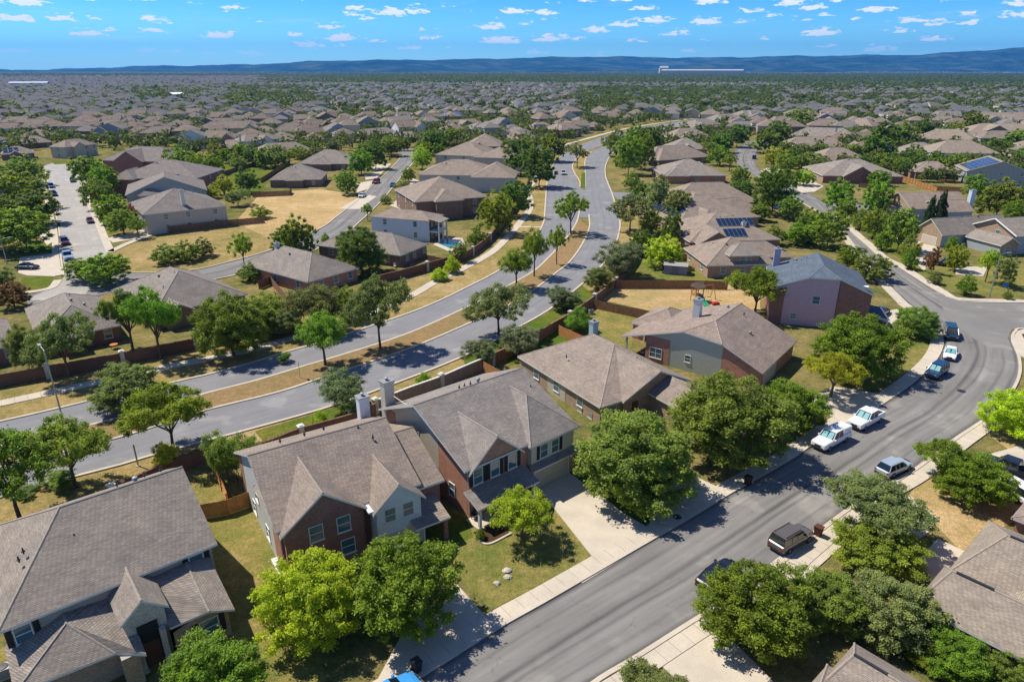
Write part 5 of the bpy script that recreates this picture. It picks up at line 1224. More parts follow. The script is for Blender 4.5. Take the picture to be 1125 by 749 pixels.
NEAR=[
 # along the avenue, lower left
 (192,499,410,98,'airy','yg','street tree with a leaning trunk and yellowish crown over the avenue, right of the pair'),
 (84,536,446,98,'airy','yg','yellow-green street tree with forked trunk behind the big left roof'),
 (22,570,462,110,'airy','green','green street tree at the left edge behind the big left roof'),
 (143,450,396,76,'oak','olive','olive-green spreading tree in the median beside the lamp post'),
 (77,414,338,74,'airy','olive','grey-olive tree standing against the brown wall by the lamp post'),
 (177,394,308,62,'airy','green','tall tree with a straight trunk before the brown wall, right of a dark companion'),
 (146,384,312,56,'airy','dark','dark tree behind the wall left of the tall straight-trunk tree'),
 (257,391,315,78,'round','green','dense round green street tree casting shade on the far lane'),
 (292,366,318,62,'round','yg','yellow-green tree just behind the dense round street tree'),
 (357.6,402,337,62,'slim','green','small single-trunk tree in the median by the yellow sign'),
 (418,384,296,74,'airy','olive','multi-stem grey-green tree in the median with a dark shadow pool'),
 (345,366,312,68,'sage','olive','silvery shrub clump beside the sidewalk near the brick hip-roofed house'),
 (306,372,338,50,'sage','olive','dark olive shrub under the street trees by the sidewalk'),
 (382,352,312,34,'round','yg','yellow-green small tree behind the silvery shrub clump'),
 (398,300,246,56,'oak','dark','round dark tree in front of the hidden patio house'),
 (548,368,306,76,'airy','olive','grey-green tree in the median above the tan wall'),
 (383,452,404,64,'sage','sage','round silvery shrub at the avenue edge behind the brown roof'),
 (525,402,372,40,'sage','sage','silver shrub below the grey-green median tree'),
 (566,394,354,52,'sage','sage','silvery green shrub against the sunlit brown wall'),
 (586.8,304,247,34,'slim','yg','slender yellow-green tree in the median, second from the crossing'),
 (611.6,291,244,26,'slim','yg','thin sparse tree in the median nearest the crossing'),
 (567,317,271,42,'slim','green','green median tree left of the slender yellow-green one'),
 (627,257,207,42,'airy','green','two-stem green tree at the median tip before the crossing'),
 (692,254,210,56,'airy','olive','olive street tree on the right verge past the crossing'),
 (634,184,156,30,'airy','olive','olive tree on the upper median past the crossing'),
 (545,257,206,44,'round','yg','bright green dense tree inside the wall by the pool yard'),
 (566,238,196,40,'oak','dark','dark tree beside the sidewalk above the bright green tree'),
 (592,206,158,40,'oak','dark','dark street tree shading the sidewalk at the crossing'),
 (572,192,150,42,'oak','dark','dark green tall tree left of the crossing, beside the lawn strip'),
 (606,178,146,32,'oak','mid','tree by the small side street left of the crossing'),
 (262,528,464,62,'sage','mid','dark olive shrub behind the cedar fence, left of the brown roof'),
 (180,520,484,36,'sage','yellow','yellow-green shrub beside the brown wall behind the big roof'),
 (676,305,262,62,'sage','sage','tall silvery palm-like shrub at the avenue bend'),
 (652,320,290,44,'sage','olive','low olive shrub below the palm-like shrub'),
 (622,338,312,46,'sage','sage','silver hedge shrub along the sunlit wall'),
 (728,294,256,46,'round','bright','bright green tree left of the garden shed'),
 (704,280,250,34,'oak','dark','dark shrub tree beside the wall left of the shed'),
 (714,258,230,26,'oak','yg','tall yellow-green shrub behind the right verge'),
 (720,238,188,40,'sage','pale','pale silver-green tree on the right verge past the crossing'),
 (742,246,206,34,'oak','olive','brownish olive tree beside the stepped solar house'),
 (737,270,226,24,'oak','mid','small dark tree in front of the stepped solar house'),
 # shrubs along the walls and houses
 (636,364,334,34,'bush','green','dark green bush inside the sunlit wall near the reddish fence'),
 (528,592,578,12,'bush','yg','small round yellow-green bush at the porch bed'),
 (466,425,406,20,'bush','lime','lime-yellow shrub on the verge behind the tan wall'),
 (353,470,448,22,'bush','lime','lime-yellow shrub on the verge above the brown roof'),
 (504,288,264,22,'sage','olive','brownish shrub inside the pool yard wall'),
 (524,270,246,24,'bush','green','green bush beside the pool yard wall'),
 (497,300,279,20,'bush','bright','bright green shrub at the foot of the wall by the sidewalk'),
 (483,308,293,22,'bush','bright','low bright hedge bush beside the bright green shrub'),
 (312,398,386,18,'sage','dark','dark grassy clump by the left kerb'),
 (327,360,348,14,'bush','green','small clipped bush near the low red fence end'),
 (275,308,286,28,'bush','mid','green shrub under the thin tree at the brick house corner'),
 (20,545,536,38,'sage','dark','dark low shrub on the verge behind the big left roof, leftmost'),
 (64,536,518,40,'sage','mid','mid-green low shrub on the verge behind the big left roof'),
 # cul-de-sac
 (98,206,170,38,'oak','green','green tree at the far right of the cul-de-sac'),
 (116,216,176,34,'oak','green','tall green tree behind the far right cul-de-sac tree'),
 (112,230,192,38,'oak','mid','middle tree on the cul-de-sac right side'),
 (126,246,212,36,'oak','green','tree on the cul-de-sac right side beside the driveways'),
 (137,258,228,38,'oak','mid','tree on the cul-de-sac right side over its own dark shadow'),
 (153,262,236,24,'slim','green','small tree at the corner of the dry field sidewalk'),
 (148,250,222,14,'bush','red','red-leaved shrub at the corner of the tall white-chimney house'),
 (12,324,290,38,'sage','olive','olive tree at the left edge beside the corner lawn'),
 (16,338,308,36,'oak','rust','rust-red tree at the left edge beside the dark roof'),
 (40,408,352,44,'sage','olive','grey shrub tree between the two left roofs by the wall'),
 (269,298,254,30,'slim','yg','thin-stemmed light green tree between the two hip roofs'),
 (330,284,233,42,'oak','green','tree behind the pale-chimney brick house, pointed top'),
 (314,280,248,32,'oak','dark','darker tree left of the pointed tree behind the brick house'),
 (358,268,254,11,'bush','green','tiny clipped ball tree by the pale chimney'),
 (273,212,182,28,'round','dark','round dark green tree on the lawn behind the dry field'),
 (247,214,190,22,'round','yellow','yellow-green tree left of the round dark tree'),
 (233,218,202,22,'bush','yellow','yellow bush beside the row of upper windows'),
 (262,226,206,30,'sage','olive','grey-green tree in front of the red-brown fence by the dry field'),
 (287,240,224,26,'bush','yg','yellow-green bush at the end of the fence on the dry field'),
 (200,190,158,34,'round','green','bright green round tree behind the cul-de-sac row'),
 (219,196,165,26,'round','yg','yellow-green tree right of the bright round tree behind the cul-de-sac row'),
 (236,192,168,24,'round','green','green tree beside the play yard behind the cul-de-sac row'),
 (225,204,192,22,'bush','olive','olive bush by the play yard'),
 (382,214,184,28,'oak','mid','grey-green tree at the kerb before the long brown house'),
 (397,192,162,30,'round','green','bright green tree over the driveways of the cross street'),
 (413,186,152,30,'oak','dark','dark tree over the driveways of the cross street'),
 (430,172,150,26,'oak','mid','tree at the far end of the cross street'),
 (464,186,158,24,'round','bright','bright green tree beside the two-storey beige house'),
 (449,200,182,16,'oak','mid','small tree at the kerb opposite the red car'),
 (442,212,198,20,'sage','olive','low shrub tree beside the parked blue car'),
 (424,224,212,14,'bush','mid','dark low hedge at the kerb across from the silver car'),
 (404,242,222,14,'slim','green','thin young tree on the kerb of the cross street'),
 (478,170,142,28,'oak','dark','dark tree behind the two-storey beige house, left'),
 (498,166,140,24,'oak','mid','tree behind the two-storey beige house, right'),
 # right neighbourhood
 (812,206,180,24,'oak','mid','palm-like small tree at the curve beside the wide brick house'),
 (848,236,180,48,'oak','dark','big dark oak over the upper street curve'),
 (836,231,216,26,'bush','bright','bright round bush in front of the stepped solar house'),
 (866,242,214,28,'oak','mid','grey-green tree beside the parked blue car under the curve'),
 (886,262,226,28,'round','green','yellow-tinged tree left of the big green oak at the curve'),
 (908,272,230,46,'oak','mid','big green oak leaning over the street beside the mauve house roof'),
 (932,298,268,30,'oak','yg','yellow-green tree behind the blue-grey roof'),
 (957,308,278,42,'oak','mid','green tree at the corner of the blue-grey roof'),
 (850,184,160,26,'round','yellow','yellow tree beside the upper street curve'),
 (862,190,168,24,'oak','mid','green tree right of the yellow tree at the upper curve'),
 (882,204,184,26,'round','lime','lime-green tree before the tan-front house driveway'),
 (888,184,166,32,'oak','mid','green shrub tree in front of the white gable'),
 (788,182,158,26,'round','green','green tree right of the low wide brick houses'),
 (801,188,168,18,'slim','green','young green tree by the upper street left kerb'),
 (792,168,146,26,'oak','dark','dark tree at the upper street left side'),
 (809,162,136,26,'oak','dark','dark tree above the upper street curve, left of the white car'),
 (840,168,140,34,'oak','mid','broad tree at the right side of the upper street'),
 (920,232,194,34,'round','green','green tree at the corner of the tan-front house'),
 (928,242,214,26,'round','mid','round tree beside the right sidewalk at the curve'),
 (960,240,192,32,'round','green','dark green tree left of the tan gable'),
 (944,252,228,26,'bush','mid','mid-green bush on the lawn strip, beside the right sidewalk'),
 (958,262,226,30,'oak','yg','light green tree above the lawn strip'),
 (985,276,226,40,'oak','mid','grey-green tree in front of the tan gable'),
 (968,275,252,20,'bush','green','rounded bush beside the right driveway'),
 (997,288,254,24,'bush','yg','domed yellow-green small tree above the driveway bush'),
 (998,296,270,18,'bush','green','conical green bush on the driveway edge'),
 (1021,300,268,18,'sage','rust','brownish feathery shrub left of the parked black car'),
 (1040,290,258,16,'slim','green','slender green tree by the white garage door'),
 (1048,298,266,24,'round','lime','lime-green tree in front of the grey porch roof'),
 (1060,324,299,22,'bush','green','large cone-shaped bush on the junction lawn'),
 (1082,310,272,26,'slim','lime','yellow-green tree before the front gable at the junction'),
 (1106,316,280,30,'sage','olive','olive shrub tree at the right edge behind the street lamp'),
 (1106,329,318,12,'bush','mid','low bush on the junction lawn at the right edge'),
 (1026,312,296,18,'bush','olive','low olive bush on the junction lawn near the sidewalk'),
 (1094,240,192,52,'oak','mid','big grey-green tree right of the tall pale chimney'),
 (1116,250,218,36,'oak','green','dark green tree at the right edge below the big grey-green tree'),
 (1068,220,190,26,'oak','mid','green tree beside the orange-red fence'),
 (1029,252,207,17,'cypress','cyp','tall dark cypress beside the blue-grey gable, right of two'),
 (1017,257,213,15,'cypress','cyp','tall dark cypress beside the blue-grey gable, left of two'),
 (956,178,146,36,'oak','dark','dark tree in the clump left of the white terrace house'),
 (972,168,134,34,'oak','dark','dark tree at the back of the clump left of the white terrace house'),
 (991,162,132,30,'round','green','brighter tree at the right of the clump left of the white terrace house'),
 (1012,156,130,22,'oak','dark','dark round tree at the far right of the clump'),
 (960,176,152,22,'round','yellow','yellow tree at the foot of the dark clump'),
 (1000,180,164,18,'sage','pale','pale shrub tree in the fenced yard below the clump'),
 (1066,148,120,26,'oak','mid','dark tree above the long tan roof'),
 (1050,148,134,18,'round','yellow','yellow-green bush tree beside the long tan roof'),
 (1092,170,150,30,'oak','dark','dark shrub bank above the solar array house, left part'),
 (1118,166,142,34,'oak','mid','dark shrub bank above the solar array house, right part'),
 (852,160,132,26,'oak','dark','dark tree above the tall pale chimney house, left'),
 (878,142,120,32,'oak','mid','green tree left of the two-storey teal window house'),
 (676,182,140,28,'airy','olive','olive street tree right of the upper avenue, nearest the bend'),
 (690,192,146,34,'oak','mid','green tree in the verge clump right of the upper avenue'),
 (704,186,142,32,'round','green','bright tree in the verge clump right of the upper avenue'),
 (697,170,134,28,'oak','mid','tree behind the verge clump at the avenue bend'),
 (712,172,138,28,'oak','dark','dark tree at the right of the verge clump'),
 (670,172,146,22,'airy','olive','thin olive tree nearest the right kerb of the bend'),
 (694,208,186,22,'bush','mid','low shrub on the right verge past the crossing'),
 (702,220,196,22,'bush','dark','dark shrub by the side street mouth'),
]
for r in FRONT: ctree(*r,cat='shrub' if r[4] in('sage','bush') and r[1]-r[0]<50 else 'tree',group='trees and shrubs of the neighbourhood')
for r in NEAR:
    cat='shrub' if r[4] in('sage','bush') else 'tree'
    ptree(*r,cat=cat,group='trees and shrubs of the neighbourhood')
# ------------------------------------------------------------------ vehicles
def loft(mb,st,m=0):
    # st: list of (x, halfwidth, zbottom, ztop); rounded shoulder section
    ring=lambda x,w,zb,zt:[(x,-w*.9,zb),(x,-w,zb+.12),(x,-w,zb+(zt-zb)*.62),(x,-w*.96,zt-.07),(x,-w*.84,zt),(x,w*.84,zt),(x,w*.96,zt-.07),(x,w,zb+(zt-zb)*.62),(x,w,zb+.12),(x,w*.9,zb)]
    base=len(mb.v)
    for s in st: mb.v+=ring(*s)
    n=10
    for i in range(len(st)-1):
        for j in range(n):
            q=(j+1)%n; a=base+i*n
            mb.f.append((a+j,a+q,a+n+q,a+n+j)); mb.m.append(m)
    mb.f.append(tuple(base+j for j in range(n))); mb.m.append(m)
    e=base+(len(st)-1)*n; mb.f.append(tuple(e+n-1-j for j in range(n))); mb.m.append(m)
def wheel_mesh(r=.36,w=.24):
    t=MB(); 
    pr=[(r*.6,-w/2),(r*.93,-w/2),(r,-w/2+.04),(r,w/2-.04),(r*.93,w/2),(r*.6,w/2)]
    n=18; base=0
    for a,y in pr:
        for j in range(n): t.v.append((a*math.cos(2*math.pi*j/n),y,a*math.sin(2*math.pi*j/n)))
    for k in range(len(pr)-1):
        for j in range(n): q=(j+1)%n; t.f.append((k*n+j,k*n+q,(k+1)*n+q,(k+1)*n+j)); t.m.append(0)
    d=MB()
    for y in (-w/2+.03,w/2-.03):
        b=len(d.v)
        for j in range(n): d.v.append((r*.62*math.cos(2*math.pi*j/n),y,r*.62*math.sin(2*math.pi*j/n)))
        d.f.append(tuple(b+j for j in range(n))); d.m.append(0)
        for k in range(5):
            a=2*math.pi*k/5; d.tube([(0,y*1.08,0),(r*.58*math.cos(a),y*1.08,r*.58*math.sin(a))],.035,5)
    return t.mesh('tyre',M['tyre']),d.mesh('rim',M['metal'])
WH=wheel_mesh()
CARM={}
def glass_house(x0,x1,x2,x3,w0,w1,z0,z1):
    # belt from x0 (rear) to x3 (front), roof from x1 to x2
    b=[(x0,-w0,z0),(x3,-w0,z0),(x3,w0,z0),(x0,w0,z0)]; t=[(x1,-w1,z1),(x2,-w1,z1),(x2,w1,z1),(x1,w1,z1)]
    return b,t
def car_meshes(kind):
    if kind in CARM: return CARM[kind]
    P={}
    if kind=='pickup':
        L=5.8; W=.98; zb=.38; body=[(-2.9,W*.93,zb,1.08),(-2.8,W,zb,1.12),(-1.0,W,zb,1.12),(-.9,W,zb,1.16),(1.15,W,zb,1.22),(1.4,W,zb,1.23),(2.5,W*.98,zb,1.17),(2.84,W*.93,zb+.05,1.10),(2.92,W*.88,zb+.12,.95)]
        gh=(-1.05,-.88,.55,1.32,W*.92,W*.78,1.12,1.95); wx=(1.85,-1.75)
    elif kind=='suv':
        L=4.8; W=.95; zb=.34; body=[(-2.4,W*.9,zb+.1,.95),(-2.3,W,zb,1.02),(-1.0,W,zb,1.04),(1.0,W,zb,1.04),(2.0,W*.97,zb,.97),(2.3,W*.9,zb,.88),(2.4,W*.82,zb+.1,.74)]
        gh=(-2.3,-2.05,.4,1.2,W*.93,W*.77,1.0,1.78); wx=(1.5,-1.45)
    elif kind=='van':
        L=5.1; W=.98; zb=.32; body=[(-2.55,W*.92,zb+.1,.98),(-2.45,W,zb,1.03),(1.2,W,zb,1.03),(2.1,W*.96,zb,.94),(2.5,W*.88,zb,.82),(2.58,W*.8,zb+.1,.7)]
        gh=(-2.45,-2.25,.75,1.75,W*.93,W*.78,1.0,1.78); wx=(1.65,-1.5)
    else:
        L=4.7; W=.91; zb=.28; body=[(-2.35,W*.86,zb+.14,.82),(-2.2,W*.97,zb,.92),(-1.3,W,zb,.95),(1.0,W,zb,.93),(1.9,W*.96,zb,.84),(2.25,W*.86,zb,.72),(2.35,W*.76,zb+.1,.6)]
        gh=(-1.75,-1.0,.2,1.05,W*.88,W*.68,.91,1.42); wx=(1.42,-1.38)
        if kind=='hatch': gh=(-2.2,-1.75,.2,1.1,W*.9,W*.7,.91,1.52)
    b=MB(); loft(b,body)
    x0,x1,x2,x3,w0,w1,z0,z1=gh; B_,T_=glass_house(*gh)
    # roof skin and pillars in body colour
    r=MB(); r.prism([(x1-.06,-w1-.02),(x2+.06,-w1-.02),(x2+.06,w1+.02),(x1-.06,w1+.02)],z1-.02,z1+.03)
    r.prism([(x1+.1,-w1+.1),(x2-.1,-w1+.1),(x2-.1,w1-.1),(x1+.1,w1-.1)],z1+.031,z1+.055)
    for sy in (-1,1):
        for (xa,xb) in ((x0,x1),(x3,x2)): r.tube([(xa,sy*w0,z0-.02),(xb,sy*w1,z1)],.05,5)
        for q in (.38,.66) if kind!='pickup' else (.5,):
            xa=x0+(x3-x0)*q*.92; xb=x1+(x2-x1)*q; r.tube([(xa,sy*(w0+.005),z0-.02),(xb,sy*(w1+.005),z1)],.04,5)
    fr=MB(); fr.poly([B_[1],B_[2],T_[2],T_[1]])
    rr=MB(); rr.poly([B_[3],B_[0],T_[0],T_[3]])
    sd=MB(); sd.poly([B_[0],B_[1],T_[1],T_[0]]); sd.poly([B_[2],B_[3],T_[3],T_[2]])
    hl=[];tl=[]
    xf=body[-2][0]; xr=body[0][0]; zf=body[-2][3]
    for s in (-1,1):
        q=MB(); q.box(xf-.18,xf+.06,s*W*.62-.17,s*W*.62+.17,zf-.22,zf-.06); hl.append(q.mesh('headlight',M['lamp_clear']))
        q=MB(); q.box(xr-.03,xr+.1,s*W*.78-.1,s*W*.78+.1,zb+.38,body[1][3]-.08); tl.append(q.mesh('tail_light',M['lamp_red']))
    bp=MB(); bp.box(body[-1][0]-.1,body[-1][0]+.06,-W*.74,W*.74,zb+.0,zb+.24); bp.box(body[-1][0]-.05,body[-1][0]+.03,-W*.4,W*.4,zb+.27,zb+.48)
    br=MB(); br.box(xr-.09,xr+.05,-W*.82,W*.82,zb,zb+.22)
    mi=[]
    for s in (-1,1): q=MB(); q.box(x3-.32,x3-.14,s*(w0+.14)-.1,s*(w0+.14)+.1,z0+.02,z0+.2); mi.append(q.mesh('mirror',M['car_paint']))
    P=dict(body=b.mesh('body',M['car_paint']),cabin=r.mesh('cabin_roof',M['car_paint']),windscreen=fr.mesh('windscreen',M['car_glass']),rear=rr.mesh('rear_window',M['car_glass']),side=sd.mesh('side_windows',M['car_glass']),
        front_bumper=bp.mesh('front_bumper',M['dark_metal']),rear_bumper=br.mesh('rear_bumper',M['dark_metal']),mirror=mi,hl=hl,tl=tl,wx=wx,W=W,gh=gh)
    if kind=='pickup':
        bd=MB(); bd.box(-2.72,-1.1,-W*.78,W*.78,1.12,1.128); P['bed']=bd.mesh('truck_bed',M['tyre'])
        rl=MB(); 
        for s in(-1,1): rl.box(-2.85,-1.02,s*W*.86-.06,s*W*.86+.06,1.10,1.24)
        rl.box(-2.88,-2.78,-W*.86,W*.86,1.10,1.24); P['rail']=rl.mesh('bed_rail',M['car_paint'])
        c=MB(); loft(c,[(-2.86,W*.88,1.14,1.88),(-1.1,W*.88,1.14,1.98)]); P['shell']=c.mesh('camper_shell',M['car_paint'])
        cw=MB(); 
        for s in (-1,1): cw.box(-2.5,-1.3,s*W*.862-.006,s*W*.862+.006,1.32,1.6)
        P['shellwin']=cw.mesh('shell_window',M['car_glass'])
    ra=MB()
    for s in (-1,1): ra.tube([(x1+.1,s*(w1-.08),z1+.12),(x2-.1,s*(w1-.08),z1+.12)],.025,5); ra.tube([(x1+.15,s*(w1-.08),z1+.03),(x1+.15,s*(w1-.08),z1+.12)],.02,5); ra.tube([(x2-.15,s*(w1-.08),z1+.03),(x2-.15,s*(w1-.08),z1+.12)],.02,5)
    P['rack']=ra.mesh('roof_rack',M['dark_metal'])
    ss=MB(); e=.02; q=[Vector(B_[1]),Vector(B_[2]),Vector(T_[2]),Vector(T_[1])]; c=sum(q,Vector())/4
    for sgn in (-1,1):
        cc=c+Vector((0,sgn*.36*W,0)); ss.poly([cc+(p-c)*Vector((1,1,1))*0+Vector(((p-c).x*.78,(p-c).y*.36,(p-c).z*.78))+Vector((.012,0,.012)) for p in q])
    P['shade']=ss.mesh('windscreen_shade',M['sunshade'])
    CARM[kind]=P; return P
def car(kind,front,rear,col,label,cat=None,shade=False,rack=False,shell=False,name=None,nparts=True,z=.075):
    a,b=Vector(gp(*front,.6)),Vector(gp(*rear,.6)); d=a-b; c=(a+b)/2
    P=car_meshes(kind); nm=name or {'pickup':'pickup_truck','suv':'parked_suv','van':'parked_van','sedan':'parked_car','hatch':'parked_car'}[kind]
    o=thing(nm,label,cat or {'pickup':'pickup truck','suv':'car','van':'van','sedan':'car','hatch':'car'}[kind],(c.x,c.y,z),math.atan2(d.y,d.x),'vehicles in the streets')
    def add(me,p=o,**k): 
        k.setdefault('color',col); return link(me.name.split('.')[0],me,p,**k)
    add(P['body']); cb=add(P['cabin']); w=add(P['windscreen']); add(P['rear']); add(P['side']); add(P['front_bumper']); add(P['rear_bumper']); [add(q) for q in P['mirror']]
    for h in P['hl']: add(h)
    for h in P['tl']: add(h)
    if shade: add(P['shade'],w)
    if rack: add(P['rack'],cb)
    if kind=='pickup':
        if shell: s=add(P['shell']); add(P['shellwin'],s)
        else: s=add(P['bed']); add(P['rail'],s)
    for x in P['wx']:
        for s in (-1,1):
            w=add(WH[0],loc=(x,s*(P['W']-.085),.36),p=o); w.name='wheel'; add(WH[1],w)
    return o
WHT=(.78,.78,.78); SIL=(.30,.36,.42); BLK=(.012,.014,.02); NAVY=(.012,.03,.085); BLU=(.03,.09,.24); MAR=(.11,.022,.03); RED=(.32,.02,.045); GRY=(.11,.11,.115)
car('pickup',(894,493),(931,473),WHT,'white pickup truck with a white camper shell, parked nearest the shaded kerb',shade=True,shell=True)
car('pickup',(933,471),(969,452),WHT,'white pickup truck with an open black bed parked behind the camper-shell truck',shade=True)
car('suv',(1016,417),(1041,400),NAVY,'black SUV with round bright sunshades in its windscreen, at the bend',shade=True)
car('sedan',(1042,397),(1046,380),WHT,'white sedan parked between the black SUV and the dark van',shade=True)
car('van',(1048,376),(1041,357),(.012,.035,.045),'dark teal van parked at the kerb behind the white sedan')
car('hatch',(998,506),(966,520),SIL,'silver-blue hatchback parked across the street from the white pickups')
car('suv',(889,580),(848,604),(.10,.085,.07),'grey-brown SUV with a roof rack parked at the lower right kerb',rack=True)
car('sedan',(806,618),(772,644),BLK,'dark car with red tail lights mostly hidden under the large kerb tree')
car('suv',(1092,527),(1128,548),WHT,'white car parked in the driveway behind the dark full tree',shade=True)
car('pickup',(1086,508),(1130,524),BLK,'black pickup in the driveway at the right edge')
car('sedan',(444,754),(412,774),(.05,.28,.62),'bright blue car half cut off by the bottom edge under the tree')
car('sedan',(975,338),(962,347),BLK,'dark car in the shade of the mauve house porch')
car('suv',(1027,288),(1050,291),BLK,'black car parked before the grey porch roof at the junction')
car('suv',(828,169),(829,178),(.015,.03,.12),'dark blue car driving on the upper right street')
car('sedan',(824,156),(818,160),WHT,'white car parked at the far curve of the upper street',nparts=False)
car('sedan',(872,189),(858,190),(.02,.05,.16),'blue car parked in the driveway beside the lime-green tree')
car('sedan',(879,264),(890,265),BLK,'dark car behind the blue-grey roof under the big green oak')
car('sedan',(850,227),(859,229),(.02,.06,.2),'blue car in the driveway beside the bright round bush')
car('suv',(81,202),(79,195),(.03,.09,.22),'blue SUV parked alone on the right side at the end of the cul-de-sac')
car('van',(58,207),(54,202),(.55,.60,.66),'pale van parked on the cul-de-sac left side above the dark blue car')
car('suv',(63,216),(55,211),NAVY,'dark blue car parked below the pale van on the cul-de-sac')
car('sedan',(101,246),(97,239),MAR,'maroon car parked on the right side of the cul-de-sac')
car('suv',(75,270),(67,262),(.10,.02,.045),'dark red SUV parked on the left side of the cul-de-sac')
car('pickup',(78,288),(71,277),(.30,.42,.55),'pale blue pickup with dark windscreen parked at the cul-de-sac mouth')
car('sedan',(40,293),(20,293),BLK,'black car in deep shade under the wide cul-de-sac oak')
car('sedan',(40,182),(48,184),(.6,.62,.64),'white car at the far left end of the cul-de-sac')
car('suv',(408,202),(418,198),RED,'red car parked in the shade of the cross street driveway')
car('sedan',(393,218),(402,212),(.62,.66,.7),'silver-white car parked at the kerb by the dry field')
car('sedan',(429,206),(434,201),BLU,'blue car parked across from the red car')
car('suv',(619,194),(619,187),(.62,.65,.68),'white car with dark windows driving on the far lane of the avenue',name='moving_car')
car('sedan',(588,195),(594,193),(.5,.55,.6),'pale car half hidden by the sidewalk trees at the crossing')
car('sedan',(616,165),(624,163),WHT,'white car at the mouth of the small side street')
# ------------------------------------------------------------------ street furniture and yard things
def lamp(base,topy,az,label,col='galv'):
    x,y=gp(*base); H=z_over(base,topy); o=thing('street_lamp',label,'street lamp',(x,y,0),az)
    b=MB(); b.tube([(0,0,0),(0,0,.5)],.14,10); b.tube([(0,0,.5),(0,0,H*.9),(0,0,H-.25)],[.11,.08,.065],10); b.build('pole',[M[col]],o)
    a=MB(); a.tube([(0,0,H-.4),(.5,0,H-.12),(1.5,0,H)],[.05,.045,.04],8); a.build('arm',[M[col]],o)
    h=MB(); h.box(1.35,2.1,-.16,.16,H-.05,H+.1); h.box(1.45,2.0,-.13,.13,H-.12,H-.05); l=h.build('lamp_head',[M['metal']],o)
    g=MB(); g.box(1.5,1.95,-.11,.11,H-.15,H-.122); g.build('lens',[M['white_flat']],l)
lamp((70,464),383,2.4,'tall grey street lamp rising above the left sidewalk by the brown wall')
lamp((1087,326),278,.1,'pale street lamp on the junction lawn beside the blue street sign')
lamp((8,290),262,.6,'street lamp at the left edge by the shaded cul-de-sac lawn')
def yellow_sign():
    x,y=gp(330,416); o=thing('road_sign','yellow diamond warning sign on a thin post in the median','road sign',(x,y,.1),R(-70))
    p=MB(); p.tube([(0,0,0),(0,0,2.6)],.035,6); p.build('post',[M['galv']],o)
    s=MB(); r=.55; pts=[(0,-r),(r,0),(0,r),(-r,0)]
    for yy in (-.045,): s.poly([(a,yy,2.45+b) for a,b in pts]); s.poly([(a,yy-.02,2.45+b) for a,b in reversed(pts)])
    n=4
    for k in range(4): a,b=pts[k],pts[(k+1)%4]; s.poly([(a[0],-.045,2.45+a[1]),(b[0],-.045,2.45+b[1]),(b[0],-.065,2.45+b[1]),(a[0],-.065,2.45+a[1])])
    s.build('sign_plate',[plain('sign_yellow',(.62,.42,.03),.5)],o)
yellow_sign()
def blue_sign():
    x,y=gp(1101,327); o=thing('street_sign','small blue sign on a post on the junction lawn','street sign',(x,y,0),R(-15))
    p=MB(); p.tube([(0,0,0),(0,0,2.5)],.04,6); p.build('post',[M['galv']],o)
    s=MB(); s.box(-.5,.5,-.06,-.035,2.3,2.95); s.build('sign_plate',[plain('sign_blue',(.03,.16,.42),.5)],o)
blue_sign()
def pole():
    x,y=gp(152,512); o=thing('signal_pole','plain grey metal post on the near verge before the brown wall','post',(x,y,0))
    p=MB(); p.tube([(0,0,0),(0,0,2.7)],.09,8); p.build('pole',[M['galv']],o); c=MB(); c.lathe([(.1,2.7),(.1,2.78),(.02,2.84)],8); c.build('pole_cap',[M['galv']],o)
    b=MB(); b.box(-.2,.2,-.2,.2,0,.12); b.build('foot',[M['concrete']],o)
pole()
def bin_(pix,label,col=(.03,.028,.028),az=.7,s=1.0):
    x,y=gp(*pix); o=thing('wheelie_bin',label,'trash bin',(x,y,.085),az,'wheeled bins at the kerb')
    b=MB(); 
    lo=[(-.24,-.27),(.24,-.27),(.24,.27),(-.24,.27)]; hi=[(-.31,-.36),(.31,-.36),(.31,.36),(-.31,.36)]
    b.v=[(p[0]*s,p[1]*s,.08) for p in lo]+[(p[0]*s,p[1]*s,1.02*s) for p in hi]; b.f=[(3,2,1,0),(4,5,6,7)]+[(k,(k+1)%4,4+(k+1)%4,4+k) for k in range(4)]; b.m=[0]*6
    b.build('bin_body',[M['tint']],o,color=col)
    l=MB(); l.prism([(-.34*s,-.4*s),(.34*s,-.4*s),(.34*s,.36*s),(-.34*s,.36*s)],1.023*s,1.10*s); l.tube([(-.3*s,.4*s,1.0*s),(.3*s,.4*s,1.0*s)],.03,6); l.build('lid',[M['tint']],o,color=col)
    for sx in (-1,1):
        w=MB(); w.tube([(sx*.26*s,.3*s,.12),(sx*.33*s,.3*s,.12)],.12,10); w.build('wheel',[M['tyre']],o)
bin_((458,738),'dark bin standing on the shaded sidewalk under the two dense trees')
bin_((821,533),'dark brown bin at the kerb end of the shaded driveway',(.05,.025,.015))
bin_((998,297),'brown bin standing alone on the right kerb below the domed bush',(.06,.03,.02),.3)
bin_((65,249),'black bin in the road on the left side of the cul-de-sac',(.02,.02,.025))
bin_((92,224),'black bin on the right side of the cul-de-sac',(.02,.02,.025))
bin_((898,589),'reddish-brown bin beside the grey-brown SUV',(.09,.03,.02))
def ac(pix,label,az=.6):
    x,y=gp(*pix); o=thing('air_conditioner',label,'air conditioner',(x,y,0),az)
    b=MB(); b.box(-.42,.42,-.42,.42,.12,.88)
    for k in range(7): b.box(-.44,.44,-.44,.44,.18+k*.1,.21+k*.1)
    b.build('casing',[M['metal']],o); t=MB(); t.lathe([(.36,.881),(.36,.93),(.3,.94),(.05,.95)],14); t.build('fan_grille',[M['dark_metal']],o); p=MB(); p.box(-.5,.5,-.5,.5,0,.118); p.build('plinth',[M['concrete']],o)
ac((651,459),'air conditioner beside the front corner of the tan brick hip-roofed house',.5)
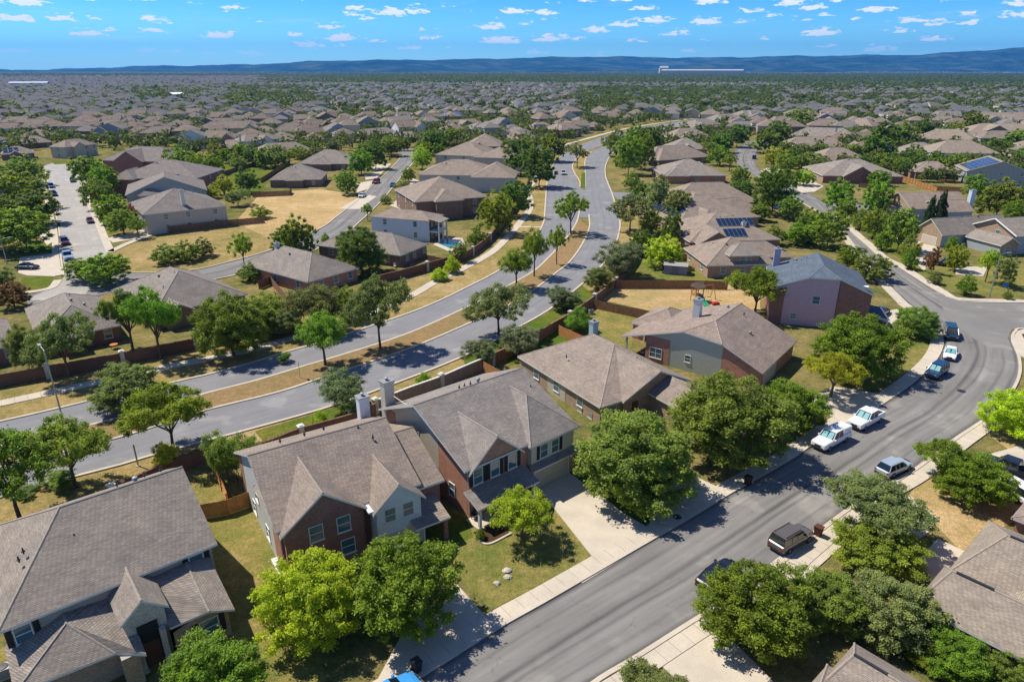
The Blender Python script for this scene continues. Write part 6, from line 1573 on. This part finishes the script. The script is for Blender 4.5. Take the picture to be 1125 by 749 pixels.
ac((640,452),'air conditioner against the side wall of the tan brick hip-roofed house',.5)
ac((696,398),'air conditioner at the patio of the gabled house',.2)
ac((302,336),'air conditioner in the small walled yard of the brick hip-roofed house')
ac((6,742),'white round-topped unit at the left wall of the big left house',.6)
ac((649,345),'grey utility unit behind the weathered fence',.2)
def shed():
    a,b=gp(729,301),gp(754,303); d=Vector(b)-Vector(a); o=thing('garden_shed','mauve-grey garden shed with flat grey roof in the fenced back yard','shed',(*a,0),math.atan2(d.y,d.x)); W=d.length
    w=MB(); w.box(0,W,0,2.6,0,2.05); w.build('wall',[plain('shed_wall',(.27,.24,.29),.7)],o)
    r=MB(); r.poly([(-.2,-.2,2.06),(W+.2,-.2,2.06),(W+.2,1.3,2.55),(-.2,1.3,2.55)]); r.poly([(-.2,2.8,2.06),(-.2,1.3,2.55),(W+.2,1.3,2.55),(W+.2,2.8,2.06)]); r.poly([(-.2,-.2,2.06),(-.2,1.3,2.55),(-.2,2.8,2.06)]); r.poly([(W+.2,-.2,2.06),(W+.2,2.8,2.06),(W+.2,1.3,2.55)]); r.build('roof',[plain('shed_roof',(.30,.28,.27),.8)],o)
    e=MB(); e.box(W*.35,W*.65,-.03,-.005,.05,1.85); e.build('door',[plain('shed_door',(.2,.18,.22),.7)],o)
shed()
def playset():
    x,y=gp(765,331); o=thing('playset','wooden play tower with a brown roof and bright green slide in the bare yard','playset',(x,y,0),R(20))
    f=MB()
    for a in (-.8,.8):
        for b in (-.8,.8): f.box(a-.06,a+.06,b-.06,b+.06,0,3.1)
    f.box(-.9,.9,-.9,.9,1.35,1.45)
    for z in (1.7,2.0): f.box(-.86,.86,.82,.88,z,z+.1); f.box(-.88,-.82,-.86,.86,z,z+.1)
    f.tube([(.8,0,3.0),(3.6,0,3.0)],.07,6); f.tube([(3.6,0,3.0),(3.9,-.9,0)],.06,6); f.tube([(3.6,0,3.0),(3.9,.9,0)],.06,6); f.build('tower_frame',[M['cedar']],o)
    r=MB(); r.poly([(-1.1,-1.1,3.0),(1.1,-1.1,3.0),(1.1,0,3.9),(-1.1,0,3.9)]); r.poly([(1.1,1.1,3.0),(-1.1,1.1,3.0),(-1.1,0,3.9),(1.1,0,3.9)]); r.poly([(-1.1,-1.1,3.0),(-1.1,0,3.9),(-1.1,1.1,3.0)]); r.poly([(1.1,-1.1,3.0),(1.1,1.1,3.0),(1.1,0,3.9)]); r.build('roof',[M['grey_wood']],o)
    s=MB(); G=[(0,-.9,1.45),(0,-1.6,1.15),(0,-2.6,.5),(0,-3.4,.2),(0,-3.8,.18)]
    for p,q in zip(G,G[1:]): s.poly([(p[0]-.4,p[1],p[2]),(p[0]+.4,p[1],p[2]),(q[0]+.4,q[1],q[2]),(q[0]-.4,q[1],q[2])]); 
    for sx in (-.42,.42): s.tube([(sx,p[1],p[2]+.1) for p in G],.08,6)
    s.build('slide',[plain('slide_green',(.02,.30,.16),.4)],o)
    w=MB()
    for xx in (1.8,2.8): w.tube([(xx-.25,0,2.95),(xx-.25,0,.6)],.02,4); w.tube([(xx+.25,0,2.95),(xx+.25,0,.6)],.02,4); w.box(xx-.28,xx+.28,-.12,.12,.55,.6)
    w.build('swing',[M['dark_metal']],o)
playset()
def toy():
    x,y=gp(786,335); o=thing('toy_car','small red ride-on toy left on the bare yard','toy',(x,y,0),.4)
    b=MB(); loft(b,[(-.7,.35,.15,.55),(-.3,.42,.15,.62),(.3,.42,.15,.6),(.75,.32,.18,.45)]); b.build('body',[plain('toy_red',(.55,.02,.02),.4)],o)
    for x_ in (-.4,.45):
        for s in (-1,1): w=MB(); w.tube([(x_,s*.38,.17),(x_,s*.48,.17)],.17,10); w.build('wheel',[M['tyre']],o)
toy()
def rock(pix,label,s=.4):
    x,y=gp(*pix); b=MB(); rg=random.Random(pix[0]); n=9
    prof=[(.3,0),(1,.12),(.95,.4),(.6,.7),(.15,.8)]; base=0
    for r,z in prof:
        for j in range(n): t=6.283*j/n; q=r*(1+rg.uniform(-.18,.18)); b.v.append((s*q*math.cos(t),s*q*math.sin(t)*.8,s*z*.8))
    for k in range(len(prof)-1):
        for j in range(n): q=(j+1)%n; b.f.append((k*n+j,k*n+q,(k+1)*n+q,(k+1)*n+j)); b.m.append(0)
    b.f.append(tuple((len(prof)-1)*n+j for j in range(n))); b.m.append(0)
    o=b.build('garden_rock',[M['pale_stone']],loc=(x,y,.02)); tag(o,label,'rock')
rock((557,627),'upper of two pale stones in a dry patch of the cream house lawn',.42); rock((558,634),'lower of two pale stones in a dry patch of the cream house lawn',.36); rock((546,641),'third flat brownish stone left of the two pale lawn stones',.34)
def cover(pix,label,r=.42,col='dark_metal'):
    x,y=gp(*pix); b=MB(); b.lathe([(r,0),(r,.02),(r*.9,.026),(r*.2,.026)],20); o=b.build('manhole_cover',[M[col]],loc=(x,y,.165 if 'sidewalk' in label else .085)); tag(o,label,'manhole cover')
cover((744,569),'dark round meter cover in the sidewalk under the broad oak'); cover((1056,430),'round manhole cover in the street at the bend below the black SUV',.55)
cover((518,402),'pale round utility cover on the verge behind the tan wall',.5,'concrete')
def patio(pix,label,az=0,col=(.7,.7,.68)):
    x,y=gp(*pix); o=thing('patio_table',label,'table',(x,y,.03),az)
    t=MB(); t.lathe([(.6,.70),(.62,.72),(.6,.75),(.02,.751)],16); t.build('tabletop',[M['tint']],o,color=col)
    for k in range(4): a=k*1.57+.78; l=MB(); l.tube([(.35*math.cos(a),.35*math.sin(a),.7),(.45*math.cos(a),.45*math.sin(a),0)],.03,6); l.build('leg',[M['dark_metal']],o)
def chair(pix,label,az=0,col=(.7,.7,.68)):
    x,y=gp(*pix); o=thing('patio_chair',label,'chair',(x,y,.03),az)
    s=MB(); s.box(-.28,.28,-.28,.28,.4,.45); s.build('seat',[M['tint']],o,color=col); b=MB(); b.box(-.28,.28,.24,.29,.45,.95); b.build('backrest',[M['tint']],o,color=col)
    for a in (-.24,.24):
        for c in (-.24,.24): l=MB(); l.box(a-.025,a+.025,c-.025,c+.025,0,.4); l.build('leg',[M['dark_metal']],o)
patio((126,383),'orange-topped garden table behind the brown wall by the lamp post',0,(.45,.16,.05))
chair((318,325),'white garden chair in the small walled brick yard',.5); chair((304,325),'dark garden chair in the small walled brick yard',2.1,(.05,.06,.08))
chair((434,294),'pale patio chair beside the hidden patio house, left one',.3,(.6,.6,.6)); chair((451,293),'dark patio lounge chair beside the hidden patio house, right one',.8,(.06,.08,.12))
chair((706,390),'white patio chair under the covered patio of the gabled house',1.0)
def pool():
    o=patch('pool_water',[(482,268),(490,263),(503,264),(506,269),(494,273)],.09,'pool'); 
    patch('pool_deck',[(476,269),(488,260),(508,262),(512,271),(494,277)],.075,'concrete')
pool()
def porch_bench():
    x,y=gp(522,571); o=thing('porch_chair','dark chair on the porch of the cream and brick house','chair',(x,y,.15),R(40))
    s=MB(); s.box(-.3,.3,-.3,.3,.38,.45); s.build('seat',[M['dark_metal']],o); b=MB(); b.box(-.3,.3,.25,.3,.45,1.0); b.build('backrest',[M['dark_metal']],o)
    for a in (-.25,.25):
        for c in (-.25,.25): l=MB(); l.box(a-.03,a+.03,c-.03,c+.03,0,.38); l.build('leg',[M['dark_metal']],o)
porch_bench()
# ------------------------------------------------------------------ the suburb beyond: individual houses and trees first, then the mass
HOUSES=list(CENTERS)
hr=random.Random(11)
def far_proto(kind):
    h=House('house','house',(0,0),0)
    if kind=='low hip-roofed': h.block(-7,7,-8,8,2.9,6.3,'y',None,None,'siding'); h.block(-6,0,-11,0,2.8,4.6,'y',None,.01,'siding')
    elif kind=='two-storey hip-roofed': h.block(-6.5,6.5,-6,6,5.5,8.6,'x',None,None,'siding'); h.block(-6,1,-9.5,2,3.0,4.9,'y',None,.01,'siding')
    elif kind=='two-storey gabled': h.block(-6,6,-7,7,5.5,8.6,'y',0,None,'siding'); h.block(-7.5,0,-9,1,4.6,6.8,'y',0,.01,'siding')
    else: h.block(-8,8,-6,6,5.2,8.4,'x',0,None,'siding'); h.block(1,7.6,-9,2,5.0,7.6,'y',0,.01,'siding')
    for x,z in ((-3,.95),(3,.95)): h.win(x,-5.6-.3 if kind!='low hip-roofed' else -7.6-.012,z+(2.7 if 'two' in kind else 0),1.1,1.3,'f')
    return h.done()
KINDS=['low hip-roofed','two-storey hip-roofed','two-storey gabled','two-storey cross-gabled']
PROTO={k:far_proto(k) for k in KINDS}
for o in PROTO.values():            # window children only help near copies; the far ones keep wall and roof
    for c in list(o.children):
        if c.name.startswith('window'):
            for q in list(c.children): bpy.data.objects.remove(q)
            bpy.data.objects.remove(c)
def lerp_curve(c,x):
    for a,b in zip(c,c[1:]):
        if a[0]<=x<=b[0]: return a[1]+(b[1]-a[1])*(x-a[0])/(b[0]-a[0])
    return c[0][1] if x<c[0][0] else c[-1][1]
LIMIT=[(-200,170),(-20,170),(20,157),(60,153),(112,156),(140,158),(200,158),(235,168),(262,180),(330,170),(400,152),(440,150),(470,152),(500,150),(560,150),(640,150),(700,140),(780,150),(850,158),(900,170),(960,184),(1000,178),(1060,180),(1125,184),(1300,190)]
def wooded(px,py):      # share of ground taken by woodland
    px+=9*math.sin(py*1.7)+14*math.sin(px*.05)
    if 330<px and 83.5<py<93: return .97
    if 300<px<=330 and 84<py<93: return .6
    if px>610 and 80<py<84: return .72
    if px>840 and 93<py<101: return .62
    if 640<px<840 and 98<py<122: return .72
    if 860<=px and 107<py<113: return .6
    if 250<px<330 and 97<py<118: return .72
    if 150<px<215 and 98<py<112: return .5
    if px>640 and py<=80: return .8
    return .10 if px<330 else .30
cand=[]
for zone,(xa,xb,az,pit,row) in enumerate([(-150,330,12,15.5,31),(330,640,24,16.5,33),(640,1280,-14,17,34)]):
    c,s=math.cos(R(az)),math.sin(R(az))
    for j in range(-60,170):
        for i in range(-260,260):
            u=i*pit+hr.uniform(-1.5,1.5); v=j*row+(9 if j%2 else 0)+hr.uniform(-2,2)+math.sin(i*.11+j)*6
            X,Y=u*c-v*s,u*s+v*c
            if Y<190 or Y>5200: continue
            px,py,_=proj(X,Y,0)
            if not(xa<=px<xb) or py<78.6: continue
            if py>lerp_curve(LIMIT,px): continue
            if hr.random()<wooded(px,py)+(0.02 if i%9 else .5): continue
            cand.append((math.hypot(X,Y),X,Y,px,py,az+(180 if j%2 else 0)+hr.choice((0,0,0,90))+hr.uniform(-5,5)))
cand.sort()
RP=np.array(ROADPTS)
def near_road(x,y,m): return bool((np.hypot(RP[:,0]-x,RP[:,1]-y)<RP[:,2]+m).any())
keep=[]
for d in cand:
    if d[0]<760 and (any((d[1]-x)**2+(d[2]-y)**2<(7.5+r)**2 for x,y,r in HOUSES) or near_road(d[1],d[2],10)): continue
    keep.append(d)
    if d[0]<760: HOUSES.append((d[1],d[2],6.5))
N_IND=300-len([o for o in SC.objects if o.type=='EMPTY' and o.get('category')=='house'])-2
TONE=[('grey-brown',(.98,.94,.91)),('tan',(1.1,1.02,.92)),('brown',(.92,.82,.76)),('grey',(.92,.94,.99)),('pinkish-brown',(1.02,.90,.86))]
WALLC=[('beige',(.50,.43,.33)),('grey',(.33,.34,.35)),('brown',(.26,.17,.12)),('cream',(.60,.54,.44)),('white',(.68,.67,.65))]
def zone_name(px):
    for lim,t in ((60,'behind the shiny-solar-roofed house'),(130,'beyond the white-columned house'),(240,'beyond the cul-de-sac row'),(330,'behind the white-chimney house'),(480,'beyond the orange fences'),(640,'left of the avenue bend'),(860,'past the avenue bend'),(1000,'above the teal-window house')):
        if px<lim: return t
    return 'above the white terrace house'
ORD=['leftmost','second from left','third from left','fourth from left','fifth from left','sixth from left','seventh from left','eighth from left']
def tell_apart(rows):
    # rows: (object, label, px); equal labels are told apart by their order from the left
    D={}
    for o,l,px in rows: D.setdefault(l,[]).append((px,o))
    for l,v in D.items():
        v.sort(key=lambda t:t[0])
        for i,(_,o) in enumerate(v): o['label']=l if len(v)==1 else f'{l}, {ORD[min(i,7)]}'
far_rows=[]
first=set()
for d,X,Y,px,py,a in keep[:N_IND]:
    k=hr.choice(KINDS); tn,tc=hr.choice(TONE); wn,wc=hr.choice(WALLC)
    band='nearer' if d<430 else 'middle' if d<560 else 'farther'
    src=PROTO[k]; o=src if k not in first else copy_tree(src)
    first.add(k)
    o.name='house'; o.location=(X,Y,0); o.rotation_euler=(0,0,R(a)); s=hr.uniform(1.0,1.28); o.scale=(s,s,s*.97)
    far_rows.append((o,f'{k} {wn} house, {tn} roof, {band} rows {zone_name(px)}',px)); o['category']='house'; o['group']=f'{band} house rows {zone_name(px)}'
    for c in o.children: c.color=(*(tuple(.86*q for q in tc) if c.name.startswith('roof') else wc),1)
tell_apart(far_rows)
for k in KINDS:
    if k not in first:
        for c in list(PROTO[k].children): bpy.data.objects.remove(c)
        bpy.data.objects.remove(PROTO[k])
# the rest of the roofs out to the plain
def mass_houses(rows):
    V=[];F=[];Mi=[];C=[]
    for d,X,Y,px,py,a in rows:
        w,l=hr.uniform(6.5,8.6),hr.uniform(7.5,10.5); two=hr.random()<.6; ze=5.3 if two else 2.9; zr=ze+hr.uniform(2.6,3.6); hp=hr.choice((0,w,w)); 
        ca,sa=math.cos(R(a)),math.sin(R(a)); i=len(V)
        P=lambda x,y,z:(X+x*ca-y*sa,Y+x*sa+y*ca,z)
        V+=[P(-w,-l,0),P(w,-l,0),P(w,l,0),P(-w,l,0),P(-w,-l,ze),P(w,-l,ze),P(w,l,ze),P(-w,l,ze),P(0,-l+hp,zr),P(0,l-w,zr)]
        fs=[((0,1,5,4),0),((1,2,6,5),0),((2,3,7,6),0),((3,0,4,7),0),((4,5,8),1 if hp else 0),((5,6,9,8),1),((6,7,9),1),((7,4,8,9),1)]
        tc=hr.choice(TONE)[1]; wc=hr.choice(WALLC)[1]
        for f,m in fs: F.append(tuple(i+q for q in f)); Mi.append(m); C.append((.128*tc[0],.131*tc[1],.135*tc[2]) if m else tuple(.8*q for q in wc))
    me=bpy.data.meshes.new('distant_houses'); me.from_pydata(V,[],F)
    a=me.attributes.new('paint','FLOAT_COLOR','FACE'); a.data.foreach_set('color',np.array([(*c,1) for c in C],dtype=np.float32).ravel())
    t=NT('distant_house_paint'); at=t.N('ShaderNodeAttribute',attribute_name='paint').outputs['Color']; me.materials.append(t.done(at,.9,.1))
    o=link('distant_houses',me); tag(o,'mass of small grey and tan roofs filling the far plain','distant houses',None,'stuff')
rim=[]
for k in range(3200):
    Y=hr.uniform(5200,10500); px=hr.uniform(-60,1190); X=(px-562.5)/FOC*Y/math.cos(TILT)
    if math.sin(px*.021+Y*.0013)+math.sin(px*.057)*.6>-.1: rim.append((Y,X,Y,px,79,hr.uniform(0,180)))
mass_houses(keep[N_IND:9000]+rim)
# trees between the houses ---------------------------------------------------------
tr=random.Random(23)
def clear(x,y,r): return all((x-a)**2+(y-b)**2>(r+q)**2 for a,b,q in HOUSES if abs(x-a)<r+q and abs(y-b)<r+q) and not near_road(x,y,3)
n_tree=len(TREES); spots=[]
GRID={}
def spaced(x,y,m):
    i,j=int(x//m),int(y//m)
    for a in (-1,0,1):
        for b in (-1,0,1):
            for (p,q) in GRID.get((i+a,j+b),()):
                if (p-x)**2+(q-y)**2<m*m: return False
    GRID.setdefault((i,j),[]).append((x,y)); return True
for j in range(34000):
    px=tr.uniform(-60,1200); lim=lerp_curve(LIMIT,px)+(22 if px>400 else 10); py=84+(lim-84)*tr.random()**1.25
    if 118<px<395 and py>196: continue
    X,Y=gp(px,py)
    if Y<170 or Y>760: continue
    w=wooded(px,py)
    if tr.random()>(.42 if px<640 or py<150 else .34)+.58*w: continue
    if not clear(X,Y,1.2) or any((X-a)**2+(Y-b)**2<(r*.8+1.5)**2 for a,b,r in TREES[:n_tree]): continue
    if not spaced(X,Y,5.5 if w>.6 else 8.0): continue
    spots.append((math.hypot(X,Y),X,Y,px,py))
spots.sort()
KN={'oak':'broad','round':'rounded','airy':'loose-crowned'}
CN={'dark':'dark green','mid':'mid-green','green':'green','yg':'yellow-green','olive':'olive'}
N_T=max(0,296-n_tree); tree_rows=[]
for d,X,Y,px,py in spots[:N_T]:
    k=tr.choice(('oak','oak','round','airy')); c=tr.choice(('dark','mid','green','dark','mid','yg','olive'))
    band='nearer' if d<420 else 'middle' if d<520 else 'farther'
    tree_rows.append((tree(X,Y,tr.uniform(5.5,9),tr.uniform(3.2,5.2),k,c,'x',group=f'trees of the {band} rows {zone_name(px)}',lod='far'),f'{CN[c]} {KN[k]} tree, {band} rows {zone_name(px)}',px))
tell_apart(tree_rows)
def mass_trees():
    P=[]; 
    for d,X,Y,px,py in spots[N_T:]: P.append((X,Y,tr.uniform(5.5,9),tr.uniform(3.2,5.2)))
    # beyond: woods and garden trees out to the hills
    for j in range(150000):
        q=tr.random(); Y=760*(5600/760)**(q**.8) if j<60000 else tr.uniform(1700,5200) if j<115000 else tr.uniform(5000,10700); px=tr.uniform(-80,1205); X=(px-562.5)/FOC*Y/math.cos(TILT)*1.0
        px2,py,_=proj(X,Y,0); w=wooded(px2,py) if Y<5200 else .8
        if j>=60000 and w<.6: continue
        if tr.random()>(.17 if px2<330 else .2)+.9*(w if w>.4 else 0): continue
        P.append((X,Y,tr.uniform(6,10),tr.uniform(4,6.5)*(1+Y/6000)))
    g=np.random.default_rng(5); VV=[];TT=[]
    A=np.array(P); D=np.hypot(A[:,0],A[:,1])
    for lo,hi,K,s in ((0,700,64,.95),(700,1500,26,1.7),(1500,9000,9,3.2)):
        B=A[(D>=lo)&(D<hi)]; n=len(B)*K
        if not n: continue
        C=np.repeat(B,K,0); dr=g.normal(size=(n,3)); dr/=np.linalg.norm(dr,axis=1)[:,None]; rad=g.uniform(.45,1,n)[:,None]
        lump=1+.25*np.sin(dr[:,:1]*5+C[:,:1])*np.cos(dr[:,1:2]*6+C[:,1:2])
        p=np.column_stack([C[:,0],C[:,1],C[:,2]*.56])+dr*rad*lump*np.column_stack([C[:,3],C[:,3],C[:,2]*.44])
        nr=dr*.7+g.normal(size=(n,3))*.5+np.array([0,0,.4]); nr/=np.linalg.norm(nr,axis=1)[:,None]
        t=np.cross(nr,g.normal(size=(n,3))); t/=np.linalg.norm(t,axis=1)[:,None]; b=np.cross(nr,t); q=s*g.uniform(.6,1.3,n)[:,None]
        VV.append(np.stack([p-t*q,p-b*q*.7,p+t*q,p+b*q*.7],1).reshape(-1,3)); TT.append(np.repeat(np.clip(np.repeat(g.normal(.5,.22,len(B)),K)+g.normal(0,.12,n),0,1),4))
    V=np.concatenate(VV); n=len(V)//4; me=bpy.data.meshes.new('distant_woods'); me.vertices.add(n*4); me.vertices.foreach_set('co',V.astype(np.float32).ravel()); me.loops.add(n*4); me.loops.foreach_set('vertex_index',np.arange(n*4,dtype=np.int32)); me.polygons.add(n); me.polygons.foreach_set('loop_start',np.arange(0,n*4,4,dtype=np.int32)); me.update(calc_edges=True)
    a=me.attributes.new('tint','FLOAT','POINT'); a.data.foreach_set('value',np.concatenate(TT).astype(np.float32)); me.materials.append(M['leaf'])
    o=link('distant_woods',me,color=(.088,.125,.026)); tag(o,'green woods and garden trees spreading to the hills','woods',None,'stuff')
    print('mass trees',len(P),'quads',n)
mass_trees()
# large far buildings
def warehouse(p1,p2,depth,h,col,label,roof=(.42,.41,.40)):
    a,b=Vector(gp(*p1)),Vector(gp(*p2)); d=b-a; o=thing('warehouse',label,'warehouse',(a.x,a.y,0),math.atan2(d.y,d.x)); W=d.length
    w=MB(); w.box(0,W,0,depth,0,h); w.build('wall',[M['tint']],o,color=col)
    r=MB(); r.poly([(-1,-1,h),(W+1,-1,h),(W+1,depth/2,h*1.3),(-1,depth/2,h*1.3)]); r.poly([(-1,depth+1,h),(-1,depth/2,h*1.3),(W+1,depth/2,h*1.3),(W+1,depth+1,h)]); r.build('roof',[M['tint']],o,color=roof)
warehouse((10,95.5),(52,95.2),40,9,(.50,.60,.72),'long pale blue-white warehouse far off at the left',(.45,.50,.58))
warehouse((726,81.6),(816,81.8),160,30,(.42,.385,.33),'long white industrial building below the hills, right of centre')
warehouse((725,81.2),(734,81.2),70,52,(.42,.385,.33),'white block tower rising at the left end of the long industrial building')
warehouse((191,109),(203,108.6),16,7,(.82,.82,.82),'bright white hall standing among the far left trees',(.85,.85,.85))
# ------------------------------------------------------------------ air, sky, sun, camera
def haze():
    b=MB(); b.box(-27500,27500,-400,20900,-1.0,700.); 
    m=bpy.data.materials.new('haze_air'); m.use_nodes=True; n=m.node_tree.nodes; n.clear()
    v=n.new('ShaderNodeVolumePrincipled'); o=n.new('ShaderNodeOutputMaterial'); m.node_tree.links.new(v.outputs[0],o.inputs['Volume'])
    v.inputs['Color'].default_value=(.055,.36,1.0,1); v.inputs['Density'].default_value=HAZE; v.inputs['Anisotropy'].default_value=.1
    x=b.build('haze',[m]); tag(x,'thin blue haze lying over the whole suburb','haze',None,'stuff')
HAZE=4.6e-5
haze()
SUN_EL,SUN_AZ=55.5,154.0       # the sun stands at the left and a little ahead: azimuth measured from +X
w=bpy.data.worlds.new('World'); SC.world=w; w.use_nodes=True
nt=w.node_tree; N=nt.nodes; L=nt.links; bg=N['Background']
sky=N.new('ShaderNodeTexSky'); sky.sky_type='NISHITA'; sky.sun_disc=False; sky.sun_elevation=R(SUN_EL); sky.sun_rotation=R(90-SUN_AZ); sky.altitude=300; sky.air_density=1.0; sky.dust_density=.35; sky.ozone_density=2.6
def WM(op,a,b=None,c=None):
    n=N.new('ShaderNodeMath'); n.operation=op
    for i,v in enumerate((a,b,c)):
        if v is None: continue
        if hasattr(v,'is_linked'): L.new(v,n.inputs[i])
        else: n.inputs[i].default_value=v
    return n.outputs[0]
tc=N.new('ShaderNodeTexCoord'); sp=N.new('ShaderNodeSeparateXYZ'); L.new(tc.outputs['Generated'],sp.inputs[0])
X,Y,Z=sp.outputs
azm=WM('ARCTAN2',X,Y)
def wn(ax,az_,scale,detail,rough,off):
    c=N.new('ShaderNodeCombineXYZ'); L.new(WM('MULTIPLY',azm,ax),c.inputs[0]); L.new(WM('MULTIPLY',Z,az_),c.inputs[1]); c.inputs[2].default_value=off
    n=N.new('ShaderNodeTexNoise'); n.inputs['Scale'].default_value=scale; n.inputs['Detail'].default_value=detail; n.inputs['Roughness'].default_value=rough; L.new(c.outputs[0],n.inputs['Vector']); return n.outputs['Fac']
n3=wn(9,80,1.0,5,.6,5.3); nz=wn(95,290,1.0,6,.62,1.7)
cvec=N.new('ShaderNodeCombineXYZ'); L.new(WM('MULTIPLY',azm,14.5),cvec.inputs[0]); L.new(WM('MULTIPLY',Z,56.0),cvec.inputs[1])
def puffs(off,smin,smax):
    ad=N.new('ShaderNodeVectorMath'); ad.operation='ADD'; L.new(cvec.outputs[0],ad.inputs[0]); ad.inputs[1].default_value=off
    vo=N.new('ShaderNodeTexVoronoi'); vo.voronoi_dimensions='2D'; vo.inputs['Scale'].default_value=1.0; vo.inputs['Randomness'].default_value=.9; L.new(ad.outputs[0],vo.inputs['Vector'])
    df=N.new('ShaderNodeVectorMath'); df.operation='SUBTRACT'; L.new(ad.outputs[0],df.inputs[0]); L.new(vo.outputs['Position'],df.inputs[1])
    q=N.new('ShaderNodeSeparateXYZ'); L.new(df.outputs[0],q.inputs[0]); sc=N.new('ShaderNodeSeparateColor'); L.new(vo.outputs['Color'],sc.inputs[0])
    dy=WM('MAXIMUM',WM('MULTIPLY',q.outputs[1],.95),WM('MULTIPLY',q.outputs[1],-2.6))
    dist=WM('SQRT',WM('ADD',WM('MULTIPLY',q.outputs[0],q.outputs[0]),WM('MULTIPLY',dy,dy)))
    size=WM('ADD',smin,WM('MULTIPLY',sc.outputs[0],smax-smin))
    return WM('ADD',WM('SUBTRACT',size,dist),WM('MULTIPLY',WM('SUBTRACT',nz,.52),1.25))
den=WM('MAXIMUM',puffs((3.1,.4,0),-.06,.44),puffs((7.7,5.2,0),-.10,.36))
mr=N.new('ShaderNodeMapRange'); mr.interpolation_type='SMOOTHSTEP'; L.new(den,mr.inputs[0]); mr.inputs[1].default_value=0.0; mr.inputs[2].default_value=.16
wisp=N.new('ShaderNodeMapRange'); wisp.interpolation_type='SMOOTHSTEP'; L.new(n3,wisp.inputs[0]); wisp.inputs[1].default_value=.56; wisp.inputs[2].default_value=.80
low=N.new('ShaderNodeMapRange'); L.new(Z,low.inputs[0]); low.inputs[1].default_value=.012; low.inputs[2].default_value=.035
f=WM('MULTIPLY',WM('MINIMUM',WM('ADD',WM('MULTIPLY',mr.outputs[0],.92),WM('MULTIPLY',wisp.outputs[0],.16)),1.0),low.outputs[0])
hs=N.new('ShaderNodeHueSaturation'); L.new(sky.outputs[0],hs.inputs['Color']); hs.inputs['Saturation'].default_value=1.25; hs.inputs['Hue'].default_value=.5
tint=N.new('ShaderNodeMix'); tint.data_type='RGBA'; tint.blend_type='MULTIPLY'; tint.inputs[0].default_value=1; L.new(hs.outputs[0],tint.inputs[6]); hz=N.new('ShaderNodeMapRange'); L.new(Z,hz.inputs[0]); hz.inputs[1].default_value=0.0; hz.inputs[2].default_value=.09; tm=N.new('ShaderNodeMix'); tm.data_type='RGBA'; L.new(hz.outputs[0],tm.inputs[0]); tm.inputs[6].default_value=(.74,1.48,2.2,1); tm.inputs[7].default_value=(.34,.93,1.46,1); L.new(tm.outputs[2],tint.inputs[7])
cm=N.new('ShaderNodeMix'); cm.data_type='RGBA'; L.new(f,cm.inputs[0]); L.new(tint.outputs[2],cm.inputs[6]); cm.inputs[7].default_value=(10.5,10.6,10.8,1)
zr=N.new('ShaderNodeMapRange'); L.new(Z,zr.inputs[0]); zr.inputs[1].default_value=.08; zr.inputs[2].default_value=.5; zr.inputs[3].default_value=1.0; zr.inputs[4].default_value=.68
dk=N.new('ShaderNodeMix'); dk.data_type='RGBA'; dk.blend_type='MULTIPLY'; dk.inputs[0].default_value=1; L.new(cm.outputs[2],dk.inputs[6]); L.new(zr.outputs[0],dk.inputs[7])
L.new(dk.outputs[2],bg.inputs['Color']); bg.inputs['Strength'].default_value=.085
sl=bpy.data.lights.new('sun','SUN'); sl.energy=5.0; sl.angle=R(.53); sl.color=(1.0,.945,.83)
so=bpy.data.objects.new('sun',sl); COL.objects.link(so)
d=Vector((math.cos(R(SUN_EL))*math.cos(R(SUN_AZ)),math.cos(R(SUN_EL))*math.sin(R(SUN_AZ)),math.sin(R(SUN_EL))))
so.rotation_euler=d.to_track_quat('Z','Y').to_euler(); so.location=(-60,60,150)
cd=bpy.data.cameras.new('camera'); cam=bpy.data.objects.new('camera',cd); COL.objects.link(cam); cam.location=(0,0,CAM_H); cam.rotation_euler=(R(90)-TILT,0,0)
cd.sensor_fit='HORIZONTAL'; cd.sensor_width=36; cd.lens=36*FOC/1125; cd.clip_start=.5; cd.clip_end=60000; SC.camera=cam
SC.view_settings.view_transform='Standard'; SC.view_settings.look='None'; SC.view_settings.exposure=0.42; SC.view_settings.gamma=1
SC.cycles.volume_bounces=0; SC.cycles.max_bounces=6; SC.cycles.diffuse_bounces=3; SC.cycles.transparent_max_bounces=8
SC.cycles.use_denoising=True
